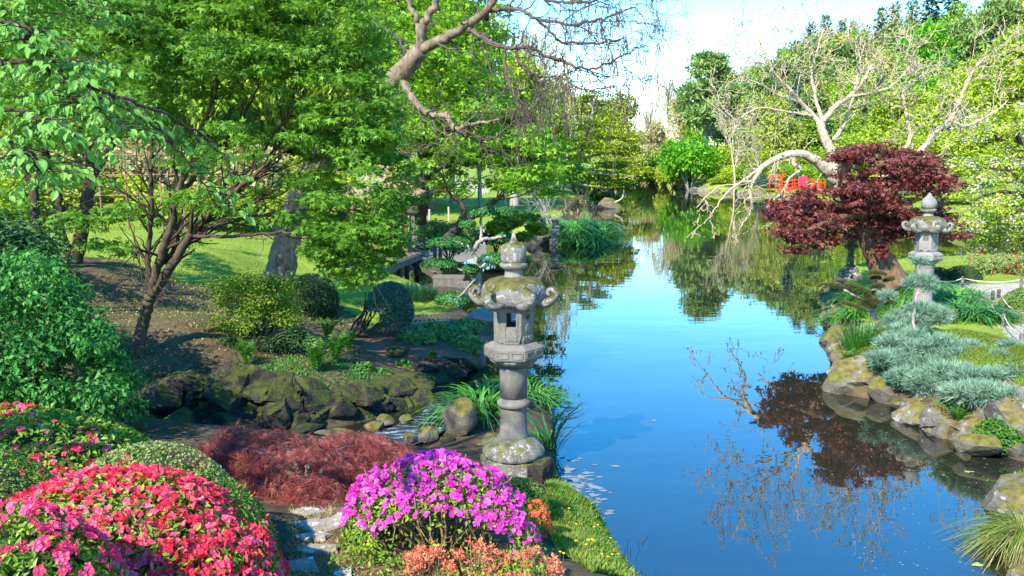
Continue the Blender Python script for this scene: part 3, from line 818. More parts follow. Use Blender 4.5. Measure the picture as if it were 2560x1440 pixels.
        if o == 'round':
            q = ringz(0, .10 * s, .038 * s, .052 * s, .008 * s); add('rim', (tr(q[0]), q[1]), body, pan, True)
            q = ringz(0, -.055 * s, .03 * s, .055 * s, .010 * s); add('carved_ring', (tr(q[0]), q[1]), body, pan, True)
            q = ringz(0, -.055 * s, .004 * s, .022 * s, .012 * s); add('carved_boss', (tr(q[0]), q[1]), body, pan, True)
            for dx in (-.055, .055):
                q = bevel_box((dx * s, 0, -.185 * s), (.09 * s, .02 * s, .06 * s), .006); add('carved_panel', (tr(q[0], .002), q[1]), body, pan)
        if o == 'lattice':
            n_ = []
            for kk in range(-3, 4):
                for sg in (-1, 1):
                    # diagonal bars clipped to the opening
                    pts = []
                    x0 = kk * .047 * s
                    for tt in np.linspace(-.2, .2, 161):
                        x, z = x0 + tt * s, sg * tt * s
                        if abs(x) <= .067 * s and abs(z) <= .072 * s: pts.append((x, z))
                    if len(pts) > 6:
                        (xa, za), (xb, zb) = pts[0], pts[-1]
                        n_.append(tube([[xa, .008 * s * sg, za + .09 * s], [xb, .008 * s * sg, zb + .09 * s]], .0075 * s, 4))
            if n_:
                q = join(n_); add('lattice', (tr(q[0] + [0, .03 * s, 0]), q[1]), body, pan)
        if o == 'leaf':
            q = join([tube([[-.07 * s, 0, -.10 * s + kk * .05 * s], [0, -.006 * s, -.13 * s + kk * .05 * s], [.06 * s, 0, -.19 * s + kk * .05 * s]], .008 * s, 5) for kk in range(4)])
            add('carved_leaf', (tr(q[0]), q[1]), body, pan, True)
        if o == 'figure':
            q = join([tube([[-.03 * s, 0, -.10 * s], [.02 * s, -.004, -.02 * s], [-.01 * s, 0, .05 * s], [.05 * s, 0, .12 * s]], [.016 * s, .02 * s, .014 * s, .010 * s], 6), tube([[-.07 * s, 0, -.14 * s], [.05 * s, 0, -.14 * s]], .010 * s, 5), tube([[.0, 0, .06 * s], [.05 * s, 0, .05 * s]], .014 * s, 5)])
            add('carved_figure', (tr(q[0]), q[1]), body, pan, True)
    # roof
    def rmod(A, Rr, Zz):
        hx = np.cos(np.pi / 6) / np.cos(((A - turn) % (np.pi / 3)) - np.pi / 6)
        f = np.clip((Zz - Z(2.10)) / (.35 * s), 0, 1)
        return 1 + (.85 - .75 * f) * (hx - 1) + .022 * np.cos((A - turn) * 6) * (1 - f)
    rf = L([(.20, 2.105), (.34, 2.10), (.395, 2.125), (.425, 2.18), (.432, 2.25), (.418, 2.32), (.385, 2.385), (.325, 2.435), (.24, 2.462), (.13, 2.475), (.05, 2.48)], 96, rmod)
    V = rf[0]; V[:, :2] += (V[:, :2] - [cx, cy]) * (.03 * wob(V * 4 / s, 1.0, 3))[:, None]; V[:, 2] += .012 * s * wob(V * 5 / s + 9, 1.0, 2)
    ro = add('roof', rf, roof, root, True)
    for i in range(6):
        a = turn + i * np.pi / 3
        sp = []
        tt = np.linspace(0, 1, 26)
        for t in tt:
            if t < .45:
                u = t / .45; r = .345 + .165 * u; z = 2.155 - .035 * math.sin(u * np.pi * .5) + .06 * u ** 3
            else:
                u = (t - .45) / .55; an = -np.pi * .38 + u * np.pi * 1.75; rad = .076 * (1 - .62 * u)
                r = .49 + rad * math.cos(an); z = 2.262 + rad * math.sin(an)
            sp.append((r, z))
        sp = np.array(sp)
        pts = np.stack([cx + sp[:, 0] * s * math.cos(a), cy + sp[:, 0] * s * math.sin(a), Z(sp[:, 1])], -1)
        rr = np.interp(tt, [0, .3, .6, 1], [.080, .068, .044, .026]) * s
        tv, tf = tube(pts, rr, 10)
        # broaden sideways
        sd = np.array([-math.sin(a), math.cos(a), 0]); off = (tv - [cx, cy, 0]) @ sd
        tv = tv + sd * (off * .55)[:, None]
        add('roof_scroll', (tv, tf), roof, ro, True)
    # finial
    add('neck', L([(.14, 2.465), (.118, 2.49), (.115, 2.555), (.125, 2.565)], 32), pale, root, True)
    add('finial_ring', L([(.12, 2.56), (.168, 2.59), (.182, 2.62), (.178, 2.645), (.16, 2.66)], 40, petal(12, .03)), roof, root, True)
    if opt.get('flame'):
        bud = [(.13, 2.655), (.165, 2.69), (.185, 2.75), (.182, 2.82), (.15, 2.89), (.09, 2.945), (.05, 2.985), (.012, 3.05)]
    else:
        bud = [(.145, 2.652), (.165, 2.69), (.168, 2.76), (.166, 2.85), (.150, 2.885), (.10, 2.905), (.058, 2.925), (.036, 2.965), (.026, 3.01), (.022, 3.035), (.010, 3.04)]
    bd = L(bud, 40); bd[0][:, :2] += .006 * s * wob(bd[0] * 5, 1.0, 2)[:, None]
    add('finial', bd, roof if not opt.get('flame') else body, root, True)

lc = WD(1284, 1132, 11.0)
lan = thing('stone_lantern', 'tall mossy stone lantern with curled roof scrolls standing behind the magenta azalea', 'lantern', (lc[0], 11.0, .34))
build_lantern(lan, (lc[0], 11.0, .34), .965, RAD(-188), (M['lantern_base'], M['lantern_roof'], M['lantern'], M['lantern_pale']),
              dict(faces=['round', 'window', 'leaf', 'round', 'window', 'leaf'] if False else ['leaf', 'window', 'round', 'leaf', 'window', 'round']))
rc = WD(2303, 795, 20.0)
lan2 = thing('stone_lantern', 'pale stone lantern with lattice window standing beside the dark red maple', 'lantern', (rc[0], 20.0, .62))
build_lantern(lan2, (rc[0], 20.0, .62), .92, RAD(-150), (M['lantern_base'], M['lantern_roof'], M['lantern_pale'], M['lantern_pale']),
              dict(faces=['lattice', 'figure', 'lattice', 'figure', 'lattice', 'figure'], flame=True, plinth=False, kcol=1.28))
# stone block it stands on
for k, (dx, dy, w, d, h) in enumerate([(-.12, -.1, .62, .6, .5), (.42, .02, .5, .55, .46), (.2, .5, .8, .5, .45)]):
    V, F = rock_shape(900 + k, (w * .62, d * .62, h * .62), 3, 7, .05)
    add('base_stone', (V + [rc[0] + dx, 20 + dy, .42], F), M['rock_lt'], lan2)

# small snow-viewing lantern on the bank behind
def build_yukimi(px, py, dist, h, name, label, mat, roofmat, n=6, legs=3, body=.34):
    c = WD(px, py, dist); z0 = c[2]; root = thing(name, label, 'lantern', c)
    x, y = c[0], c[1]; ph = .3
    for i in range(legs):
        a = ph + i * 2 * np.pi / legs - .6
        pts = [[x + math.cos(a) * r * h, y + math.sin(a) * r * h, z0 + z * h] for r, z in ((.40, -.08), (.385, .08), (.34, .22), (.22, .31))]
        add('leg', tube(pts, [.07 * h, .06 * h, .075 * h, .09 * h], 6), mat, root, True)
    hm = hexmod(0, 1, ph)
    add('platform', lathe([(.25 * h, z0 + .29 * h), (.37 * h, z0 + .32 * h), (.38 * h, z0 + .40 * h), (.24 * h, z0 + .44 * h)], 36, hm, x, y), mat, root)
    for i in range(6):
        a = ph + np.pi / 6 + i * np.pi / 3
        V, F = panel(.215 * h, .26 * h, .03 * h, rect_hole(0, 0, .12 * h, .15 * h, 1, 1) if i % 2 == 0 else None)
        add('fire_box_wall', (rotz(V + [0, -.185 * h, 0], a + np.pi / 2, (x, y, z0 + .56 * h)), F), mat, root)
    add('roof', lathe([(.15 * h, z0 + .68 * h), (.58 * h, z0 + .685 * h), (.60 * h, z0 + .71 * h), (.58 * h, z0 + .735 * h), (.40 * h, z0 + .80 * h), (.20 * h, z0 + .90 * h), (.10 * h, z0 + .95 * h)], 48, hm, x, y), roofmat, root, False)
    add('finial', lathe([(.09 * h, z0 + .94 * h), (.12 * h, z0 + .97 * h), (.085 * h, z0 + 1.03 * h), (.01 * h, z0 + 1.10 * h)], 20, None, x, y), mat, root, True)
    return root
build_yukimi(1252, 893, 16.2, 1.14, 'snow_lantern', 'low three-legged stone lantern with pale broad roof half hidden behind the tall lantern', M['lantern'], M['lantern_pale'])

def build_small(px, py, dist, h, label, mat, style):
    c = WD(px, py, dist); x, y, z0 = c
    root = thing('small_stone_lantern', label, 'lantern', c)
    P = lambda l: [(r * h, z0 + z * h) for r, z in l]
    if style == 'stack':       # stubby weathered stack
        add('foot', lathe(P([(.24, -.1), (.24, .16), (.20, .19)]), 20, None, x, y), mat, root, True)
        add('body', lathe(P([(.19, .19), (.215, .25), (.21, .52), (.17, .58)]), 8, None, x, y), mat, root)
        for a in (-1.9, -1.2, -.4):
            add('opening', (rotz(panel(.075 * h, .15 * h, .03 * h, circ_hole(0, 0, .03 * h, 12))[0] + [0, -.20 * h, 0], a + np.pi / 2, (x, y, z0 + .38 * h)), panel(.075 * h, .15 * h, .03 * h, circ_hole(0, 0, .03 * h, 12))[1]), mat, root)
        add('middle', lathe(P([(.15, .57), (.20, .61), (.20, .68), (.14, .71)]), 20, None, x, y), mat, root, True)
        add('upper_box', lathe(P([(.13, .71), (.15, .74), (.14, .88), (.10, .90)]), 8, None, x, y), mat, root)
        add('cap', lathe(P([(.10, .895), (.30, .91), (.28, .95), (.10, 1.0)]), 6, None, x, y), mat, root)
    else:
        add('foot_slab', bevel_box((x, y, z0 + .08 * h), (.42 * h, .42 * h, .16 * h), .02), mat, root)
        add('foot', lathe(P([(.19, .155), (.20, .20), (.13, .29), (.09, .33)]), 24, None, x, y), mat, root, True)
        add('column', lathe(P([(.085, .32), (.078, .48), (.10, .50), (.10, .53), (.075, .55), (.075, .70)]), 20, None, x, y), mat, root, True)
        add('cup', lathe(P([(.08, .695), (.16, .76), (.17, .80), (.12, .82)]), 24, None, x, y), mat, root, True)
        add('fire_box', lathe(P([(.105, .815), (.105, .93)]), 6, None, x, y), mat, root)
        add('roof', lathe(P([(.08, .925), (.23, .94), (.22, .97), (.06, 1.05), (.02, 1.12)]), 24, None, x, y), mat, root, True)
build_small(1388, 607, 43.2, 1.25, 'weathered dark stone lantern at the edge of the grassy point across the pond', M['lantern_dk'], 'stack')
build_small(2124, 695, 24.5, 1.15, 'small dark stone lantern half hidden under the left side of the red maple', M['lantern_dk'], 'cup')
# ------------------------------------------------------------------ foreground planting
CAMP = np.array([0, 0, CAMZ])
def rnd_basis(N, rng):
    t = nrm(np.cross(N, rng.normal(size=N.shape))); return t
_fl = {}
def flower_meshes(mat, petals=5):
    key = (mat.name, petals)
    if key not in _fl:
        L = []
        for s in range(4):
            V, F = t_flower(s, petals)
            me = make_mesh('blossom', V, np.array(F)); me.materials.append(mat); L.append(me)
        _fl[key] = L
    return _fl[key]
def place_parts(root, name, meshes, P, D, N, S, rng):
    Rm = frame(D, N); b = base_of(root)
    for i in range(len(P)):
        o = bpy.data.objects.new(name, meshes[int(rng.integers(len(meshes)))])
        m = Matrix([[*(Rm[i, r] * S[i]), P[i, r] - b[r]] for r in range(3)] + [[0, 0, 0, 1]])
        o.parent = root; o.matrix_basis = m; COL.objects.link(o)
def blooms(root, rng, P, N, S, mat, nobj=300, petals=5, name='flower'):
    to = nrm(CAMP - P); face = (N * to).sum(1); dist = np.linalg.norm(P - CAMP, axis=1)
    score = np.where(face > 0, S / dist * (.4 + face), -1)
    # keep those inside the frame first
    d = P - CAMP; fwd = d[:, 1] * math.cos(PITCH) - d[:, 2] * math.sin(PITCH); upc = d[:, 1] * math.sin(PITCH) + d[:, 2] * math.cos(PITCH)
    u = d[:, 0] / fwd * FPX + 1280; v = 720 - upc / fwd * FPX
    score = np.where((u > 0) & (u < 2560) & (v > 0) & (v < 1440), score, -1)
    o = np.argsort(-score); a, b = o[:nobj], o[nobj:]
    T = rnd_basis(N, rng)
    place_parts(root, name, flower_meshes(mat, petals), P[a], T[a], N[a], S[a], rng)
    if len(b):
        tm = t_flower_lo(petals)
        add('flower_mass', scatter(tm, P[b], T[b], N[b], S[b]), mat, root, False, 'stuff')
def dome_pts(rng, c, r, n, zmin=-.15, bumpy=.06, pw=1.0):
    """points and normals on an uneven dome (c = centre of base)"""
    u = unit(rng, int(n * 3)); u = u[u[:, 2] > zmin][:n]
    e = np.abs(u) ** pw * np.sign(u)
    P = u * r; k = 1 + bumpy * wob(P * 2.0 + c, 1.2, 3)
    N = nrm(u / np.asarray(r, float))
    return P * k[:, None] + c, N
def mound(name, label, cat, c, r, leafmat, nleaf, lsize, seed, tm=OV, zmin=-.15, bumpy=.05, depth=.05, core=True, group=None, flat=.0, up=.35, jit=.55):
    rng = np.random.default_rng(seed)
    c = np.asarray(c, float); r = np.asarray(r, float)
    root = thing(name, label, cat, c, group)
    P, N = dome_pts(rng, c, r, nleaf, zmin, bumpy)
    P = P - N * (rng.random((len(P), 1)) ** 1.5) * depth
    Nn = nrm(N + jit * rng.normal(size=N.shape) + [0, 0, up])
    D = nrm(rnd_basis(N, rng) + N * .55)
    add('foliage', scatter(tm, P, D, Nn, lsize * rng.uniform(.6, 1.25, len(P))), leafmat, root, False, 'stuff')
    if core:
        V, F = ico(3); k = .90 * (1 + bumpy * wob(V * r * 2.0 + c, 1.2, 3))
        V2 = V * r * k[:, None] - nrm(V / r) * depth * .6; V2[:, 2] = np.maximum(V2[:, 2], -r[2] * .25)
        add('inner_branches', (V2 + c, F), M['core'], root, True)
    return root, rng

# big red azalea, bottom left
c = np.array([-2.42, 5.05, 1.38])
az, rng = mound('red_azalea', 'large rounded azalea covered in bright red blossoms at the lower left', 'azalea', c, (1.08, .95, .93), M['az_leaf'], 15000, .048, 11, depth=.09, bumpy=.10)
P, N = dome_pts(rng, c, np.array([1.08, .95, .93]), 6000, -.1, .10)
k = wob(P * 2.6, 1.0, 3) + .16 + .5 * rng.random(len(P)) - .25; P, N = P[k > -.18], N[k > -.18]
P = P - N * (rng.random((len(P), 1)) ** 2) * .06
blooms(az, rng, P + N * .02, nrm(N + .65 * rng.normal(size=N.shape)), .029 * rng.uniform(.55, 1.25, len(P)), M['red_fl'])
# pink-red azalea in the corner
c = np.array([-2.42, 4.0, 1.62])
az, rng = mound('pink_azalea', 'pink flowered azalea in the bottom left corner in front of the red one', 'azalea', c, (.62, .55, .92), M['az_leaf'], 9000, .048, 12, depth=.06)
P, N = dome_pts(rng, c, np.array([.62, .55, .92]), 1100, -.1, .05)
k = wob(P * 3.1 + 4, 1.0, 3) + .3 * rng.random(len(P)); P, N = P[k > .0], N[k > .0]
blooms(az, rng, P + N * .02, nrm(N + .5 * rng.normal(size=N.shape)), .032 * rng.uniform(.6, 1.25, len(P)), M['pink_fl'])
# back left red azalea (few flowers)
c = np.array([-4.55, 7.5, 1.10])
az, rng = mound('sparse_red_azalea', 'green azalea dotted with scattered red blossoms beneath the big leafy shrub', 'azalea', c, (1.55, 1.0, .90), M['az_leaf'], 15000, .06, 13, depth=.07)
P, N = dome_pts(rng, c, np.array([1.55, 1.0, .90]), 1700, -.1, .05)
k = wob(P * 1.6 + 2, 1.0, 2) + .9 * rng.random(len(P)); P, N = P[k > .32], N[k > .32]
blooms(az, rng, P + N * .02, nrm(N + .5 * rng.normal(size=N.shape)), .038 * rng.uniform(.6, 1.2, len(P)), M['red_fl'])
# clipped green mounds
mound('clipped_mound', 'dark green clipped mound at the left edge in front of the sparse red azalea', 'shrub', (-3.68, 5.75, 1.12), (.74, .6, 1.16), M['hedge'], 13000, .026, 14, tm=DIA, bumpy=.03, depth=.03)
mound('clipped_mound', 'pale green clipped dome rising just behind the large red azalea', 'shrub', (-2.72, 6.3, 1.02), (.84, .70, 1.06), M['hedge_y'], 14000, .027, 15, tm=DIA, bumpy=.02, depth=.03)
rt, rng = mound('clipped_mound', 'green clipped dome sloping down between the red azalea and the lacy maple', 'shrub', (-2.36, 6.25, .92), (.64, .60, .95), M['hedge'], 13000, .028, 16, tm=DIA, bumpy=.03, depth=.03)
P, N = dome_pts(rng, np.array([-2.36, 6.25, .92]), np.array([.64, .60, .95]), 260, -.05, .03)
kk = P[:, 0] > -2.1; P, N = P[kk], N[kk]
add('bud_mass', scatter(OV, P + N * .01, nrm(N + .4 * rng.normal(size=N.shape)), unit(rng, len(P)), np.full(len(P), .028)), M['orange_fl'], rt, False, 'stuff')

# magenta azalea: canopy over bare stems
c = np.array([-.62, 6.75, 1.02])
c[0] = WD(1100, 1300, 6.75)[0]; c[2] = gz1(c[0], c[1]) + .05
rng = np.random.default_rng(21)
az = thing('magenta_azalea', 'low spreading azalea with magenta blossoms over bare arching stems', 'azalea', c)
rr = np.array([.82, .56, .72])
def front_open(P):
    """the low front middle shows bare stems"""
    x = (P[:, 0] - c[0]) / .8; z = (P[:, 2] - c[2]) / .8; y = P[:, 1] - c[1]
    return (y < .15) & (z < .50 - .55 * (x - .05) ** 2) & (np.abs(x - .08) < .62)
P, N = dome_pts(rng, c, rr, 11000, -.02, .14)
P = P - N * (rng.random((len(P), 1)) ** 1.3) * .12
kk = ~front_open(P) | (rng.random(len(P)) < .05); P, N = P[kk], N[kk]
add('foliage', scatter(OV, P, nrm(rnd_basis(N, rng) + .5 * N), nrm(N + .5 * rng.normal(size=N.shape) + [0, 0, .35]), .043 * rng.uniform(.6, 1.25, len(P))), M['az_leaf'], az, False, 'stuff')
P, N = dome_pts(rng, c, rr * 1.02, 2300, .0, .14); P = P - N * (rng.random((len(P), 1)) ** 2) * .07
kk = ~front_open(P) & ((P[:, 2] - c[2]) / .8 + .5 * wob(P * 3, 1.0, 2) + .5 * rng.random(len(P)) > .5); P, N = P[kk], N[kk]
blooms(az, rng, P + N * .025, nrm(N + .65 * rng.normal(size=N.shape)), .030 * rng.uniform(.55, 1.25, len(P)), M['mag_fl'])
for k in range(46):
    a = rng.uniform(0, 2 * np.pi); r1 = rng.uniform(.05, .30); r2 = rng.uniform(.35, .7)
    p0 = c + [math.cos(a) * r1 * 1.2, math.sin(a) * r1 * .8 - .02, -.08]
    p2 = c + [math.cos(a) * r2 * 1.05, math.sin(a) * r2 * .68, rng.uniform(.38, .62)]
    p1 = (p0 + p2) / 2 + [0, 0, .05] + rng.normal(size=3) * .05
    add('stem', tube(*smooth_line([(*p0, .012), (*p1, .010), (*p2, .005)], 4, .008, rng), 5), M['stem'], az, True)
tw = []
for k in range(160):
    a = rng.uniform(0, 2 * np.pi); r1 = rng.uniform(.2, .6)
    p0 = c + [math.cos(a) * r1, math.sin(a) * r1 * .65, rng.uniform(.05, .45)]
    tw.append(tube(np.array([p0, p0 + rng.normal(size=3) * .06 + [0, -.03, .06], p0 + rng.normal(size=3) * .08 + [0, -.05, .13]]), .004, 3, False))
add('twig_mass', join(tw), M['stem'], az, False, 'stuff')
# low leaves at its skirt
pp = np.stack([c[0] + rng.uniform(-.75, .85, 900), c[1] + rng.uniform(-.75, -.35, 900), np.zeros(900)], -1)
kk = (np.abs(pp[:, 0] - c[0]) > .28) | (rng.random(900) < .25); pp = pp[kk]
pp[:, 2] = gz(pp[:, 0], pp[:, 1]) + rng.random(len(pp)) * .16 * (.4 + np.abs(pp[:, 0] - c[0]))
add('low_foliage', scatter(OV, pp, unit(rng, len(pp)) + [0, 0, .3], unit(rng, len(pp)) + [0, -.3, 1], .045 * rng.uniform(.6, 1.2, len(pp))), M['az_leaf'], az, False, 'stuff')

# small green azalea with orange buds beside the lantern foot
q = WD(1300, 1215, 8.6); 
rt, rng = mound('small_azalea', 'small yellow-green azalea with a few orange buds at the foot of the tall lantern', 'azalea', (q[0], 8.6, gz1(q[0], 8.6)), (.30, .26, .36), M['az_leaf'], 2600, .035, 23, depth=.05)
P, N = dome_pts(rng, np.array([q[0], 8.6, gz1(q[0], 8.6)]), np.array([.30, .26, .36]), 60, 0, .05)
blooms(rt, rng, P[:26], N[:26], np.full(26, .02), M['orange_fl'], 26)
q = G(1345, 1330); q[2] = gz1(q[0], q[1])
rt, rng = mound('orange_bud_plant', 'small plant with orange-red buds at the right end of the magenta azalea', 'plant', q, (.12, .12, .30), M['az_leaf'], 300, .035, 24, core=False)
P, N = dome_pts(rng, q, np.array([.13, .13, .31]), 120, 0, .1)
blooms(rt, rng, P, nrm(N + .4 * rng.normal(size=N.shape)), np.full(len(P), .022), M['orange_fl'], 120)
# salmon new-growth plants along the bottom edge
for j, (px, py, w, h, lab) in enumerate([(1075, 1440, .20, .24, 'salmon pink leafy plant at the bottom edge left of its two neighbours'), (1190, 1440, .24, .27, 'salmon pink leafy plant at the bottom edge, middle one of three'), (1330, 1450, .24, .22, 'salmon pink leafy plant at the bottom edge, the rightmost beside the grassy bank')]):
    q = G(px, py); rng = np.random.default_rng(30 + j)
    root = thing('salmon_plant', lab, 'plant', q, 'salmon plants along the front edge')
    Ps, Ds, Ns, Ss = [], [], [], []
    for k in range(34):
        a = rng.uniform(0, 6.28); r0 = w * math.sqrt(rng.random())
        t = q + [math.cos(a) * r0, math.sin(a) * r0, h * (1 - .6 * (r0 / w) ** 2) * rng.uniform(.6, 1.05)]
        add('stem', tube(np.array([[q[0] + math.cos(a) * r0 * .6, q[1] + math.sin(a) * r0 * .6, q[2] - .05], t]), .004, 4, False), M['stem'], root)
        n = 26; u = unit(rng, n); u[:, 2] = np.abs(u[:, 2])
        Ps.append(t + u * .022 - [0, 0, .02] * rng.random((n, 1)) * 2); Ds.append(u); Ns.append(unit(rng, n) + [0, 0, 1]); Ss.append(.028 * rng.uniform(.6, 1.2, n))
    add('foliage', scatter(OV, np.concatenate(Ps), np.concatenate(Ds), np.concatenate(Ns), np.concatenate(Ss)), M['salmon'], root, False, 'stuff')

# lace-leaf maple (dark red weeping mound)
rng = np.random.default_rng(40)
lc_ = WD(770, 1260, 8.4); lc_[2] = gz1(lc_[0], 8.4)
lace = thing('laceleaf_maple', 'dark red weeping laceleaf maple mound beside the stepping stones', 'maple', lc_)
blobs = []
for px, py, d, rx, ry, rz in [(600, 1120, 9.2, .40, .35, .34), (685, 1120, 9.0, .36, .35, .24), (770, 1185, 8.2, .42, .40, .50), (865, 1145, 8.7, .42, .4, .38), (950, 1140, 8.9, .36, .36, .24), (800, 1240, 7.95, .36, .32, .30), (555, 1125, 9.3, .26, .28, .20), (700, 1175, 8.6, .34, .32, .28), (880, 1190, 8.3, .32, .3, .28), (905, 1120, 9.2, .3, .3, .2)]:
    blobs.append((WD(px, py, d), (rx, ry, rz)))
Ps, Ns, Ds = [], [], []
for bc, br in blobs:
    P, N = dome_pts(rng, bc - [0, 0, br[2] * .3], np.array(br), 820, -.45, .16)
    P = P - N * (rng.random((len(P), 1)) ** 2) * .12
    tang = nrm(np.stack([N[:, 0], N[:, 1], -.55 * np.ones(len(N)) + .35 * N[:, 2]], -1) + .55 * rng.normal(size=N.shape))
    Ps.append(P); Ns.append(nrm(N + .3 * rng.normal(size=N.shape))); Ds.append(tang)
P, N, D = map(np.concatenate, (Ps, Ns, Ds))
add('crown', scatter(LACE, P, D, N, .115 * rng.uniform(.6, 1.2, len(P))), M['lace'], lace, False, 'stuff')
for bc, br in blobs:
    b0 = np.array([lc_[0], lc_[1], lc_[2] + .05])
    add('branch', tube(*smooth_line([(*b0, .03), (*((b0 + bc) / 2 + [0, 0, .16]), .02), (*(bc + [0, 0, br[2] * .12]), .012)], 5, .012, rng), 6), M['bark_gr'], lace, True)
add('trunk', tube(np.array([[lc_[0], lc_[1], lc_[2] - .1], [lc_[0], lc_[1], lc_[2] + .15]]), .05, 7), M['bark_gr'], lace, True)

# stepping stones, sunk into the soil
st_path = thing('stepping_stone_path', 'path of flat pale stepping stones between the red and magenta azaleas', 'path', G(780, 1380))
for k, (px, py, w, d) in enumerate([(775, 1283, .34, .2), (800, 1318, .46, .30), (860, 1300, .30, .24), (790, 1345, .34, .17), (800, 1378, .36, .20), (775, 1418, .42, .26), (905, 1330, .32, .2), (870, 1440, .32, .16), (560, 1500, .3, .2)]):
    q = G(px, py); rng = np.random.default_rng(50 + k)
    n = 11; an = np.sort(rng.uniform(0, 6.28, n) * .25 + np.linspace(0, 6.28, n, endpoint=False) * .75 + .4)
    rr_ = rng.uniform(.72, 1.05, n)
    ring = np.stack([np.cos(an) * w / 2 * rr_, np.sin(an) * d / 2 * rr_], -1)
    zt = gz(q[0] + ring[:, 0], q[1] + ring[:, 1]).mean() + .03
    V = np.vstack([np.c_[ring + q[:2], np.full(n, zt - .09)], np.c_[ring * 1.0 + q[:2], np.full(n, zt - .012) + .005 * rng.normal(size=n)], np.c_[ring * .93 + q[:2], zt + .004 * rng.normal(size=n)], [[q[0], q[1], zt + .002]]])
    j = np.arange(n); j2 = (j + 1) % n
    add('stepping_stone', (V, [np.concatenate([np.stack([j + b * n, j2 + b * n, j2 + b * n + n, j + b * n + n], -1) for b in (0, 1)]), np.stack([j + 2 * n, j2 + 2 * n, np.full(n, 3 * n)], -1)]), M['step'], st_path)

# short turf and weeds on the near bank
rng = np.random.default_rng(60)
def scatter_ground(rng, poly, n, zoff=0.0):
    P = np.array(poly); lo, hi = P.min(0), P.max(0)
    X = rng.uniform(lo[0], hi[0], n * 3); Y = rng.uniform(lo[1], hi[1], n * 3)
    k = inside(poly, X, Y); X, Y = X[k][:n], Y[k][:n]
    Z = gz(X, Y); k = Z > .0
    return np.stack([X[k], Y[k], Z[k] + zoff], -1)
def turf(name, label, poly, n, size, mat, seed, tm=None, lean=.6, cat='grass'):
    rng = np.random.default_rng(seed); P = scatter_ground(rng, poly, n, -.005)
    D = nrm(unit(rng, len(P)) * lean + [0, 0, 1.0]); N = unit(rng, len(P))
    clump = .55 + .6 * np.clip(wob(P, 1.6, 3) + .4, 0, 1.4)
    return single(name, scatter(tm or t_diamond(.16, .02), P, D, N, size * clump * rng.uniform(.5, 1.3, len(P))), mat, P.mean(0), label, cat, kind='stuff')
turf('bank_grass', 'short green turf and weeds on the near bank beside the water', bankgrass, 26000, .075, M['grass'], 61)
near_edge = gpoly([(1420, 1330, .5), (1400, 1390, .7), (1480, 1520, .6), (1680, 1520, 0), (1590, 1420, 0), (1500, 1320, .1)])
turf('bank_weeds', 'leafy weeds with yellow flowers along the water edge at the bottom', near_edge, 6000, .06, M['hosta'], 62, OV, .9, 'weeds')
edge_strip = gpoly([(1360, 1170, .1), (1385, 1250, .35), (1440, 1310, .4), (1490, 1400, .4), (1540, 1510, .4), (1680, 1520, 0), (1590, 1425, 0), (1515, 1295, 0), (1450, 1230, 0), (1400, 1175, 0)])
turf('edge_weeds', 'taller leafy weeds along the waterline of the near bank', edge_strip, 4200, .085, M['fern'], 65, OV, .8, 'weeds')
turf('edge_straw', 'dry straw stems among the weeds of the near bank', edge_strip, 1500, .13, M['drygrass'], 66, t_diamond(.05, .0), 1.2, 'weeds')
litter = nearsoil
turf('dry_litter', 'dry straw litter on the soil in front of the magenta azalea', litter, 9000, .07, M['drygrass'], 63, t_diamond(.06, .0), 5.0, 'litter')
rng = np.random.default_rng(64)
for k in range(26):
    pxy = [(1540, 1310 + rng.uniform(-20, 110)), (1400 + rng.uniform(0, 130), 1250 + rng.uniform(0, 160))][k % 2]
    q = G(pxy[0] + rng.uniform(-40, 20), pxy[1]); 
    if gz1(q[0], q[1]) < .12: continue
    V, F = t_flower(k % 4); sz = .014
    V = V * sz + q + [0, 0, .085]
    st = tube(np.array([q, q + [0, 0, .08]]), .0015, 3)
    root = thing('yellow_wildflower', 'tiny yellow wildflower in the turf of the near bank', 'flower', q, 'yellow wildflowers on the near bank')
    add('bloom', (V, np.array(F)), M['gold_fl'], root); add('stem', st, M['grass'], root)
# ------------------------------------------------------------------ rocks, clumps and shrubs of the banks
def rock(px, py, dist, size, seed, mat, label, name='boulder', cat='rock', rot=0.0, sink=.25, z=None, group=None, level=4, cuts=9, rough=.08):
    q = WD(px, py, dist)
    if z is not None: q[2] = z
    V, F = rock_shape(seed, size, level, cuts, rough)
    V = rotz(V, rot) + q
    return single(name, (V, F), mat, q, label, cat, group, False)
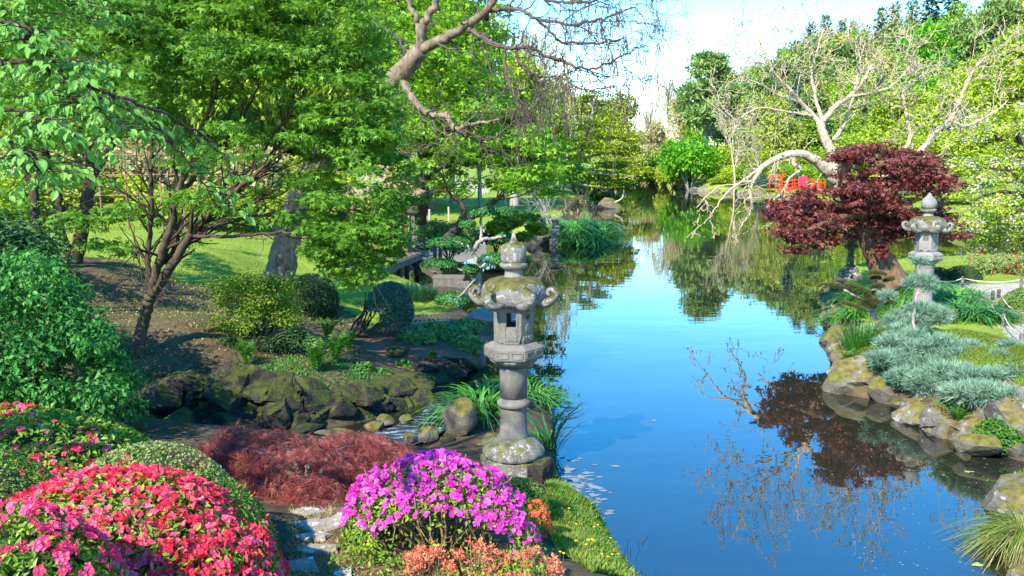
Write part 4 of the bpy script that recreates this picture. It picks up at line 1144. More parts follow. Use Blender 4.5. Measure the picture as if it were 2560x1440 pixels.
# left bank rock wall above the stream  (px, py of centre, distance, half size)
wall = [
 (395, 1000, 13.2, (.55, .5, .52), 'dark mossy boulder low in the rock wall beside the leafy shrub'),
 (470, 960, 13.6, (.55, .5, .42), 'brown mossy boulder of the rock wall with a pale cracked face'),
 (560, 985, 13.5, (.75, .55, .55), 'largest boulder of the stream wall, dark with olive moss'),
 (650, 960, 13.8, (.55, .5, .42), 'lichen spotted boulder at the top of the rock wall below the fern'),
 (690, 1030, 13.2, (.42, .4, .36), 'grey wet boulder of the rock wall above the dark pool'),
 (590, 1065, 12.9, (.7, .35, .22), 'low dark ledge stone at the foot of the rock wall'),
 (760, 985, 13.9, (.5, .45, .38), 'mossy shoulder stone where the rock wall steps down'),
 (450, 1060, 12.8, (.6, .35, .28), 'black wet stone in shadow at the left foot of the rock wall'),
 (850, 1025, 13.7, (.36, .35, .30), 'grey rounded stone with a dark cleft above the stream bend'),
 (900, 985, 14.4, (.45, .35, .28), 'grey fissured stone in the bank left of the stream'),
 (960, 975, 15.0, (.48, .35, .26), 'moss topped stone in the bank under the bark mulch'),
 (1040, 955, 15.8, (.45, .3, .22), 'flat topped bank stone beside the dark channel'),
 (1110, 925, 17.0, (.5, .3, .2), 'low mossy edging stone near the low stone lantern'),
 (1010, 1010, 14.8, (.40, .3, .25), 'dark undercut stone on the far side of the channel'),
 (330, 1050, 12.9, (.6, .4, .4), 'shadowed boulder under the hanging leafy shrub'),
 (990, 885, 16.8, (.36, .28, .17), 'half buried mossy stone in the bark mulch'),
]
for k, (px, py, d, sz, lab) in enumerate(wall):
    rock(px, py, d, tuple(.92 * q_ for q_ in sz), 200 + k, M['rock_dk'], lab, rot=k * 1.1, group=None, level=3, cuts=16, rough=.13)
# continuous rock face behind the boulders, built along the bank edge
def rock_face(pts, top, seed, nu=260, nv=34):
    rng = np.random.default_rng(seed)
    P0 = np.array([WZ(a, b, 0)[:2] for a, b in pts]); sl = np.r_[0, np.cumsum(np.linalg.norm(np.diff(P0, axis=0), axis=1))]
    u = np.linspace(0, sl[-1], nu); C = np.stack([np.interp(u, sl, P0[:, 0]), np.interp(u, sl, P0[:, 1])], -1)
    C = np.stack([np.convolve(np.pad(C[:, k], 8, 'edge'), np.ones(17) / 17, 'valid') for k in (0, 1)], -1)
    tg = nrm(np.gradient(C, axis=0)); nin = np.stack([-tg[:, 1], tg[:, 0]], -1)
    if (nin[:, 1] < 0).mean() > .5: nin = -nin
    H = np.interp(u, np.linspace(0, sl[-1], len(top)), top)
    v = np.linspace(0, 1, nv)
    prof_in = np.interp(v, [0, .55, .8, 1], [-.12, .10, .32, 1.0]); prof_z = np.interp(v, [0, .55, .8, 1], [-.3, .62, .97, 1.02])
    XY = C[:, None] + nin[:, None] * prof_in[None, :, None]; Z = prof_z[None] * H[:, None]
    # broken facets: nearest random cell, each with its own tilt and depth
    n = int(sl[-1] * 13); cu = rng.uniform(0, sl[-1], n); cz = rng.uniform(-.3, 1.0, n); off = rng.normal(size=n) * .075; tu = rng.normal(size=n) * .35; tz = rng.normal(size=n) * .35
    UU = np.repeat(u[:, None], nv, 1) + .09 * wob(np.stack([np.repeat(u[:, None], nv, 1), Z, Z], -1), 4, 2); ZZ = Z + .06 * wob(np.stack([Z, UU, Z], -1), 5, 2)
    d = (UU[..., None] - cu) ** 2 + (1.5 * (ZZ[..., None] - cz)) ** 2; k = d.argmin(-1)
    disp = off[k] + tu[k] * (UU - cu[k]) + tz[k] * (ZZ - cz[k]) + .03 * wob(np.stack([UU, ZZ, ZZ], -1), 9, 3)
    srt = np.sort(np.partition(d, 1, -1)[..., :2], -1); disp -= .07 * np.exp(-(np.sqrt(srt[..., 1]) - np.sqrt(srt[..., 0])) / .025)
    XY = XY - nin[:, None] * (disp * (1 - .75 * v[None] ** 6))[..., None]; Z = Z + .5 * disp * v[None] ** 2
    V = np.concatenate([XY, Z[..., None]], -1).reshape(-1, 3)
    i = np.arange(nu - 1)[:, None] * nv; j = np.arange(nv - 1)[None]
    return V, np.stack([i + j, i + nv + j, i + nv + j + 1, i + j + 1], -1).reshape(-1, 4)
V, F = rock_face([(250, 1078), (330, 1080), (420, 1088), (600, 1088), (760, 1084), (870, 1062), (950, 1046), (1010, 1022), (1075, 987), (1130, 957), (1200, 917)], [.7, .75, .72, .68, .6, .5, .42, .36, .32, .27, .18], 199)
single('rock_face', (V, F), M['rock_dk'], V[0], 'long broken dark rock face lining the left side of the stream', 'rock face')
# stream stones
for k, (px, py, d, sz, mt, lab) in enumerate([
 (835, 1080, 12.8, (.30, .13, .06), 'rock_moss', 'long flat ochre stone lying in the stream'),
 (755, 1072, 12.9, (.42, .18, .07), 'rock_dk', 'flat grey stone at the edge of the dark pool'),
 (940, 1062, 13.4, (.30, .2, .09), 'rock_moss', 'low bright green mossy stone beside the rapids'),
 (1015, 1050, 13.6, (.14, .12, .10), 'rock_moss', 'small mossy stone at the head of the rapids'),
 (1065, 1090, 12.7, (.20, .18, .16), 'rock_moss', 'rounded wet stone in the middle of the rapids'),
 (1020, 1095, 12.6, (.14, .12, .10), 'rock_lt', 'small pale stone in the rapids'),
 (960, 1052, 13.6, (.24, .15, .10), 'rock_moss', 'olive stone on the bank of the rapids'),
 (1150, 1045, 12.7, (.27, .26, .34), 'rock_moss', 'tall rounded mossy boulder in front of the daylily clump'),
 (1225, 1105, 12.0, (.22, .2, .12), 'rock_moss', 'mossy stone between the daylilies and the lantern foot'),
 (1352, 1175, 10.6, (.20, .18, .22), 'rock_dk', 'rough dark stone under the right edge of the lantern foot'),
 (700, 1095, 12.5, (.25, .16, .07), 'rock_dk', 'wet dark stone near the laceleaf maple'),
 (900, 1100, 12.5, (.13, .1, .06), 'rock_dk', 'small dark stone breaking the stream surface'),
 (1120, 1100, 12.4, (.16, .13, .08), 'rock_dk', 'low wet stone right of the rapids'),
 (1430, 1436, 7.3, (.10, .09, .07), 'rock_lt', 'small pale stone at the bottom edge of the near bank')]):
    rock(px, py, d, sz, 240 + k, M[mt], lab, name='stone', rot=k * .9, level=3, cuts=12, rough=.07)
rock(912, 1106, 12.3, (.09, .08, .08), 290, M['lantern_pale'], 'small round white stone in the stream', name='white_stone', level=3)

# rapids: broken white water over the stones
m, nt, out = new_mat('rapids_water'); M['rapids'] = m
P_ = wpos(nt); nn = noise(nt, 7, 5, .7, P_)
mpp = nd(nt, "ShaderNodeMapping"); mpp.inputs['Scale'].default_value = (3, 7, 3); nt.links.new(P_, mpp.inputs['Vector'])
n9 = noise(nt, 1.2, 5, .65, mpp.outputs[0])
cc = ramp(nt, n9, [(.50, (.02, .025, .02)), (.60, (.20, .27, .32)), (.70, (.66, .72, .76))])
pbsdf(nt, out, cc, ramp(nt, n9, [(.5, (.06, .06, .06)), (.65, (.6, .6, .6))]), bump(nt, nn, .05, 1.0), .6)
rng = np.random.default_rng(70)
def water_strip(pts, label):
    L = []
    for px, py, w, z in pts:
        q = WZ(px, py, z); L.append((q, w))
    rows = []
    P0 = np.array([q for q, _ in L]); W0 = np.array([w for _, w in L])
    t = np.linspace(0, len(L) - 1, 60); Pc = np.stack([np.interp(t, range(len(L)), P0[:, k]) for k in range(3)], -1); Wc = np.interp(t, range(len(L)), W0)
    tg = nrm(np.gradient(Pc, axis=0) * [1, 1, 0]); sd = np.stack([-tg[:, 1], tg[:, 0], 0 * tg[:, 0]], -1)
    u = np.linspace(-1, 1, 17)
    V = Pc[:, None] + sd[:, None] * (u[None, :, None] * Wc[:, None, None])
    V = V.reshape(-1, 3); V[:, 2] += .025 * wob(V, 5, 3) + .008
    n = 17; i = np.arange(59)[:, None] * n; j = np.arange(16)[None]
    return V, np.stack([i + j, i + j + 1, i + n + j + 1, i + n + j], -1).reshape(-1, 4)
V, F = water_strip([(1165, 985, .12, .02), (1110, 1020, .25, .03), (1075, 1060, .40, .04), (1010, 1090, .45, .03), (930, 1108, .35, .02), (830, 1112, .28, .02), (720, 1112, .25, .02)], '')
rp = add('stream_rapids', (V, F), M['rapids'], None, True, 'structure')

# arching blade clumps
def blade(rng, L, w, arch, n=6):
    """one arching leaf from the origin along +x"""
    t = np.linspace(0, 1, n); x = L * (t * .25 + arch * t ** 2 * .62); z = L * (t * .95 - arch * t ** 2.2 * .75)
    ww = w * np.array([.55, .9, 1, .9, .65, .08])[:n] / 2
    V = np.vstack([np.c_[x, -ww, z + ww * .3], np.c_[x, ww, z + ww * .3]]); i = np.arange(n - 1)
    return V, np.stack([i, i + n, i + n + 1, i + 1], -1)
_bm = {}
def blade_meshes(mat, L, w, arch):
    key = (mat.name, L, w, arch)
    if key not in _bm:
        rng = np.random.default_rng(5); o = []
        for k in range(6):
            V, F = blade(rng, L * (.75 + .09 * k), w * (.8 + .08 * k), arch * (.7 + .12 * k))
            me = make_mesh('blade', V, F, True); me.materials.append(mat); o.append(me)
        _bm[key] = o
    return _bm[key]
def blade_clump(name, label, cat, q, rad, n, L, w, arch, mat, seed, nobj=300, group=None, tilt=.25, oval=1.0, into=None):
    rng = np.random.default_rng(seed); root = into or thing(name, label, cat, q, group); q = np.asarray(q, float); b0 = base_of(root)
    ms = blade_meshes(mat, L, w, arch); vf = [blade(rng, L * (.75 + .09 * k), w * (.8 + .08 * k), arch * (.7 + .12 * k)) for k in range(6)]
    rest = []
    for i in range(n):
        a = rng.uniform(0, 6.28); r = rad * math.sqrt(rng.random())
        p = np.array([math.cos(a) * r, math.sin(a) * r * oval, 0]); z = gz1(q[0] + p[0], q[1] + p[1])
        p[2] = max(z, -.1) - q[2] - .02
        az_ = a + rng.normal() * .7; s = rng.uniform(.6, 1.1); tl = rng.normal() * tilt * .5 + tilt * (r / max(rad, .01)) * .6
        Rm = Matrix.Rotation(az_, 3, 'Z') @ Matrix.Rotation(tl, 3, 'Y')
        k = int(rng.integers(6))
        if i < nobj:
            o = bpy.data.objects.new('blade', ms[k]); o.parent = root
            o.matrix_basis = Matrix.Translation(Vector(p + q - b0)) @ (Rm.to_4x4() @ Matrix.Scale(s, 4)); COL.objects.link(o)
        else:
            rest.append(((vf[k][0] * s) @ np.array(Rm).T + p + q, vf[k][1]))
    if rest: add('blade_mass', join(rest), mat, root, True, 'stuff')
    return root
blade_clump('daylily_clump', 'bright green arching daylily clump left of the tall lantern', 'daylily', np.array([*WZ(1185, 1045, .12)[:2], .12]) + [.08, .25, 0], .42, 300, .85, .032, .95, M['lily'], 71)
blade_clump('daylily_clump', 'green daylily clump behind the right side of the tall lantern', 'daylily', np.array([*WZ(1345, 1010, .1)[:2], .1]) + [-.1, .1, 0], .34, 190, .75, .028, .95, M['lily'], 72)
blade_clump('iris_clump', 'upright iris leaves standing at the water edge right of the lantern', 'iris', np.array([*WZ(1375, 1125, .06)[:2], .06]), .10, 34, .85, .028, .35, M['iris'], 73)
blade_clump('fine_grass_tuft', 'soft fine green grass tuft right beside the lantern foot', 'grass', np.array([*WZ(1345, 1100, .15)[:2], .15]), .10, 260, .42, .006, .8, M['lily'], 74, nobj=0)
# grassy point across the pond
for k, (px, py, r) in enumerate([(1430, 604, .8), (1470, 606, .8), (1510, 602, .7), (1445, 590, .8), (1490, 590, .7), (1345, 590, .5)]):
    q = WZ(px, py, .15); q[1] += .6
    labs = ['at the left of the grassy point beside the weathered lantern', 'at the front middle of the grassy point', 'at the right tip of the grassy point', 'at the back left of the grassy point', 'at the back right of the grassy point', 'behind the weathered lantern across the pond']
    blade_clump('sedge_clump', 'drooping green sedge clump ' + labs[k], 'sedge', np.array([q[0], q[1], max(.05, gz1(q[0], q[1]))]), r, 420, 1.15, .05, 1.05, M['iris'] if k == 5 else M['lily'], 80 + k, nobj=0, group='sedges on the far point')

# shrubs of the left bank: leafy masses made of many clumps
def clumpy_shrub(name, label, cat, blobs, n, tm, size, mat, seed, stems=None, flat=.35, droop=.35, shell=.6, stemmat='bark_dk', base=None, stemr=.02, group=None, out=.6):
    rng = np.random.default_rng(seed)
    C = np.array([b[0] for b in blobs]); R_ = np.array([b[1] for b in blobs])
    if base is None:
        base = np.array([C[:, 0].mean(), C[:, 1].mean(), 0]); base[2] = max(0, gz1(base[0], base[1]))
    root = thing(name, label, cat, base, group)
    add('foliage', leaf_cloud(rng, C, R_, n, tm, size, flat, droop, shell, out), mat, root, False, 'stuff')
    pl = []
    for i in range(min(len(C), 14)):
        p0 = base + [rng.normal() * .06, rng.normal() * .06, -.1]; p2 = C[i]; p1 = (p0 + p2) / 2 + rng.normal(size=3) * .08 + [0, 0, .1]
        pl.append(smooth_line([(*p0, stemr), (*p1, stemr * .7), (*p2, stemr * .35)], 5, .01, rng))
    for p_, r_ in pl: add('stem', tube(p_, r_, 5), M[stemmat], root, True)
    return root, rng
def bl(lst): return [(WD(px, py, d), (rx, ry, rz)) for px, py, d, rx, ry, rz in lst]
# big hanging leafy shrub at the left
rng = np.random.default_rng(90); L_ = []
for k in range(130):
    py = rng.uniform(640, 1040); half = np.interp(py, [640, 760, 900, 1040], [110, 190, 290, 330]); px = rng.uniform(-120, half) if k % 3 else half - rng.uniform(0, 60)
    if k % 5 == 0: px, py = rng.uniform(-60, 160), rng.uniform(880, 1040)
    L_.append((px, py, 10.6 + rng.uniform(-.6, .8) - (py - 640) * .0012, .34, .34, .19))
clumpy_shrub('leafy_shrub', 'big drooping green leafy shrub above the sparse red azalea at the left', 'shrub', bl(L_), 20000, OVW, .076, M['shrub'], 91, flat=.45, droop=.75, shell=.35, base=np.array([-5.6, 10.8, 1.0]), out=.5)
L_ = []
for k in range(40):
    L_.append((rng.uniform(-150, 120), rng.uniform(560, 760), 12.3 + rng.uniform(-.5, .8), .45, .45, .22))
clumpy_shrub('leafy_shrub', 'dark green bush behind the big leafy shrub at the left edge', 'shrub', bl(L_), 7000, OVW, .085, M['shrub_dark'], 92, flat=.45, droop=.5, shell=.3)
# yellow-green shrub
L_ = [(600 + rng.uniform(-45, 130), 770 + rng.uniform(-70, 55), 15.6 + rng.uniform(-.5, .5), .32, .32, .2) for k in range(26)]
L_ += [(600 + rng.uniform(-20, 40), 715 + rng.uniform(-20, 20), 16.0, .25, .25, .2) for k in range(6)]
clumpy_shrub('yellow_shrub', 'yellow-green loose shrub on the shaded slope below the leaning trunk', 'shrub', bl(L_), 9000, OV, .06, M['shrub_yel'], 93, shell=.3)
L_ = [(640 + rng.uniform(-70, 110), 850 + rng.uniform(-25, 25), 15.2 + rng.uniform(-.3, .4), .25, .25, .12) for k in range(14)]
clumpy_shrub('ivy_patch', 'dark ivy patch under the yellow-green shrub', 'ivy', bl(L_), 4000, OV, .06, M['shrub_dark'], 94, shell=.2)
# round clipped shrub
q = WD(785, 770, 19.5); q[2] = gz1(q[0], q[1])
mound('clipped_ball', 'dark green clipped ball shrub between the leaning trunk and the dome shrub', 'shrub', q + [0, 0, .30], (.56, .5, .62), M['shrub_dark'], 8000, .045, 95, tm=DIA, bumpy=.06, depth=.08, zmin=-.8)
# blue-green dome on bare stems
q = WD(975, 760, 18.2)
rng = np.random.default_rng(96)
dome = thing('dome_shrub', 'blue-green clipped dome shrub carried on bare slanting stems', 'shrub', WD(900, 835, 17.8))
P, N = dome_pts(rng, WD(976, 778, 18.2), np.array([.50, .46, .62]), 12000, -.55, .05)
kk = P[:, 2] > WD(976, 778, 18.2)[2] - .30 + .35 * (P[:, 0] < WD(955, 778, 18.2)[0]); P, N = P[kk], N[kk]
P = P - N * rng.random((len(P), 1)) ** 1.4 * .12
add('foliage', scatter(DIA, P, nrm(rnd_basis(N, rng) + .4 * N), nrm(N + .5 * rng.normal(size=N.shape)), .05 * rng.uniform(.6, 1.2, len(P))), M['shrub_blue'], dome, False, 'stuff')
for k in range(13):
    p0 = WD(890 + rng.uniform(-25, 25), 838, 17.8); a = rng.uniform(0, 1)
    p2 = WD(905 + a * 110, 735 + 40 * a + rng.uniform(-15, 15), 18.0 + rng.uniform(0, .5)); p1 = (p0 + p2) / 2 + [.0, 0, -.05] + rng.normal(size=3) * .04
    add('stem', tube(*smooth_line([(*p0, .022), (*p1, .017), (*p2, .008)], 5, .01, rng), 5), M['bark_dk'], dome, True)
# ferns
def fern(q, h, n, seed, label, mat='fern', spread=.55):
    rng = np.random.default_rng(seed); root = thing('fern', label, 'fern', q)
    for i in range(n):
        a = rng.uniform(0, 6.28); s = h * rng.uniform(.7, 1.1); t = np.linspace(0, 1, 12); sp = spread * rng.uniform(.4, 1.2)
        line = np.stack([np.cos(a) * sp * s * t ** 1.6, np.sin(a) * sp * s * t ** 1.6, s * (t - .22 * t ** 3)], -1)
        tg = nrm(np.gradient(line, axis=0)); sd = nrm(np.cross(tg, [0, 0, 1.0])); 
        Pp, Dd, Nn, Ss = [], [], [], []
        for k in range(1, 12):
            for sg in (-1, 1):
                Pp.append(line[k]); Dd.append(sd[k] * sg + tg[k] * .35); Nn.append(np.cross(sd[k], tg[k]) + rng.normal(size=3) * .2); Ss.append(s * .20 * math.sin(np.pi * (.12 + .86 * t[k])) + .01)
        V, F = scatter(t_diamond(.32, .03), np.array(Pp), np.array(Dd), np.array(Nn), np.array(Ss))
        V2, F2 = tube(line, .004, 3, False)
        add('frond', (np.vstack([V + q, V2 + q]), [F, F2[0] + len(V)]), M[mat], root)
for k, (px, py, h, lab) in enumerate([(790, 930, .75, 'tall upright fern on the shaded slope nearest the stream wall'), (840, 905, .7, 'fern standing left of the dark log among other ferns'), (870, 880, .55, 'fern in front of the dome shrub stems'), (620, 915, .6, 'lone pale fern on the bare soil slope'), (1080, 905, .32, 'small fern growing from the bark mulch'), (820, 850, .6, 'fern behind the others below the clipped ball shrub'), (1070, 965, .22, 'tiny fern on the rock edge of the channel')]):
    fern(G(px, py), h, 13, 100 + k, lab)
# low groundcover by the mulch
for k, (px, py, w, lab) in enumerate([(1040, 850, .42, 'left groundcover mound at the edge of the bark mulch'), (1130, 845, .48, 'middle groundcover mound in the bark mulch'), (1170, 870, .45, 'groundcover mound touching the low stone lantern'), (1090, 835, .4, 'back groundcover mound before the bamboo edging'), (1175, 825, .42, 'rear right groundcover mound by the pond edge')]):
    q = G(px, py)
    mound('groundcover', 'pale green leafy ' + lab, 'plant', q, (w, w * .8, .26), M['hosta'], 1500, .085, 110 + k, tm=OVW, zmin=0, depth=.1, core=False, up=.8)
for k, (px, py) in enumerate([(910, 920), (955, 935), (1010, 915)]):
    q = G(px, py); mound('seedling', ['leftmost', 'middle', 'rightmost'][k] + ' of three small green seedlings on the bark mulch', 'plant', q, (.16, .13, .09), M['fern'], 120, .08, 116 + k, tm=OVW, zmin=0, core=False, up=.8)
# pale grass tuft by the landing steps
blade_clump('pale_grass_clump', 'pale yellow-green grass clump below the wooden landing', 'grass', G(1040, 742), .55, 420, .6, .022, .45, M['hosta'], 119, nobj=0)
# bamboo edging of the lawn
ed = thing('bamboo_edging', 'low edging of slanting split bamboo canes along the lawn', 'fence', G(1030, 815))
rng = np.random.default_rng(120)
for k in range(16):
    px = 942 + k * 11.5; py = 832 - 22 * math.sin(max(0, (k - 1)) / 15 * 1.5) ** 1
    a = G(px, py); b = a + [.16, .05, .27]
    add('cane', tube(np.array([a - [0, 0, .05], b]), .011, 5), M['bamboo'], ed)
rl = [G(942 + k * 11.5, 832 - 22 * math.sin(max(0, (k - 1)) / 15 * 1.5)) + [.05, 0, .09] for k in range(16)]
add('rail', tube(np.array(rl), .011, 5), M['bamboo'], ed)
# ground ivy and small tufts on the shaded slope
slope = gpoly([(300, 920, .9), (760, 930, .7), (900, 900, .5), (880, 790, .6), (560, 740, 1.1), (260, 660, 1.7), (240, 800, 1.4)])
turf('slope_tufts', 'sparse grass tufts and litter on the shaded soil slope', slope, 7000, .07, M['grass'], 121, t_diamond(.14, .02), .9)
turf('slope_litter', 'scattered dry leaf litter on the bare soil slope', slope, 6000, .06, M['drygrass'], 125, OVW, 6.0, 'litter')
edgeivy = gpoly([(560, 930, .8), (780, 960, .6), (960, 960, .3), (930, 920, .45), (760, 890, .75), (560, 900, .85)])
turf('slope_ivy', 'dark green ivy trailing over the top of the stream wall', edgeivy, 3500, .07, M['shrub'], 122, OV, 1.2, 'ivy')
wallmoss = gpoly([(700, 1060, .1), (960, 1035, .1), (1080, 965, .1), (1000, 960, .3), (800, 985, .4), (700, 1000, .5)])
turf('wall_plants', 'small green plants between the stones above the stream', wallmoss, 2500, .06, M['fern'], 123, OV, .8, 'plants')
lawnp = lawn
turf('lawn_grass', 'mown bright green grass of the lawn behind the slope', lawnp, 18000, .07, M['grass'], 124, t_diamond(.22, .02), .5)
# ------------------------------------------------------------------ trees of the left side
def limb(pts):
    """rows (px, py, dist, radius in photo px) -> smooth world line and radii"""
    return [(*WD(a, b, d), r * MPP(d)) for a, b, d, r in pts]
def line(pts, per=6, jit=0.0, rng=None): return smooth_line(limb(pts), per, jit, rng)
def spray_leaves(rng, pts, n, tm, size, rad, flat=.75, droop=.3):
    """leaves in flat sprays round given points"""
    k = rng.integers(len(pts), size=n); P = pts[k] + rng.normal(size=(n, 3)) * np.asarray(rad) 
    N = nrm(np.array([0, 0, 1.0]) * flat + (1 - flat) * unit(rng, n) + .3 * rng.normal(size=(n, 3)))
    D = nrm(unit(rng, n) * [1, 1, .3] - [0, 0, droop])
    return scatter(tm, P, D, N, size * rng.uniform(.6, 1.25, n))
def pts_in_poly(rng, poly, n, dens=None):
    P = np.array(poly, float); lo, hi = P.min(0), P.max(0); out = []
    while len(out) < n:
        X = rng.uniform(lo[0], hi[0], 4 * n); Y = rng.uniform(lo[1], hi[1], 4 * n)
        k = inside([tuple(p) for p in poly], X, Y)
        if dens is not None: k &= rng.random(len(X)) < dens(X, Y)
        out += list(zip(X[k], Y[k]))
    return np.array(out[:n])

# --- green Japanese maple
rng = np.random.default_rng(300)
mp_ = thing('green_maple', 'spreading green Japanese maple with dark forked stems on the shaded slope', 'maple', G(345, 888))
main = [
 [(345, 892, 14.4, 22), (352, 830, 14.4, 19), (368, 765, 14.4, 17), (378, 735, 14.4, 17)],
 [(372, 760, 14.4, 14), (395, 660, 14.3, 13), (420, 590, 14.2, 12), (440, 500, 14.1, 10), (470, 420, 14.0, 8), (500, 330, 13.9, 6), (540, 220, 13.8, 4), (560, 100, 13.8, 3)],
 [(378, 738, 14.4, 16), (430, 665, 14.3, 14), (475, 590, 14.2, 12), (540, 520, 14.0, 9), (620, 450, 13.8, 7), (720, 370, 13.6, 5), (800, 300, 13.5, 3.5), (880, 210, 13.4, 2.5)],
 [(374, 720, 14.5, 9), (368, 640, 14.6, 8), (380, 560, 14.7, 7), (376, 450, 14.8, 6), (382, 340, 14.9, 5), (400, 220, 15, 4), (420, 80, 15, 3)],
 [(490, 570, 14.2, 8), (570, 500, 14.3, 6), (650, 430, 14.4, 5), (700, 330, 14.6, 4), (740, 220, 14.8, 3), (770, 90, 15, 2)],
 [(500, 560, 14.2, 7), (600, 520, 14.0, 6), (700, 470, 13.7, 5), (800, 440, 13.5, 4), (920, 400, 13.3, 2.5)],
 [(500, 575, 14.2, 7), (610, 545, 13.8, 5.5), (720, 530, 13.4, 4.5), (850, 520, 13.2, 3), (940, 540, 13.1, 2)],
 [(440, 500, 14.1, 7), (520, 400, 14.3, 5), (600, 300, 14.5, 4), (650, 200, 14.7, 3), (680, 60, 15, 2)],
 [(560, 500, 14.0, 6), (640, 400, 13.9, 5), (690, 330, 13.8, 4), (740, 260, 13.8, 3), (800, 140, 13.8, 2)],
 [(480, 590, 14.2, 6), (600, 590, 13.6, 5), (720, 580, 13.2, 4), (830, 600, 13.0, 3), (900, 640, 12.9, 2)],
 [(430, 560, 14.2, 6), (370, 520, 14.0, 4), (300, 480, 13.8, 3), (230, 460, 13.7, 2)],
 [(400, 640, 14.3, 5), (350, 625, 14.0, 4), (342, 640, 13.9, 4)],
]
lines = [line([(a, b, c, r * .82) for a, b, c, r in m_], 7, .012, rng) for m_ in main]
for p, r in lines[:3]: add('trunk' if p is lines[0][0] else 'stem', tube(p, r, 9), M['bark_moss'], mp_, True)
for p, r in lines[3:]: add('branch', tube(p, r, 7), M['bark_dk'], mp_, True)
polys, tips = [], []
for p, r in lines[1:]:
    for i in range(4, len(p), 2):
        dd = nrm(p[min(i + 1, len(p) - 1)] - p[i - 1]); sd = nrm(np.cross(dd, rng.normal(size=3)))
        grow(rng, p[i], nrm(dd + .7 * sd + [.15, 0, .05]), rng.uniform(.5, 1.1), r[i] * .55, 1, polys, tips, .14, .03, 5, (2, 3), .6, .6, .0035)
add('twig_mass', tubes([(p, r) for p, r, l in polys], 4), M['bark_dk'], mp_, True, 'stuff')
def mdens(X, Y):
    d = np.ones(len(X))
    hole = (X > 240) & (X < 760) & (Y > 300) & (Y < 700)
    d[hole] = .06
    mid = (X > 420) & (X < 800) & (Y > 200) & (Y < 420); d[mid] = .28
    d[(X > 760) & (Y > 120)] = 1.6; d[(X > 700) & (X < 780) & (Y > 380)] = .12
    return d
pads = pts_in_poly(rng, [(250, -60), (880, -60), (930, 60), (985, 200), (1010, 330), (1035, 430), (1000, 560), (930, 640), (840, 660), (740, 620), (640, 600), (560, 620), (470, 560), (330, 330), (260, 120)], 400, mdens)
pw = np.array([WD(a, b, 13.6 + rng.normal() * .75) for a, b in pads])
C = pw; R_ = np.tile([.34, .34, .10], (len(C), 1)) * rng.uniform(.7, 1.3, (len(C), 1))
add('crown', join([leaf_cloud(rng, C, R_, 19000, PALM, .084, .75, .35, .15, .5), leaf_cloud(rng, C, R_, 22000, PALM3, .09, .75, .35, .15, .5)]), M['maple'], mp_, False, 'stuff')
# lower hanging skirt over the lawn and dock
pads = pts_in_poly(rng, [(760, 560), (980, 520), (1000, 600), (960, 690), (880, 720), (790, 650)], 60)
pw = np.array([WD(a, b, 13.2 + rng.normal() * .5) for a, b in pads])
add('lower_crown', leaf_cloud(rng, pw, np.tile([.3, .3, .08], (len(pw), 1)), 5500, PALM, .085, .75, .35, .15, .5), M['maple'], mp_, False, 'stuff')

# --- second maple with dark trunks at the left
rng = np.random.default_rng(310)
m2 = thing('forked_maple', 'dark trunked maple forking low at the left behind the leafy shrub', 'maple', G(185, 660))
for j, pts in enumerate([
 [(185, 662, 18.5, 20), (205, 580, 18.5, 17), (222, 480, 18.5, 15), (232, 370, 18.4, 14), (240, 300, 18.3, 12), (280, 240, 18.2, 9), (300, 150, 18.2, 6), (310, 20, 18.2, 4)],
 [(180, 655, 18.4, 10), (160, 600, 18.4, 9), (150, 520, 18.4, 8), (140, 440, 18.4, 8), (115, 380, 18.4, 6), (60, 300, 18.3, 4)],
 [(228, 450, 18.5, 11), (262, 390, 18.4, 9), (300, 330, 18.3, 8), (340, 290, 18.2, 6), (420, 230, 18.0, 4), (500, 120, 17.9, 3)],
 [(100, 620, 17.5, 14), (90, 540, 17.5, 12), (82, 470, 17.5, 11), (65, 430, 17.5, 7), (55, 350, 17.5, 5)],
 [(84, 470, 17.5, 8), (105, 430, 17.5, 6), (112, 370, 17.5, 5)],
 [(238, 320, 18.4, 8), (225, 250, 18.4, 6), (190, 160, 18.4, 5), (160, 20, 18.5, 3)]]):
    p, r = line(pts, 7, .012, rng); add('trunk' if j == 0 else 'branch', tube(p, r, 8), M['bark_dk'], m2, True)
pads = pts_in_poly(rng, [(-80, -60), (520, -60), (520, 120), (430, 260), (300, 330), (160, 330), (-80, 420)], 150)
pw = np.array([WD(a, b, 18.0 + rng.normal() * 1.0) for a, b in pads])
add('crown', leaf_cloud(rng, pw, np.tile([.6, .6, .16], (len(pw), 1)), 16000, PALM3, .115, .7, .35, .15, .5), M['maple'], m2, False, 'stuff')
pads = pts_in_poly(rng, [(-60, 470), (200, 520), (560, 510), (560, 600), (420, 640), (240, 640), (60, 620), (-60, 600)], 40)
pw = np.array([WD(a, b, 16.5 + rng.normal() * .8) for a, b in pads])
add('lower_crown', leaf_cloud(rng, pw, np.tile([.5, .5, .09], (len(pw), 1)), 2400, PALM3, .11, .8, .3, .1, .5), M['maple'], m2, False, 'stuff')

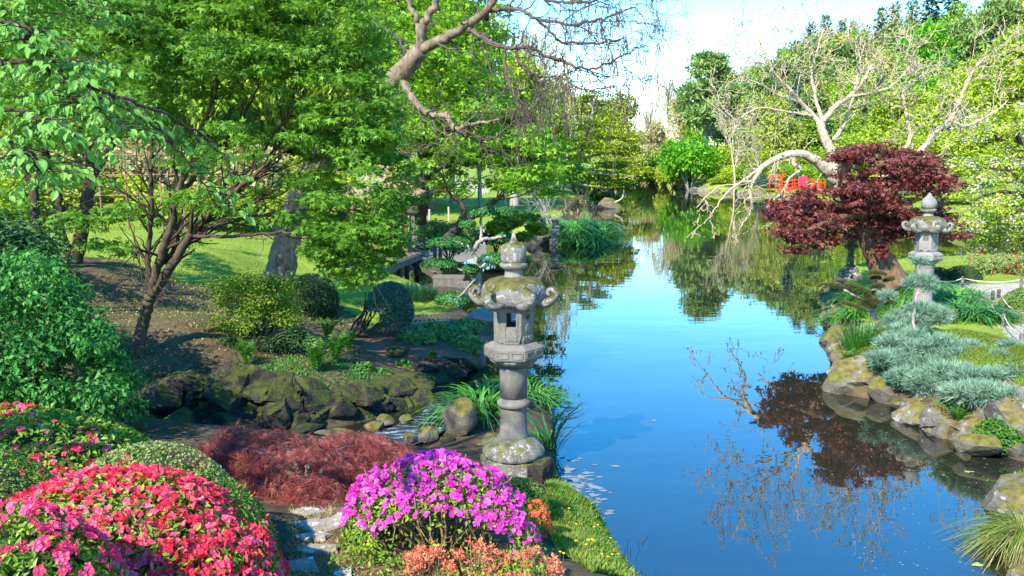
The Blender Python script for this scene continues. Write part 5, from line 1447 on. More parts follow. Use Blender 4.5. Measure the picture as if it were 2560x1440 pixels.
# --- near overhanging tree, trunk outside the frame to the left, its branches hang into the top left corner
rng = np.random.default_rng(320)
ov = thing('overhanging_tree', 'leafy branches with broad pale green leaves hanging into the top left corner', 'tree', (-6.4, 4.4, gz1(-6.4, 4.4)))
tb = np.array([-6.4, 4.4, gz1(-6.4, 4.4)])
add('trunk', tube(*smooth_line([(*(tb - [0, 0, .2]), .22), (*(tb + [.1, 0, 1.5]), .18), (*(tb + [.3, .1, 3.2]), .15), (*(tb + [.5, .2, 5.2]), .09), (*(tb + [.6, .3, 7.4]), .04)], 6), 10), M['bark_moss'], ov, True)
bs = [[(0, 150, 4.9, 7), (150, 195, 5.0, 6), (290, 240, 5.1, 5), (420, 290, 5.3, 4), (520, 350, 5.5, 3), (600, 440, 5.6, 2)],
      [(0, 60, 5.0, 6), (60, 100, 5.0, 5), (120, 140, 5.1, 4), (190, 160, 5.3, 2)],
      [(0, 270, 4.6, 5), (120, 310, 4.6, 4), (240, 350, 4.7, 2)],
      [(0, 350, 4.4, 5), (60, 390, 4.4, 4), (110, 430, 4.4, 2)],
      [(0, -60, 5.2, 5), (70, -40, 5.3, 4), (140, -10, 5.5, 3), (170, 40, 5.6, 2)],
      [(300, 245, 5.1, 4), (400, 330, 5.2, 3), (480, 420, 5.3, 2), (530, 500, 5.3, 1.5)],
      [(150, 195, 5.0, 4), (200, 260, 4.9, 3), (330, 330, 4.9, 2)]]
lp = []
for j, b_ in enumerate(bs):
    L4 = limb(b_)
    if j < 5:
        st = tb + [.2, .08, 2.6 + .35 * j]; L4 = [(*st, .05), (*((st + np.array(L4[0][:3])) / 2 + [0, 0, .15]), .03)] + L4
    p, r = smooth_line(L4, 7, .008, rng); add('branch', tube(p, r, 6), M['bark_dk'], ov, True)
    s0 = 14 if j < 5 else 3
    for i in range(s0, len(p), 1):
        for s in range(2 if p[i][0] / p[i][1] < -.44 else 1):
            sd = nrm(np.cross(p[min(i + 1, len(p) - 1)] - p[i - 1], [0, 0, 1.0])) * (1 if s % 2 else -1)
            e = p[i] + sd * rng.uniform(.12, .42) + [rng.uniform(0, .15), 0, rng.uniform(-.14, .02)]
            lp.append((p[i], e))
tw = [tube(np.array([a, (a + b) / 2 + [0, 0, .02], b]), [.004, .003, .002], 3, False) for a, b in lp]
add('twig_mass', join(tw), M['bark_dk'], ov, False, 'stuff')
P, D, N = [], [], []
for a, b in lp:
    n = rng.integers(7, 12)
    for t in np.linspace(.15, 1.05, n):
        P.append(a + (b - a) * t + rng.normal(size=3) * .012); s = nrm(np.cross(b - a, [0, 0, 1.0])) * (1 if rng.random() < .5 else -1)
        D.append(nrm(s * rng.uniform(.3, 1) + (b - a) * 1.2 + [0, 0, -.75])); N.append(nrm(np.array([0, 0, 1.0]) + [.1, -.35, 0] + .4 * rng.normal(size=3)))
P, D, N = map(np.array, (P, D, N)); S = .052 * rng.uniform(.5, 1.3, len(P))
ms = []
for s in range(3):
    V, F = t_leaf(.58 + .06 * s, .08 + .05 * s, -.06 - .07 * s); me = make_mesh('leaf', V, np.array(F)); me.materials.append(M['styrax']); ms.append(me)
dist = np.linalg.norm(P - CAMP, axis=1); u = P[:, 0] / P[:, 1] * FPX + 1280
order = np.argsort(np.where((u > -10) & (u < 600), -S / dist, 1)); a_, b_ = order[:300], order[300:]
place_parts(ov, 'leaf', ms, P[a_], D[a_], N[a_], S[a_], rng)
add('leaf_mass', scatter(LEAF, P[b_], D[b_], N[b_], S[b_]), M['styrax'], ov, False, 'stuff')
# unseen rest of its crown, outside the frame, sized to shade the left
C = np.array([tb + [rng.uniform(-2.6, 2.0), rng.uniform(-2.2, 2.6), rng.uniform(3.6, 7.2)] for k in range(46)])
add('crown', leaf_cloud(rng, C, np.tile([.8, .8, .35], (len(C), 1)), 3200, OVW, .11, .6, .4, .2, .5), M['styrax'], ov, False, 'stuff')

# --- leaning catalpa with bare limbs reaching over the water
rng = np.random.default_rng(330)
ct = thing('leaning_catalpa', 'leaning grey trunked tree with bare contorted limbs reaching over the water', 'tree', G(690, 727))
d0 = 21.5
limbs = [
 [(686, 735, d0, 42), (705, 660, d0, 36), (735, 540, d0, 32), (775, 440, d0 - .2, 30), (850, 330, d0 - .4, 27), (930, 245, d0 - .7, 25), (1000, 188, d0 - 1, 24), (1052, 128, d0 - 1.2, 21)],
 [(1046, 140, d0 - 1.2, 15), (1055, 75, d0 - 1.3, 13), (1080, 25, d0 - 1.4, 12), (1105, -25, d0 - 1.5, 11), (1130, -80, d0 - 1.5, 9)],
 [(1052, 110, d0 - 1.2, 9), (1040, 50, d0 - 1.1, 8), (1020, 5, d0 - 1, 7), (1010, -40, d0 - 1, 6)],
 [(1045, 130, d0 - 1.2, 18), (1100, 100, d0 - 1.4, 15), (1170, 62, d0 - 1.7, 13), (1210, 30, d0 - 1.9, 11), (1250, -20, d0 - 2, 10), (1300, -60, d0 - 2, 8)],
 [(1165, 60, d0 - 1.7, 8), (1190, 85, d0 - 1.8, 7), (1255, 115, d0 - 2, 6), (1320, 122, d0 - 2.2, 5), (1400, 150, d0 - 2.5, 4.5), (1470, 172, d0 - 2.8, 4), (1540, 150, d0 - 3, 3), (1595, 120, d0 - 3, 2)],
 [(1260, 115, d0 - 2, 5), (1265, 180, d0 - 2.1, 4.5), (1285, 235, d0 - 2.2, 4), (1305, 260, d0 - 2.2, 2.5)],
 [(1290, 118, d0 - 2.1, 5), (1300, 155, d0 - 2.2, 4.5), (1340, 190, d0 - 2.4, 4), (1400, 195, d0 - 2.6, 3.5), (1470, 225, d0 - 2.8, 2.5), (1540, 215, d0 - 3, 2)],
 [(1220, 25, d0 - 1.9, 7), (1290, 20, d0 - 2.1, 6), (1340, 45, d0 - 2.3, 5), (1430, 60, d0 - 2.6, 4.5), (1510, 45, d0 - 2.9, 3.5), (1590, 20, d0 - 3.1, 2)],
 [(1340, 45, d0 - 2.3, 4.5), (1400, 100, d0 - 2.4, 4), (1470, 110, d0 - 2.6, 3.5), (1560, 95, d0 - 2.8, 2)],
 [(1000, 195, d0 - 1, 14), (1020, 228, d0 - 1.2, 12), (1050, 270, d0 - 1.4, 11), (1085, 290, d0 - 1.5, 10), (1115, 288, d0 - 1.6, 9), (1140, 322, d0 - 1.7, 9), (1170, 312, d0 - 1.8, 6), (1205, 305, d0 - 1.9, 5), (1250, 300, d0 - 2, 3)],
 [(1140, 322, d0 - 1.7, 6), (1200, 345, d0 - 1.9, 4), (1240, 340, d0 - 2, 3), (1290, 300, d0 - 2.1, 2)],
 [(1010, 220, d0 - 1.1, 7), (1015, 150, d0 - .8, 6), (990, 90, d0 - .6, 5), (940, 70, d0 - .4, 5), (880, 78, d0 - .2, 5)],
 [(800, 405, d0 - .2, 12), (870, 375, d0 - .9, 9), (960, 370, d0 - 1.3, 6), (1040, 390, d0 - 1.6, 3)],
 [(1290, -40, d0 - 2, 7), (1370, 0, d0 - 2.3, 5), (1450, 5, d0 - 2.6, 4), (1540, -10, d0 - 2.9, 3)],
]
ls = [line([(a, b, c, r * (1 if i == 0 else .8)) for a, b, c, r in l], 7, .02, rng) for i, l in enumerate(limbs)]
for j, (p, r) in enumerate(ls): add('trunk' if j == 0 else 'limb', tube(p, r, 14 if j == 0 else 8), M['bark_cat' if j < 4 or j == 9 else 'bark_twig'], ct, True)
polys, tips = [], []
for j, (p, r) in enumerate(ls[3:]):
    for i in range(5, len(p), 2 if j in (1, 3, 4, 5, 10) else 3):
        dd = nrm(p[min(i + 1, len(p) - 1)] - p[i - 1]); sd = nrm(np.cross(dd, rng.normal(size=3)))
        grow(rng, p[i], nrm(dd * .8 + .8 * sd), rng.uniform(.5, 1.2), min(.028, r[i] * .5), 2, polys, tips, .3, .02, 5, (2, 3), .68, .8, .0055)
add('twig_mass', tubes([(p, r) for p, r, l in polys], 4), M['bark_twig'], ct, True, 'stuff')
pods = []
for p, d in tips:
    if p[0] > 0 and rng.random() < .75:
        for k in range(rng.integers(1, 4)):
            q = p + rng.normal(size=3) * .05; L = rng.uniform(.22, .42); s = rng.normal(size=3) * .05
            pods.append(tube(np.array([q, q + [s[0], s[1], -L * .5], q + [s[0] * 1.5, s[1] * 1.5, -L]]), [.006, .008, .004], 3, False))
if pods: add('seed_pod_mass', join(pods), M['pod'], ct, False, 'stuff')

# --- bright maple behind
rng = np.random.default_rng(340)
def layered_tree(name, label, base, trunk, poly, npad, dist, dj, pad, n, tm, size, mat, seed, dens=None, bark='bark_dk', cat='tree', flat=.7, twigs=True):
    rng = np.random.default_rng(seed); root = thing(name, label, cat, base)
    first = None
    for j, t in enumerate(trunk):
        p, r = line(t, 7, .02, rng); add('trunk' if j == 0 else 'branch', tube(p, r, 8), M[bark], root, True)
    pads = pts_in_poly(rng, poly, npad, dens); pw = np.array([WD(a, b, dist + rng.normal() * dj) for a, b in pads])
    add('crown', leaf_cloud(rng, pw, np.tile(pad, (len(pw), 1)) * rng.uniform(.7, 1.3, (len(pw), 1)), n, tm, size, flat, .35, .15, .5), M[mat], root, False, 'stuff')
    if twigs:
        T = np.concatenate([line(t, 7)[0] for t in trunk]); pl = []
        for q in pw[::2]:
            k = np.argmin(((T - q) ** 2).sum(1) + 8 * np.maximum(0, T[:, 2] - q[2]))
            pl.append(smooth_line([(*T[k], .03), (*((T[k] + q) / 2 + rng.normal(size=3) * .15), .018), (*q, .006)], 4))
        add('branch_mass', tubes(pl, 4), M[bark], root, True, 'stuff')
    return root
layered_tree('bright_maple', 'large fresh green maple behind the bare contorted limbs', G(1290, 515),
 [[(1110, 610, 31, 14), (1150, 560, 31, 12), (1200, 530, 31, 9), (1240, 500, 31, 7)], [(1150, 560, 31, 8), (1160, 520, 31, 6), (1120, 480, 31, 4)], [(1050, 560, 33, 16), (1060, 420, 33, 14), (1030, 250, 33, 11), (1000, 100, 33, 8), (990, -50, 33, 5)], [(1060, 400, 33, 9), (1130, 300, 33, 7), (1180, 200, 33, 5), (1220, 60, 33, 3)], [(1055, 440, 33, 9), (1150, 400, 32, 7), (1250, 380, 32, 5), (1330, 400, 31, 3)]],
 [(860, -60), (1250, -60), (1250, 60), (1270, 200), (1310, 300), (1390, 370), (1400, 470), (1330, 500), (1200, 480), (1080, 470), (1010, 420), (960, 250), (880, 100)], 260, 32, 1.6, [.75, .75, .22], 22000, PALM3, .18, 'maple_back', 341)
# --- cloud pruned niwaki in the pond
rng = np.random.default_rng(350)
nw = thing('niwaki_tree', 'cloud pruned small tree with green pads on crooked pale stems behind the tall lantern', 'tree', WZ(1195, 745, 0))
for j, t in enumerate([[(1196, 748, 23.5, 8), (1197, 700, 23.5, 7), (1190, 650, 23.5, 6), (1182, 628, 23.5, 6), (1205, 600, 23.4, 5), (1240, 595, 23.3, 4), (1265, 590, 23.2, 3)], [(1184, 630, 23.5, 5), (1165, 615, 23.6, 4), (1140, 605, 23.7, 3)], [(1203, 602, 23.5, 4), (1202, 560, 23.5, 3.5), (1203, 530, 23.5, 3)], [(1195, 670, 23.5, 4), (1230, 660, 23.3, 3), (1240, 645, 23.3, 2)], [(1190, 705, 23.4, 4), (1165, 680, 23.2, 3), (1120, 660, 23.1, 2)], [(1202, 545, 23.5, 2.5), (1215, 535, 23.5, 2)], [(1194, 690, 23.4, 3), (1150, 740, 23.0, 2.5), (1130, 750, 22.9, 2)]]):
    p, r = line(t, 6, .01, rng); add('trunk' if j == 0 else 'branch', tube(p, r, 7), M['bark_gr'], nw, True)
for k, (px, py, w, h) in enumerate([(1120, 600, 58, 17), (1100, 655, 48, 14), (1235, 645, 42, 18), (1215, 525, 38, 15), (1168, 555, 22, 12), (1262, 590, 26, 14), (1175, 668, 24, 12), (1130, 742, 45, 18), (1265, 525, 30, 14), (1270, 640, 30, 15)]):
    s = MPP(23.4); P, N = dome_pts(rng, WD(px, py + h * .5, 23.3 + rng.normal() * .2), np.array([w * s, w * s * .8, h * s * 1.3]), 1000, -.25, .1)
    add('foliage_pad', scatter(OV, P - N * rng.random((len(P), 1)) * .08, nrm(rnd_basis(N, rng) + .3 * N - [0, 0, .2]), nrm(N + .5 * rng.normal(size=N.shape)), .075 * rng.uniform(.6, 1.2, len(P))), M['niwaki'], nw)
rock(1196, 752, 23.4, (.35, .3, .2), 355, M['rock_moss'], 'low mossy rock in the pond at the foot of the cloud pruned tree', z=.02)
# shrub bank beyond the pond
L_ = [(1055 + rng.uniform(0, 120), 590 + rng.uniform(-22, 22), 37 + rng.uniform(-1, 1), .6, .6, .35) for k in range(16)]
clumpy_shrub('pond_shrub', 'silvery green shrub at the far edge of the pond beside the lamp post', 'shrub', bl(L_), 5000, OV, .16, M['hosta'], 356)
L_ = [(1220 + rng.uniform(-25, 45), 590 + rng.uniform(-8, 10), 38 + rng.uniform(-1, 1), .3, .3, .2) for k in range(10)]
clumpy_shrub('pond_shrub', 'dark shrub at the far edge of the pond behind the cloud pruned tree', 'shrub', bl(L_), 1600, OV, .13, M['shrub_dark'], 357)
L_ = [(1290 + rng.uniform(-60, 60), 570 + rng.uniform(-35, 30), 36 + rng.uniform(-1, 1), .4, .4, .14) for k in range(24)]
clumpy_shrub('pond_shrub', 'light green spreading bush above the finial of the tall lantern', 'shrub', bl(L_), 4500, PALM3, .17, M['shrub_yel'], 358, flat=.7)
# multi-stem clipped shrub (mushroom pads) and stump on the far bank
rng = np.random.default_rng(360); s = MPP(50)
pom = thing('pompom_shrub', 'clipped shrub of olive mushroom pads on many bare stems on the far point', 'shrub', WD(1430, 560, 50))
for k, (px, py, w) in enumerate([(1413, 495, 14), (1433, 500, 13), (1452, 496, 18), (1440, 512, 13), (1458, 512, 14), (1403, 518, 12), (1420, 545, 18), (1407, 552, 13), (1436, 556, 15), (1420, 520, 10)]):
    P, N = dome_pts(rng, WD(px, py + 3, 50 + rng.normal() * .4), np.array([w * s, w * s, w * s * .55]), 500, -.3, .05)
    add('foliage_pad', scatter(OV, P, nrm(rnd_basis(N, rng) + .3 * N), nrm(N + .4 * rng.normal(size=N.shape)), np.full(len(P), .10)), M['dkpine'], pom)
    a = WD(1428 + (px - 1428) * .35, 562, 50); b = WD(px, py + 3, 50)
    add('stem', tube(*smooth_line([(*a, .09), (*((a + b) / 2 + rng.normal(size=3) * .06), .08), (*b, .06)], 4), 6), M['bark_br'], pom, True)
tr_ = thing('mushroom_tree', 'grey trunk topped by a flat dark clipped cap on the far bank', 'tree', WD(1287, 512, 48))
add('trunk', tube(*line([(1286, 516, 48, 13), (1287, 490, 48, 11), (1290, 455, 48, 10), (1293, 400, 48, 8), (1290, 330, 48, 6)], 5), 10), M['bark_gr'], tr_, True)
P, N = dome_pts(rng, WD(1300, 462, 47.6), np.array([24 * MPP(48), .45, .28]), 2500, -.35, .08)
add('clipped_cap', scatter(OV, P, nrm(rnd_basis(N, rng) + .3 * N), nrm(N + .4 * rng.normal(size=N.shape)), np.full(len(P), .10)), M['dkpine'], tr_)
# brushwood tangle on the point
rng = np.random.default_rng(361); polys, tips = [], []
bw = thing('bare_bush', 'tangle of bare brown twigs above the sedges on the far point', 'shrub', WD(1460, 585, 48))
for k in range(40):
    q = WD(1440 + rng.uniform(-30, 50), 588, 48 + rng.normal() * .6); q[2] = max(.1, gz1(q[0], q[1]))
    grow(rng, q, [rng.normal() * .6, rng.normal() * .5, 1], 1.0, .012, 1, polys, tips, .3, .0, 4, (3, 4), .7, .8, .006)
add('twig_mass', tubes([(p, r) for p, r, l in polys], 3), M['bark_twig'], bw, False, 'stuff')
rng = np.random.default_rng(362); polys, tips = [], []
bw = thing('bare_bush', 'bare twiggy bush left of the olive mushroom pads', 'shrub', WD(1370, 540, 46))
for k in range(26):
    q = WD(1365 + rng.uniform(-22, 25), 545, 46 + rng.normal() * .6); q[2] = max(.1, gz1(q[0], q[1]))
    grow(rng, q, [rng.normal() * .5, rng.normal() * .5, 1], 1.6, .02, 1, polys, tips, .3, .0, 4, (3, 4), .7, .8, .006)
add('twig_mass', tubes([(p, r) for p, r, l in polys], 3), M['bark_gr'], bw, False, 'stuff')
rock(1362, 590, 43.4, (.75, .6, .55), 363, M['rock_moss'], 'mossy rock leaning against the weathered lantern')
rock(1335, 600, 43.2, (.55, .5, .32), 364, M['rock_moss'], 'low mossy rock left of the weathered lantern')
# snag island
sn = thing('snag_islet', 'small mossy islet with a dead branch pointing over the lake', 'islet', WZ(1520, 521, 0))
q = WZ(1520, 521, 0); V, F = rock_shape(365, (1.15, .8, .75), 4, 8, .12); add('mossy_stump', (V + q + [0, 0, .12], F), M['rock_moss'], sn)
add('dead_branch', tube(*line([(1530, 512, q[1], 3), (1541, 504, q[1], 2.6), (1548, 501, q[1], 2.2), (1556, 494, q[1], 1.8), (1558, 486, q[1], 1.2)], 5), 6), M['bark_pale'], sn, True)
# ------------------------------------------------------------------ right island
rng = np.random.default_rng(400)
# red maple
rm = thing('red_maple', 'spreading dark red Japanese maple with a thick leaning trunk on the island', 'maple', G(2215, 700))
d = 23.5
tr = [
 [(2228, 712, d, 44), (2205, 660, d, 34), (2180, 610, d, 27), (2150, 550, d, 22), (2120, 490, d, 19), (2110, 430, d, 16), (2115, 390, d, 10)],
 [(2165, 580, d, 16), (2190, 530, d, 14), (2230, 480, d - .2, 12), (2280, 440, d - .3, 9), (2330, 420, d - .3, 6), (2370, 440, d - .3, 4)],
 [(2135, 520, d, 13), (2090, 510, d - .3, 10), (2030, 520, d - .5, 7), (1980, 540, d - .6, 4)],
 [(2120, 480, d, 12), (2160, 440, d - .2, 10), (2190, 415, d - .3, 10), (2230, 405, d - .4, 8), (2270, 395, d - .4, 5)],
 [(2140, 540, d, 10), (2080, 550, d - .6, 8), (2010, 580, d - .9, 5)],
 [(2190, 530, d, 9), (2260, 560, d + .5, 7), (2340, 560, d + .6, 4)],
 [(2225, 700, d - .25, 12), (2222, 660, d - .3, 10), (2205, 615, d - .35, 8), (2190, 590, d - .3, 6)],
]
for j, t in enumerate(tr): 
    p, r = line(t, 7, .01, rng); add('trunk' if j == 0 else 'branch', tube(p, r, 12 if j == 0 else 8), M['bark_br'], rm, True)
def rd(X, Y):
    dd = np.ones(len(X)); dd[(X > 2060) & (X < 2300) & (Y > 400) & (Y < 450)] = .35; dd[(X > 2090) & (X < 2240) & (Y > 590)] = .1
    dd[(X > 2240) & (X < 2320) & (Y > 470) & (Y < 520)] = .2; return dd
pads = pts_in_poly(rng, [(2070, 375), (2200, 362), (2290, 372), (2340, 410), (2390, 450), (2340, 490), (2370, 540), (2400, 590), (2340, 600), (2250, 570), (2240, 610), (2140, 590), (2060, 610), (1980, 630), (1975, 580), (1935, 560), (1930, 520), (1990, 490), (2060, 450), (2050, 420)], 210, rd)
pw = np.array([WD(a, b, d + rng.normal() * .8) for a, b in pads])
C = pw; R_ = np.tile([.50, .50, .11], (len(C), 1)) * rng.uniform(.7, 1.25, (len(C), 1))
add('crown', leaf_cloud(rng, C, R_, 18000, PALM3, .12, .75, .4, .15, .5), M['redmaple'], rm, False, 'stuff')
T = np.concatenate([line(t, 7)[0] for t in tr]); pl = []
for q in pw[::2]:
    k = np.argmin(((T - q) ** 2).sum(1)); pl.append(smooth_line([(*T[k], .025), (*((T[k] + q) / 2 + rng.normal(size=3) * .08), .015), (*q, .005)], 4))
add('branch_mass', tubes(pl, 4), M['bark_br'], rm, True, 'stuff')
# hanging tip in front of the trunk
add('hanging_spray', leaf_cloud(rng, np.array([WD(2205, 622, d - .6), WD(2330, 630, d - .4), WD(2300, 590, d - .4)]), np.array([[.22, .2, .2], [.2, .2, .12], [.25, .2, .1]]), 900, PALM3, .11, .6, .5, .1, .5), M['redmaple'], rm, False, 'stuff')

# bare contorted catalpa behind it
rng = np.random.default_rng(410)
bc_ = thing('bare_catalpa', 'bare pale contorted tree arching over the lake behind the red maple', 'tree', ground_at(2120, 28.5))
d = 28.5
bb = ground_at(2120, 28.5)
LM = [
 [(2225, 700, d, 36), (2195, 620, d, 34), (2140, 540, d, 32), (2090, 450, d, 30), (2078, 385, d, 24), (2058, 335, d, 20), (2050, 305, d, 18)],
 [(2052, 310, d, 13), (2020, 275, d, 11), (1985, 235, d - .2, 9), (1950, 200, d - .4, 7), (1925, 165, d - .5, 6), (1905, 120, d - .6, 5), (1890, 75, d - .6, 3)],
 [(2055, 305, d, 14), (2090, 265, d, 12), (2125, 240, d + .2, 10), (2160, 200, d + .3, 7), (2185, 150, d + .4, 5), (2215, 105, d + .5, 3)],
 [(2060, 310, d, 10), (2040, 250, d + .4, 8), (2030, 180, d + .6, 6), (2045, 120, d + .7, 4), (2060, 70, d + .8, 3)],
 [(2085, 350, d, 11), (2105, 320, d + .5, 9), (2125, 270, d + .6, 8), (2140, 210, d + .7, 6), (2150, 150, d + .8, 4), (2140, 90, d + .8, 2.5)],
 [(2090, 450, d, 26), (2060, 420, d - .2, 22), (2030, 395, d - .4, 18), (1990, 384, d - .6, 15), (1945, 395, d - .8, 13), (1905, 420, d - 1, 11), (1885, 450, d - 1.1, 8), (1875, 480, d - 1.2, 6), (1880, 520, d - 1.3, 4), (1850, 570, d - 1.4, 2.5)],
 [(1985, 388, d - .6, 12), (1985, 410, d - .7, 10), (2000, 425, d - .7, 8), (1975, 445, d - .8, 6), (1955, 480, d - .9, 4), (1915, 520, d - 1, 3)],
 [(1905, 420, d - 1, 8), (1860, 450, d - 1.2, 6), (1820, 480, d - 1.4, 5), (1790, 520, d - 1.5, 3.5), (1760, 560, d - 1.6, 2)],
 [(1885, 450, d - 1.1, 5), (1840, 460, d - 1.3, 4), (1790, 470, d - 1.5, 3), (1740, 520, d - 1.7, 2)],
 [(2150, 555, d, 22), (2190, 460, d + .3, 20), (2250, 410, d + .5, 18), (2300, 380, d + .6, 16), (2340, 330, d + .7, 13), (2375, 300, d + .8, 11), (2400, 250, d + .9, 9), (2425, 190, d + 1, 7), (2450, 160, d + 1.1, 5), (2500, 140, d + 1.2, 3)],
 [(2378, 302, d + .8, 8), (2415, 315, d + .9, 7), (2450, 300, d + 1, 6), (2500, 270, d + 1.1, 4), (2520, 250, d + 1.1, 3)],
 [(2240, 415, d + .5, 14), (2275, 350, d + .9, 9), (2265, 290, d + 1, 8), (2258, 230, d + 1.1, 6), (2285, 200, d + 1.2, 5), (2340, 170, d + 1.3, 3)],
 [(2262, 270, d + 1, 6), (2225, 260, d + 1.2, 4), (2190, 215, d + 1.2, 3)],
 [(2000, 255, d - .1, 8), (1950, 240, d - .3, 5), (1900, 210, d - .5, 4), (1860, 190, d - .6, 2.5)],
 [(2035, 290, d, 8), (1970, 280, d - .5, 5), (1900, 270, d - .8, 4), (1840, 300, d - 1, 2.5)],
 [(2125, 240, d + .2, 7), (2170, 235, d, 5), (2230, 215, d - .2, 4), (2280, 160, d - .2, 2.5)],
]
ls = [line([(a, b, c, r * (.52 if i != 5 else .62)) for a, b, c, r in l], 7, .012, rng) for i, l in enumerate(LM)]
for j, (p, r) in enumerate(ls): add('trunk' if j == 0 else 'limb', tube(p, r, 12 if j in (0, 5) else 8), M['bark_pale'], bc_, True)
polys, tips = [], []
for j, (p, r) in enumerate(ls[1:]):
    hang = j in (4, 5, 6, 7)
    for i in range(6, len(p), 3):
        if hang and i < 26: 
            if rng.random() < .6: continue
        dd = nrm(p[min(i + 1, len(p) - 1)] - p[i - 1]); sd = nrm(np.cross(dd, rng.normal(size=3)))
        grow(rng, p[i], nrm(dd * .8 + .9 * sd + [0, 0, -.3 if hang else .3]), rng.uniform(.6, 1.3) * (.55 if hang else 1), min(.024, r[i] * .5), 3 if i % 2 and not hang else 2, polys, tips, .34, -.05 if hang else .10, 5, (2, 3), .68, .85, .0095, .12)
add('twig_mass', tubes([(p, r) for p, r, l in polys], 4), M['bark_pale'], bc_, True, 'stuff')
P = np.array([t[0] for t in tips]); P = np.repeat(P, 4, 0) + rng.normal(size=(len(P) * 4, 3)) * .05
k = rng.random(len(P)) < .55; P = P[k]
add('bud_mass', scatter(OVW, P, unit(rng, len(P)), unit(rng, len(P)) + [0, 0, 1], .09 * rng.uniform(.5, 1.2, len(P))), M['t_olive'], bc_, False, 'stuff')
print('bare tips', len(tips))

# shore rocks of the island (px, py, dist, half size)
for k, (px, py, dd, sz, mt, lab) in enumerate([
 (2160, 945, 15.6, (.52, .45, .40), 'rock_lt', 'big pale cracked boulder with a brown top at the left corner of the island'),
 (2262, 985, 15.0, (.42, .40, .40), 'rock_lt', 'upright grey boulder second from the left along the island shore'),
 (2330, 1000, 14.2, (.5, .42, .36), 'rock_lt', 'brown topped boulder beneath the blue pine'),
 (2375, 1045, 13.4, (.55, .42, .40), 'rock_lt', 'pale rounded boulder in the middle of the island shore'),
 (2425, 1075, 12.9, (.52, .34, .28), 'rock_lt', 'long low yellowish boulder at the waterline of the island'),
 (2470, 1030, 12.9, (.42, .4, .38), 'rock_lt', 'brown boulder between the fern and the round green tuft'),
 (2530, 1035, 12.4, (.42, .4, .45), 'rock_lt', 'tall stone block at the right edge under the blue pine branch'),
 (2455, 1115, 12.0, (.36, .26, .18), 'rock_moss', 'mossy stone slipping into the water below the round tuft'),
 (2345, 1075, 13.3, (.3, .25, .16), 'rock_lt', 'small pale stone at the waterline beside the middle boulder'),
 (2110, 850, 20.5, (.45, .4, .42), 'rock_moss', 'reddish mossy rock behind the upright green tuft'),
 (2190, 815, 19.0, (.42, .25, .14), 'rock_lt', 'flat grey stone lying in front of the small pruned pine'),
 (2480, 852, 16.5, (.28, .18, .09), 'rock_lt', 'flat stone set in the moss lawn'),
 (2075, 745, 26.5, (.4, .3, .2), 'rock_moss', 'low rock at the far left tip of the island'),
 (2100, 720, 26.5, (.5, .4, .25), 'rock_moss', 'mossy rock in front of the small dark lantern'),
 (2290, 960, 15.6, (.4, .3, .3), 'rock_lt', 'grey stone tucked under the blue pine foliage')]):
    rock(px, py, dd, sz, 420 + k, M[mt], lab, name='shore_rock', rot=k * 1.3, level=4 if k < 7 else 3, cuts=13, rough=.08)
rock(2555, 1260, 9.6, (.50, .5, .38), 440, M['rock_lt'], 'large pale rock with orange lichen at the right edge', name='shore_rock', rot=.4, level=4, cuts=10)
rock(2560, 1446, 8.3, (.25, .2, .14), 441, M['rock_lt'], 'small grey rock in the bottom right corner', name='shore_rock', level=3)
rock(2490, 1280, 9.7, (.16, .14, .1), 442, M['rock_lt'], 'pale pointed stone at the waterline left of the grass clump', name='shore_rock', level=3)

# smaller stones closing the shoreline of the island
shore = np.array(LAND_C[:13]); sl = np.r_[0, np.cumsum(np.linalg.norm(np.diff(shore, axis=0), axis=1))]; rr_ = np.random.default_rng(445); t_ = 1.0; k = 0
while t_ < sl[-1]:
    q = np.array([np.interp(t_, sl, shore[:, 0]), np.interp(t_, sl, shore[:, 1]), 0.0]); r0 = rr_.uniform(.20, .42)
    V, F = rock_shape(4450 + k, (r0 * rr_.uniform(.9, 1.3), r0, r0 * rr_.uniform(.6, .95)), 2, 9, .08)
    single('edge_stone', (rotz(V, rr_.uniform(0, 6)) + q + [.1, .1, .08], F), M['rock_lt' if rr_.random() < .7 else 'rock_moss'], q, 'weathered stone among those closing the shoreline of the island', 'rock', 'stones along the island shoreline')
    t_ += r0 * rr_.uniform(1.3, 2.0); k += 1
# grass clump bottom right
mop = blade_clump('mop_grass', 'drooping mop of green and straw coloured grass at the right edge', 'grass', np.array([WD(2560, 1330, 9.0)[0], 9.0, .35]), .22, 900, .62, .006, 1.15, M['grass'], 450, nobj=0)
blade_clump('mop_grass_skirt', 'straw coloured skirt of the grass mop at the right edge', 'grass', np.array([WD(2560, 1350, 8.95)[0], 8.95, .28]), .22, 400, .60, .006, 1.4, M['drygrass'], 451, nobj=0, into=mop)
# daylilies
for k, (px, py, r, n, L, lab) in enumerate([
 (2130, 790, .5, 200, .85, 'at the left water edge of the island'), (2180, 745, .6, 240, .8, 'beneath the red maple trunk'), (2250, 770, .5, 200, .8, 'left of the pale lantern column'),
 (2290, 725, .6, 200, .75, 'behind the pale lantern column'), (2370, 765, .55, 240, .85, 'right of the pale lantern base'), (2410, 790, .5, 260, .85, 'in front beside the round green ball'), (2450, 795, .5, 260, .85, 'large and arching at the right of the strip'), (2400, 745, .55, 200, .8, 'behind the arching one by the path'), (2125, 745, .5, 180, .75, 'below the small dark lantern')]):
    q = G(px, py); blade_clump('daylily', 'green daylily clump ' + lab, 'daylily', q, r, n, L, .035, 1.0, M['lily'], 460 + k, nobj=0, group='daylilies on the island')
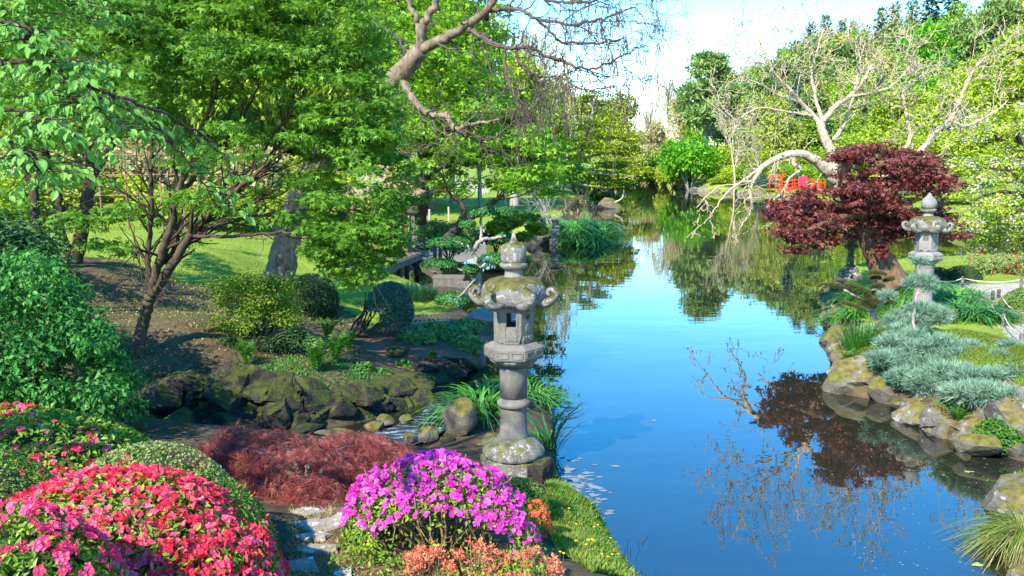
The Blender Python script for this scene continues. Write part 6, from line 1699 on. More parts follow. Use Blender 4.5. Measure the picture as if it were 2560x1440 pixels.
# upright fine tuft and yellow fern tuft
blade_clump('horsetail_tuft', 'upright feathery green tuft at the left corner of the island', 'plant', G(2150, 870), .32, 420, .75, .012, .2, M['lily'], 475, nobj=0)
q = G(2195, 905); mound('moss_cushion', 'yellow-green feathery cushion beside the big cracked boulder', 'plant', q, (.42, .35, .32), M['moss'], 3500, .05, 476, tm=t_diamond(.3), zmin=0, bumpy=.15, depth=.1)
for k, (px, py, rx, ry, rz, lab) in enumerate([(2400, 850, 1.0, .7, .15, 'bright mossy mound right behind the blue pine'), (2450, 905, 1.0, .8, .16, 'bright mossy mound in the middle of the island lawn'), (2545, 960, .7, .6, .22, 'bright mossy mound at the right edge above the rocks'), (2555, 900, .5, .5, .14, 'small mossy mound at the right edge beside the path post')]):
    q = G(px, py); rg = np.random.default_rng(480 + k)
    rt = thing('moss_mound', lab, 'moss', q)
    hh = lambda x, y: gz(q[0] + x, q[1] + y) + rz * 1.5 * np.maximum(0, 1 - (x / rx) ** 2 - (y / ry) ** 2) ** 1.6 * (1 + .25 * wob(np.stack([x, y, 0 * x], -1) * 3 + k, 1.0, 2))
    ar = np.linspace(0, 1, 13)[:, None]; an = np.linspace(0, 6.2832, 40, endpoint=False)[None]; X = (ar * np.cos(an) * rx); Y = (ar * np.sin(an) * ry)
    V = np.stack([X, Y, hh(X, Y) - .012], -1).reshape(-1, 3) + [q[0], q[1], 0]; i = np.arange(12)[:, None] * 40; j = np.arange(40)[None]
    add('moss_body', (V, np.stack([i + j, i + 40 + j, i + 40 + (j + 1) % 40, i + (j + 1) % 40], -1).reshape(-1, 4)), M['moss'], rt, True)
    n_ = 8000; a_ = rg.uniform(0, 6.2832, n_); r2 = np.sqrt(rg.random(n_)); X = np.cos(a_) * r2 * rx; Y = np.sin(a_) * r2 * ry; P = np.stack([X + q[0], Y + q[1], hh(X, Y) - .01], -1)
    add('moss_tuft_mass', scatter(t_diamond(.3), P, unit(rg, n_) * .8 + [0, 0, 1], unit(rg, n_), .045 * rg.uniform(.6, 1.3, n_)), M['moss'], rt, False, 'stuff')
q = G(2370, 805); mound('round_bush', 'small round dark green ball bush beside the pale lantern base', 'shrub', q + [0, 0, .12], (.22, .22, .26), M['hedge'], 2500, .025, 486, zmin=-.7)
for k, (px, py, rx, rz, lab) in enumerate([(2405, 700, .58, .32, 'long dark green clipped hedge mound behind the rope'), (2345, 702, .38, .30, 'small dark green clipped mound touching the pale lantern column')]):
    q = G(px, py); mound('clipped_hedge', lab, 'hedge', q, (rx, .45, rz + .1), M['shrub_dark'], 3500, .04, 488 + k, zmin=-.05, bumpy=.03)
q = G(2560, 770); mound('clipped_hedge', 'rounded green bush at the right edge beyond the path', 'hedge', q + [.2, 0, 0], (.75, .6, .5), M['hedge'], 4000, .05, 491, zmin=-.05)
L_ = [(2490 + rng.uniform(-60, 90), 665 + rng.uniform(-25, 25), 27 + rng.uniform(-.6, .6), .4, .4, .2) for k in range(18)]
rt, rg = clumpy_shrub('flowering_shrub', 'loose shrub with orange-pink flowers at the back of the island', 'shrub', bl(L_), 3000, OV, .09, M['hedge_y'], 492, shell=.2)
P = np.array([WD(2490 + rg.uniform(-70, 80), 665 + rg.uniform(-30, 40), 26.7) for _ in range(70)])
blooms(rt, rg, P, nrm(unit(rg, 70) + [0, -.6, .5]), np.full(70, .045), M['orange_fl'], 70)
q = G(2490, 990); mound('brown_tuft', 'small reddish brown dried bush under the blue pine', 'plant', G(2510, 985), (.17, .15, .22), M['lace'], 500, .05, 494, zmin=0, core=False)
q = G(2490, 1105); mound('green_tuft', 'round bright green fern-like tuft hanging over the shore rocks', 'plant', WD(2495, 1095, 12.2), (.32, .3, .26), M['fern'], 2200, .06, 495, tm=OV, zmin=-.6, bumpy=.12, depth=.1)
fern(WD(2395, 1055, 12.9), .42, 12, 496, 'fern growing between the shore boulders of the island', 'fern', 1.0)
fern(WD(2285, 1035, 14.3), .38, 10, 497, 'fern at the waterline beside the brown topped boulder', 'fern', 1.1)
fern(G(2125, 915), .42, 12, 498, 'fern left of the big cracked boulder', 'fern', .9)
turf('island_grass', 'short grass and moss covering the island', LAND_C, 22000, .055, M['moss'], 499, t_diamond(.22, .02), .7)
turf('right_bank_grass', 'short grass on the bank at the right edge', LAND_D, 4000, .07, M['grass'], 500, t_diamond(.2, .02), .7)

# blue pine: spreading sprays of needles
rng = np.random.default_rng(510)
def pine(name, label, base, limbs, pads, mat, bark, seed, size=.16, per=130, padscale=1.0, dens=1.0):
    rng = np.random.default_rng(seed); root = thing(name, label, 'pine', base)
    for j, l in enumerate(limbs):
        p, r = line(l, 6, .012, rng); add('trunk' if j == 0 else 'branch', tube(p, r, 7), M[bark], root, True)
    tv = []
    allP, allD, allN, allS = [], [], [], []
    for px, py, d, w, h in pads:
        s = MPP(d); n = int(per * w * h / 400 * dens) + 60
        u = unit(rng, n); P = WD(px, py, d) + u * np.array([w * s, w * s * .9, h * s]) * (rng.random((n, 1)) ** .5)
        D = nrm(u * [1, 1, .5] + [0, 0, .55] + .4 * rng.normal(size=u.shape))
        allP.append(P); allD.append(D); allN.append(unit(rng, n)); allS.append(size * rng.uniform(.6, 1.2, n))
    P = np.concatenate(allP)
    add('needles', scatter(TUFT, P, np.concatenate(allD), np.concatenate(allN), np.concatenate(allS)), M[mat], root, False, 'stuff')
    return root
pads = [(2240, 905, 15.5, 60, 26), (2300, 880, 15.6, 50, 24), (2350, 870, 15.4, 55, 30), (2400, 905, 15.0, 60, 34), (2290, 935, 15.2, 60, 26), (2340, 915, 15.2, 60, 30), (2230, 860, 16.0, 45, 20), (2330, 955, 14.8, 50, 26), (2280, 845, 16.2, 40, 18), (2440, 930, 14.6, 40, 16), (2470, 915, 14.6, 35, 14), (2500, 895, 14.6, 30, 14), (2430, 985, 12.9, 50, 24), (2390, 985, 13.1, 40, 20), (2480, 985, 12.7, 48, 20), (2530, 995, 12.5, 42, 22), (2555, 1015, 12.4, 34, 18), (2530, 870, 15.0, 30, 12), (2260, 945, 14.6, 40, 20), (2420, 870, 15.4, 34, 14), (2370, 935, 14.2, 60, 28), (2430, 945, 13.8, 50, 20), (2320, 960, 14.2, 55, 24), (2200, 900, 15.2, 34, 16), (2490, 940, 13.6, 40, 16), (2540, 930, 13.6, 34, 14)]
pine('blue_pine', 'sprawling blue-grey pine leaning over the shore rocks of the island', G(2385, 985), [[(2386, 975, 14.8, 12), (2365, 945, 15.0, 10), (2345, 915, 15.2, 8), (2310, 890, 15.5, 6), (2250, 880, 15.8, 4)], [(2345, 915, 15.2, 6), (2400, 905, 15.0, 5), (2460, 915, 14.7, 4), (2500, 900, 14.6, 3)], [(2375, 960, 14.6, 7), (2420, 980, 13.1, 6), (2480, 988, 12.7, 5), (2540, 1003, 12.5, 3)]], pads, 'bluepine', 'bark_gr', 511)
pads = [(2305, 775, 18.0, 45, 20), (2260, 790, 18.2, 40, 18), (2340, 785, 17.8, 40, 18), (2290, 805, 17.8, 45, 18), (2295, 700, 18.4, 22, 12), (2275, 710, 18.3, 18, 10), (2320, 700, 18.4, 18, 10), (2300, 655, 18.5, 20, 8), (2325, 720, 18.3, 16, 9), (2230, 805, 18.0, 25, 12), (2350, 800, 17.6, 25, 14), (2218, 740, 18.2, 22, 10), (2250, 825, 17.6, 34, 14)]
pine('young_blue_pine', 'young blue-grey pine with a thin pale stem in front of the pale lantern', G(2290, 850), [[(2292, 850, 17.2, 5), (2284, 800, 17.6, 4), (2290, 760, 18.0, 3), (2297, 700, 18.4, 2), (2298, 655, 18.5, 1.5)], [(2294, 735, 18.2, 2), (2320, 722, 18.3, 1.5)]], pads, 'bluepine', 'bark_gr', 512, .14)
q = G(2222, 828); mound('small_blue_pine', 'small round blue-green dwarf pine beside the flat grey stone', 'pine', G(2232, 815) + [0, 0, .05], (.20, .2, .17), M['bluepine'], 700, .08, 513, tm=TUFT, zmin=-.2, core=False)
# pruned bonsai pine with flat pads
rng = np.random.default_rng(520)
bp = thing('pruned_pine', 'small pruned pine with flat olive brown needle pads and a straight trunk', 'pine', G(2187, 805))
for j, l in enumerate([[(2187, 806, 19.6, 9), (2183, 770, 19.6, 8), (2184, 735, 19.6, 6), (2190, 700, 19.6, 4)], [(2180, 760, 19.6, 5), (2150, 748, 19.4, 4), (2110, 725, 19.2, 3)], [(2182, 775, 19.6, 5), (2140, 770, 19.3, 3)], [(2186, 765, 19.6, 4), (2215, 755, 19.5, 3)]]):
    p, r = line(l, 6, .008, rng); add('trunk' if j == 0 else 'branch', tube(p, r, 7), M['bark_gr'], bp, True)
for px, py, w, h, sl in [(2107, 725, 40, 9, 12), (2145, 724, 34, 10, 12), (2195, 684, 22, 6, 2), (2188, 696, 16, 6, 0), (2195, 718, 18, 8, -2), (2222, 700, 14, 5, -4), (2180, 752, 28, 9, 0), (2135, 768, 34, 7, 12), (2215, 757, 22, 7, -4), (2165, 765, 26, 12, 2), (2185, 740, 26, 10, 0)]:
    s = MPP(19.5); c_ = WD(px, py, 19.4 + rng.normal() * .15); P, N = dome_pts(rng, c_, np.array([w * s, w * s * .8, h * s * 1.4]), 750, -.35, .1)
    P[:, 2] -= (P[:, 0] - c_[0]) * sl / max(w, 1) 
    add('needle_pad', scatter(TUFT, P - N * rng.random((len(P), 1)) * .05, nrm(N + [0, 0, .6] + .3 * rng.normal(size=N.shape)), unit(rng, len(P)), .055 * rng.uniform(.7, 1.2, len(P))), M['dkpine'], bp)

# rope fence posts on the island
def rope_fence(name, label, posts, h, r, sag, mat='wood', rope=True):
    root = thing(name, label, 'fence', posts[0])
    for q in posts: add('post', lathe([(r, q[2] - .1), (r, q[2] + h - .02), (r * .7, q[2] + h)], 8, None, q[0], q[1]), M[mat], root)
    if rope:
        for a, b in zip(posts[:-1], posts[1:]):
            t = np.linspace(0, 1, 12)[:, None]; L = a + (b - a) * t + [0, 0, h * .85]; L[:, 2] -= sag * 4 * t[:, 0] * (1 - t[:, 0])
            add('rope', tube(L, .012, 5), M['rope'], root, True)
rope_fence('rope_fence', 'rope strung between low wooden posts in front of the dark hedge mound', [G(2330, 722), G(2405, 720), G(2552, 724), G(2700, 726)], .32, .04, .09)
rope_fence('rope_fence', 'rope and short posts along the left side of the sandy path', [G(2478, 792), G(2507, 818), G(2552, 872)], .30, .04, .08)
rope_fence('rope_fence', 'low rope line across the path by the rounded green bush', [G(2505, 768), G(2550, 802), G(2620, 830)], .25, .035, .08)
for k, (px, py) in enumerate([(2481, 748), (2496, 745)]):
    q = G(px, py); single('short_post', lathe([(.045, q[2] - .1), (.045, q[2] + .2), (.03, q[2] + .22)], 8, None, q[0], q[1]), M['wood_dk'], q, ['short left post of a pair on the gravel path', 'short right post of a pair on the gravel path'][k], 'post')
# ------------------------------------------------------------------ landing, hut, lamp
dk = thing('wooden_landing', 'weathered wooden landing with steps down to a floating stage on the pond', 'dock', WZ(1010, 690, 0))
# deck: runs from back left to front right
A = np.array([WD(955, 640, 29.0)[0], 29.0]); dz = .80
ux = nrm(np.array([WD(1055, 640, 31)[0] - WD(985, 640, 29)[0], 2.0])); 
d0_ = WZ(962, 668, dz)[:2]; d1_ = WZ(1052, 632, dz)[:2]        # near edge line
e = nrm(np.array([*(d1_ - d0_), 0])); L = np.linalg.norm(d1_ - d0_); nrmv = np.array([-e[1], e[0], 0])
for k in range(9):
    off = nrmv * (k * .15 + .07); c0 = np.array([*d0_, dz]) + off - e * 1.2; c1 = np.array([*d1_, dz]) + off
    add('deck_board', beam(c0, c1, .135, .045), M['wood'], dk)
add('edge_beam', beam(np.array([*d0_, dz - .12]) - e * 1.2 + nrmv * -.03, np.array([*d1_, dz - .12]) - nrmv * .03, .06, .22), M['wood'], dk)
add('end_beam', beam(np.array([*d1_, dz - .13]) + e * .03, np.array([*d1_, dz - .13]) + nrmv * 1.4 + e * .03, .06, .22), M['wood'], dk)
for t in (-.6, .5, 1.0):
    q = np.array([*d0_, 0]) + e * L * t + nrmv * .15
    add('pile', lathe([(.09, -.6), (.09, dz - .05)], 10, None, q[0], q[1]), M['wood_dk'], dk)
q = WZ(1018, 690, 0); add('pile', lathe([(.09, -.5), (.09, .62)], 10, None, q[0], q[1]), M['wood_dk'], dk)
# stair treads
for k, (px, py, z) in enumerate([(1030, 636, .66), (1045, 646, .54), (1055, 657, .43), (1068, 667, .32), (1078, 678, .22)]):
    q = WZ(px, py, z); add('tread', bevel_box(q, (.62, .34, .05), .008, rz=.15), M['wood'], dk)
p0, p1 = WZ(1015, 648, .62), WZ(1085, 690, .15)
add('stringer', beam(p0, p1, .05, .16), M['wood_dk'], dk); add('stringer', beam(p0 + [.25, .45, 0], p1 + [.25, .45, 0], .05, .16), M['wood_dk'], dk)
# floating stage
fs = thing('floating_stage', 'low plank stage floating at the foot of the landing steps', 'dock', WZ(1120, 715, 0))
q = WZ(1122, 692, .28)
for k in range(4): add('plank', bevel_box(q + [0, -.3 + k * .2, 0], (1.05, .19, .05), .008, rz=-.05), M['wood'], fs)
add('skirt', box(q + [0, -.37, -.16], (1.0, .05, .26), -.05), M['wood'], fs)
q2 = WZ(1158, 706, .16)
for k in range(2): add('step', bevel_box(q2 + [0, -.1 + k * .2, 0], (.42, .19, .05), .008), M['wood'], fs)
add('skirt', box(q2 + [0, -.19, -.12], (.4, .05, .2)), M['wood'], fs)
# railing stubs and rope posts
for k, (px, py, h) in enumerate([(1005, 622, .55), (1027, 612, .5)]):
    q = WZ(px, py, dz + .02); add('rail_post', box(q + [0, 0, h / 2], (.10, .10, h)), M['wood_br'] if k == 0 else M['wood'], dk)
for h in (.2, .42): add('rail', beam(WZ(1005, 622, dz) + [0, 0, h], WZ(1036, 605, dz) + [0, 0, h], .05, .07), M['wood'], dk)
pp_ = [WZ(1088, 672, 0), WZ(1101, 668, 0)]
mo = thing('mooring_posts', 'pair of dark capped mooring posts with white ropes beside the landing steps', 'post', pp_[0])
for q in pp_:
    add('post', lathe([(.07, -.5), (.07, .795)], 10, None, q[0], q[1]), M['wood_dk'], mo, False); add('cap', lathe([(.085, .80), (.085, .86), (.05, .88)], 10, None, q[0], q[1]), M['wood_dk'], mo.children[-1])
for a, b in ((WZ(1030, 612, dz) + [0, 0, .35], pp_[1] + [0, 0, .7]), (WZ(1022, 620, dz) + [0, 0, .2], pp_[0] + [0, 0, .65])):
    t = np.linspace(0, 1, 10)[:, None]; Ln = a + (b - a) * t; Ln[:, 2] -= .25 * 4 * t[:, 0] * (1 - t[:, 0]) * .6
    add('rope', tube(Ln, .014, 5), M['rope'], mo, True)
# lamp on a post
lb = WD(1034, 618, 30.5); s = MPP(30.5)
lp_ = thing('garden_lamp', 'small roofed wooden lamp house on a post above the landing', 'lamp', lb)
zt = WD(1034, 532, 30.5)[2]
add('post', box((lb[0], lb[1], (lb[2] + zt) / 2), (.11, .11, zt - lb[2])), M['wood'], lp_)
zb, zr, ze = WD(1034, 530, 30.5)[2], WD(1034, 505, 30.5)[2], WD(1034, 492, 30.5)[2]
add('bracket', box((lb[0], lb[1], zb - .03), (.2, .2, .08)), M['wood_dk'], lp_)
w0, w1 = .20, .26
for sx in (-1, 1):
    for sy in (-1, 1): add('corner_post', beam((lb[0] + sx * w0 / 1.6, lb[1] + sy * w0 / 1.6, zb), (lb[0] + sx * w1 / 1.4, lb[1] + sy * w1 / 1.4, zr + .02), .035), M['wood_dk'], lp_)
for sx, sy in ((-1, 0), (1, 0), (0, -1), (0, 1)):
    c_ = np.array([lb[0] + sx * .135, lb[1] + sy * .135, (zb + zr) / 2])
    add('pane', box(c_, (.012 if sx else .22, .012 if sy else .22, zr - zb - .03)), M['paper'] if (sx == -1) else M['wood_dk'], lp_)
V = np.array([[-.27, -.27, zr], [.27, -.27, zr], [.27, .27, zr], [-.27, .27, zr], [-.16, 0, ze + .03], [.16, 0, ze + .03]]); V[:, 0] += lb[0]; V[:, 1] += lb[1]
add('roof', (V, [np.array([[0, 1, 5, 4], [2, 3, 4, 5]]), np.array([[1, 2, 5], [3, 0, 4]])]), M['wood_dk'], lp_)
add('floor', box((lb[0], lb[1], zb), (.36, .36, .03)), M['wood_dk'], lp_)
# thatched shelter, mostly behind the maple
hb = WD(960, 610, 33); hb[2] = max(gz1(hb[0], 33), .9)
hut = thing('thatched_shelter', 'thatched roof shelter on wooden posts half hidden behind the green maple', 'hut', hb)
zc = WD(1013, 482, 32)[2]; zro = WD(960, 415, 33)[2]
for px, dd in ((1013, 31.6), (870, 31.6), (1030, 34.6), (880, 34.6)):
    q = WD(px, 600, dd); add('post', box((q[0], q[1], (.7 + zc) / 2), (.18, .18, zc - .7 + .15)), M['wood_br'], hut)
xl, xr = WD(830, 470, 31)[0], WD(1068, 470, 33)[0]
V = np.array([[xl, 30.6, zc], [xr, 30.6, zc], [xr, 35.4, zc], [xl, 35.4, zc], [xl + 1.2, 33, zro], [xr - 1.2, 33, zro]])
top = V.copy(); nn_ = 26
# thatch as layered courses
cs = []
for side in ((0, 1, 5, 4), (1, 2, 5, 5), (2, 3, 4, 5), (3, 0, 4, 4)):
    a, b, c2, d2 = [V[i] for i in side]
    rows, cols = 7, 24; g = np.zeros((rows + 1, cols + 1, 3)); rngh = np.random.default_rng(side[0] + 9)
    for i in range(rows + 1):
        for j in range(cols + 1):
            u, v = j / cols, i / rows
            g[i, j] = (a * (1 - u) + b * u) * (1 - v) + (d2 * (1 - u) + c2 * u) * v + [0, 0, .05 * rngh.random() - .10 * (4 * v * (1 - v)) ]
    Vv = g.reshape(-1, 3); n1 = cols + 1; i = np.arange(rows)[:, None] * n1; j = np.arange(cols)[None]
    Fq = np.stack([i + j, i + j + 1, i + j + 1 + n1, i + j + n1], -1).reshape(-1, 4)
    cs.append((Vv, [Fq])); lo = Vv - [0, 0, .16]; cs.append((lo, [Fq[:, ::-1]]))
    edge = np.arange(cols); cs.append((np.vstack([Vv[:n1], lo[:n1]]), [np.stack([edge, n1 + edge, n1 + edge + 1, edge + 1], -1)]))
add('thatch_roof', join(cs), M['thatch'], hut)
# bamboo trellis behind
tl = thing('pole_trellis', 'thin brown pole trellis seen through the maple branches at the left', 'trellis', ground_at(330, 31))
for px in (265, 330, 415, 470): 
    q = ground_at(px, 31); add('pole', tube(np.array([q, q + [0, 0, 3.0]]), .028, 6), M['wood_br'], tl)
for h in (1.2, 1.9, 2.6):
    a, b = ground_at(250, 31), ground_at(480, 31); zz = max(a[2], b[2]) + h; add('rail', tube(np.array([[a[0], 31, zz], [b[0], 31, zz + .05]]), .024, 6), M['wood_br'], tl)
# path posts on the far lawn
for k, (px, py) in enumerate([(1074, 562), (1122, 552), (1022, 568)]):
    q = G(px, py); single('path_post', lathe([(.05, q[2] - .1), (.05, q[2] + .75)], 8, None, q[0], q[1]), M['bamboo'], q, ['pale post between the lamp and the leaning branch beside the far path', 'pale post near the leaning branch beside the far path', 'pale post beside the far path left of the lamp'][k], 'post')
# ------------------------------------------------------------------ vermilion torii and bridge on the far shore
dT = 99.0; s = MPP(dT)
xa, xb = WD(1924, 470, dT)[0], WD(1953, 470, dT)[0]; zt, zg = WD(1940, 437, dT)[2], max(WD(1924, 479, dT)[2], .1)
to = thing('torii_gate', 'small red torii gate on the far shore left of the red bridge', 'torii', ((xa + xb) / 2, dT, zg))
for x in (xa, xb): add('pillar', tube(np.array([[x + (.03 if x == xa else -.03) * -1, dT, zg - .2], [x, dT, zt - .1]]), .085, 8), M['red'], to, True)
xc = (xa + xb) / 2; w = (xb - xa) / 2
tl_ = np.linspace(-1, 1, 9); Lk = np.stack([xc + tl_ * (w + .42), 0 * tl_ + dT, zt + .12 * tl_ ** 2], -1)
add('top_lintel', join([beam(Lk[i], Lk[i + 1], .24, .14) for i in range(8)]), M['red'], to)
add('under_lintel', beam([xc - w - .25, dT, zt - .17], [xc + w + .25, dT, zt - .17], .16, .12), M['red'], to)
add('tie_beam', beam([xc - w - .15, dT, zt - .52], [xc + w + .15, dT, zt - .52], .12, .12), M['red'], to)
add('plaque', box((xc, dT, zt - .34), (.14, .10, .26)), M['red'], to)
br = thing('red_bridge', 'arched red wooden footbridge on the far shore behind the red maple', 'bridge', WD(2000, 478, 97))
x0, x1 = WD(1948, 470, 97)[0], WD(2062, 470, 97)[0]; zA = WD(2000, 479, 97)[2]; zM = WD(2000, 468, 97)[2]
arc = lambda t: np.array([x0 + (x1 - x0) * t, 97 + 0 * t, zA + (zM - zA) * 4 * t * (1 - t)])
ts = np.linspace(0, 1, 15)
for k in range(14):
    a, b = arc(ts[k]), arc(ts[k + 1]); add('deck_plank', beam(a + [0, .75, 0], b + [0, .75, 0], 1.5, .10), M['red'], br)
for y in (0, 1.5):
    for k in range(8):
        q = arc(k / 7) + [0, y, 0]; hgt = 1.05 if k in (0, 4, 7) else .85; po = add('post', box(q + [0, 0, hgt / 2], (.10, .10, hgt)), M['red'], br); add('finial', lathe([(.04, q[2] + hgt + .002), (.07, q[2] + hgt + .05), (.06, q[2] + hgt + .12), (.01, q[2] + hgt + .17)], 8, None, q[0], q[1]), M['red'], po)
    for hz in (.42, .78):
        pts = np.array([arc(t) + [0, y, hz] for t in ts]); add('rail', tube(pts, .032, 5), M['red'], br)
    add('girder', join([beam(arc(ts[k]) + [0, y, -.16], arc(ts[k + 1]) + [0, y, -.16], .12, .22) for k in range(14)]), M['red'], br)
for t in (.12, .88):
    for y in (.1, 1.4): q = arc(t) + [0, y, 0]; add('pier', box((q[0], q[1], (q[2] - .6) / 2), (.2, .2, q[2] + .6)), M['red'], br)
ba = WD(2005, 455, 98.5)
bn_ = thing('red_banner', 'crimson banner hanging behind the red bridge', 'banner', (ba[0] - .4, ba[1], max(.1, gz1(ba[0], ba[1]))))
add('pole', tube(np.array([[ba[0] - .4, ba[1], max(.1, gz1(ba[0], ba[1])) - .2], [ba[0] - .4, ba[1], ba[2] + .9]]), .04, 6), M['wood'], bn_)
add('cloth', box((ba[0] + .1, ba[1], ba[2]), (.9, .03, 1.3)), M['redflag'], bn_)
# far shore rocks
rng = np.random.default_rng(600)
for k in range(16):
    px = [1690, 1702, 1716, 1730, 1745, 1762, 1780, 1798, 1815, 1835, 1858, 1880, 1902, 1925, 1950, 1975][k]
    q = WZ(px, np.interp(px, [1690, 1780, 1920, 2060], [470, 481, 491, 497]), 0); r = rng.uniform(.35, .8)
    V, F = rock_shape(610 + k, (r * 1.3, r, r * .75), 2, 7, .08)
    words = ['first', 'second', 'third', 'fourth', 'fifth', 'sixth', 'seventh', 'eighth', 'ninth', 'tenth', 'eleventh', 'twelfth', 'thirteenth', 'fourteenth', 'fifteenth', 'last']
    single('shoreline_rock', (V + q + [0, .3, r * .2], F), M['rock_lt'], q, words[k] + ' from the left of the pale rocks lining the far shore', 'rock', 'rocks lining the far shore')
# ------------------------------------------------------------------ trees beyond the water: a few kinds, copied one by one
def proto(kind, seed):
    """unit tree: 1 m tall, ~1 m wide, base at origin; returns (crown VF, trunk VF)"""
    rng = np.random.default_rng(seed); polys, tips = [], []
    if kind == 'round':
        tb = [(0, 0, -.03, .022), (0.005, 0, .2, .018), (-.01, .01, .45, .012), (.01, 0, .8, .004)]
        tk = [smooth_line(tb, 5)]
        n = 34; u = unit(rng, n); C = u * [.34, .34, .34] * (rng.random((n, 1)) ** .35) + [0, 0, .58]
        C = np.vstack([C, [[.05, 0, .9], [-.08, .03, .86], [.12, -.05, .8]]])
        R_ = rng.uniform(.10, .17, (len(C), 1)) * [1, 1, .75]
        for c in C[::2]: tk.append(smooth_line([(0, 0, .28 + .3 * rng.random(), .008), (*(c * .6 + [0, 0, .2]), .005), (*c, .002)], 4))
        return leaf_cloud(rng, C, R_, 6500, DIA, .042, .5, .2, .45, .6), tubes(tk, 5)
    if kind == 'tall':
        tk = [smooth_line([(0, 0, -.03, .02), (0, 0, .5, .013), (.01, 0, .97, .003)], 6)]
        C = []
        for k in range(46):
            z = rng.uniform(.22, .97); w = .24 * (1 - ((z - .5) / .55) ** 2) ** .5 if abs(z - .5) < .54 else .03
            a = rng.uniform(0, 6.28); r = w * rng.uniform(.3, 1); C.append([math.cos(a) * r, math.sin(a) * r, z])
        C = np.array(C); R_ = rng.uniform(.07, .11, (len(C), 1)) * [1, 1, .8]
        for c in C[::2]: tk.append(smooth_line([(0, 0, c[2] - .12, .006), (*(c * [.6, .6, 1] - [0, 0, .03]), .004), (*c, .002)], 4))
        return leaf_cloud(rng, C, R_, 6000, DIA, .036, .5, .25, .45, .6), tubes(tk, 5)
    if kind == 'conifer':
        tk = [smooth_line([(0, 0, -.03, .016), (0, 0, .5, .01), (0, 0, 1.0, .002)], 8)]
        P, D, N, S = [], [], [], []
        nw_ = 26
        for w in range(nw_):
            z = .12 + .86 * (w / nw_) ** .92; L = .26 * (1 - z) ** .85 + .015
            nb_ = 8 if z < .8 else 5
            for b in range(nb_):
                a = b * 6.283 / nb_ + rng.uniform(-.3, .3) + w * .7; l = L * rng.uniform(.7, 1.15); n = max(4, int(l * 90))
                t = np.linspace(.1, 1, n); x = t * l
                for q in range(2):
                    P.append(np.stack([math.cos(a) * x, math.sin(a) * x, z - .30 * x + .18 * x * t + 0 * x], -1) + rng.normal(size=(n, 3)) * .006)
                    sd = np.array([-math.sin(a), math.cos(a), 0]) * (1 if q else -1)
                    D.append(np.tile(np.array([math.cos(a), math.sin(a), -.25]) * .6 + sd * .7, (n, 1)) + rng.normal(size=(n, 3)) * .25)
                    N.append(np.tile([0, 0, 1.0], (n, 1)) + rng.normal(size=(n, 3)) * .3); S.append(np.full(n, .062) * rng.uniform(.7, 1.2, n))
        return scatter(t_diamond(.5, .03), *map(np.concatenate, (P, D, N, S))), tubes(tk, 6)
    if kind == 'pine':     # broad clumpy cedar / pine, bare lower trunk
        tk = [smooth_line([(0, 0, -.03, .024), (.01, 0, .3, .02), (0, .01, .7, .012), (0, 0, .97, .003)], 6)]
        C = []
        for k in range(40):
            z = .34 + .62 * rng.random(); w = .30 * (1 - (z - .34) / .68) ** .6 + .03; a = rng.uniform(0, 6.28); r = w * rng.uniform(.45, 1.05)
            C.append([math.cos(a) * r, math.sin(a) * r, z])
        C = np.array(C); R_ = rng.uniform(.07, .115, (len(C), 1)) * [1, 1, .42]
        for c in C: tk.append(smooth_line([(0, 0, c[2] - .07, .008), (*(c * [.55, .55, 1]), .006), (*c, .002)], 4))
        return leaf_cloud(rng, C, R_, 6500, t_diamond(.4), .05, .45, -.2, .35, .8), tubes(tk, 5)
    if kind == 'willow':   # pale hanging strands
        tk = [smooth_line([(0, 0, -.03, .02), (.02, 0, .4, .015), (0, 0, .85, .005)], 6)]; P, D, N, S = [], [], [], []
        for k in range(150):
            a = rng.uniform(0, 6.28); r = .36 * math.sqrt(rng.random()); z0 = .98 - .45 * (r / .36) ** 2 * rng.uniform(.7, 1.1); L = rng.uniform(.12, .42) * (z0 / .9); n = 26
            t = np.linspace(0, 1, n)
            P.append(np.stack([math.cos(a) * (r + .03 * t), math.sin(a) * (r + .03 * t), z0 - L * t], -1) + rng.normal(size=(n, 3)) * .007)
            D.append(rng.normal(size=(n, 3)) * .35 - [0, 0, 1]); N.append(unit(rng, n)); S.append(np.full(n, .026))
            if k % 3 == 0: tk.append(smooth_line([(0, 0, .35 + .35 * rng.random(), .006), (math.cos(a) * r * .6, math.sin(a) * r * .6, z0 * .97, .004), (math.cos(a) * r, math.sin(a) * r, z0, .002)], 4))
        return scatter(t_diamond(.3), *map(np.concatenate, (P, D, N, S))), tubes(tk, 5)
    if kind == 'twiggy':   # almost bare, fine twigs with buds
        for k in range(1):
            grow(rng, (0, 0, -.03), (0, 0, 1), .55, .014, 3, polys, tips, .12, .16, 6, (4, 6), .58, .75, .0011)
        V = np.array([t[0] for t in tips]); V = np.repeat(V, 3, 0) + rng.normal(size=(len(V) * 3, 3)) * .02
        return scatter(DIA, V, unit(rng, len(V)), unit(rng, len(V)), np.full(len(V), .018)), tubes([(p, r) for p, r, l in polys], 4)
    if kind == 'layer':    # flat tiered sprays
        tk = [smooth_line([(.04, 0, -.03, .018), (.0, 0, .2, .016), (.05, 0, .45, .012), (.09, 0, .7, .008), (.06, 0, .96, .003)], 6)]; C = []
        for k in range(34):
            z = [.16, .24, .34, .45, .56, .66, .76, .86, .94][k % 9] + rng.normal() * .015; w = .50 * (1.05 - z) ** .6; a = rng.uniform(0, 6.28); r = w * rng.uniform(.25, 1)
            C.append([math.cos(a) * r + .04, math.sin(a) * r, z + .05 * r])
        C = np.array(C); R_ = rng.uniform(.10, .16, (len(C), 1)) * [1, 1, .20]
        for c in C: tk.append(smooth_line([(.05, 0, c[2] - .05, .007), (*(c * [.55, .55, 1]), .005), (*c, .002)], 4))
        return leaf_cloud(rng, C, R_, 8000, DIA, .042, .7, .1, .2, .6), tubes(tk, 5)
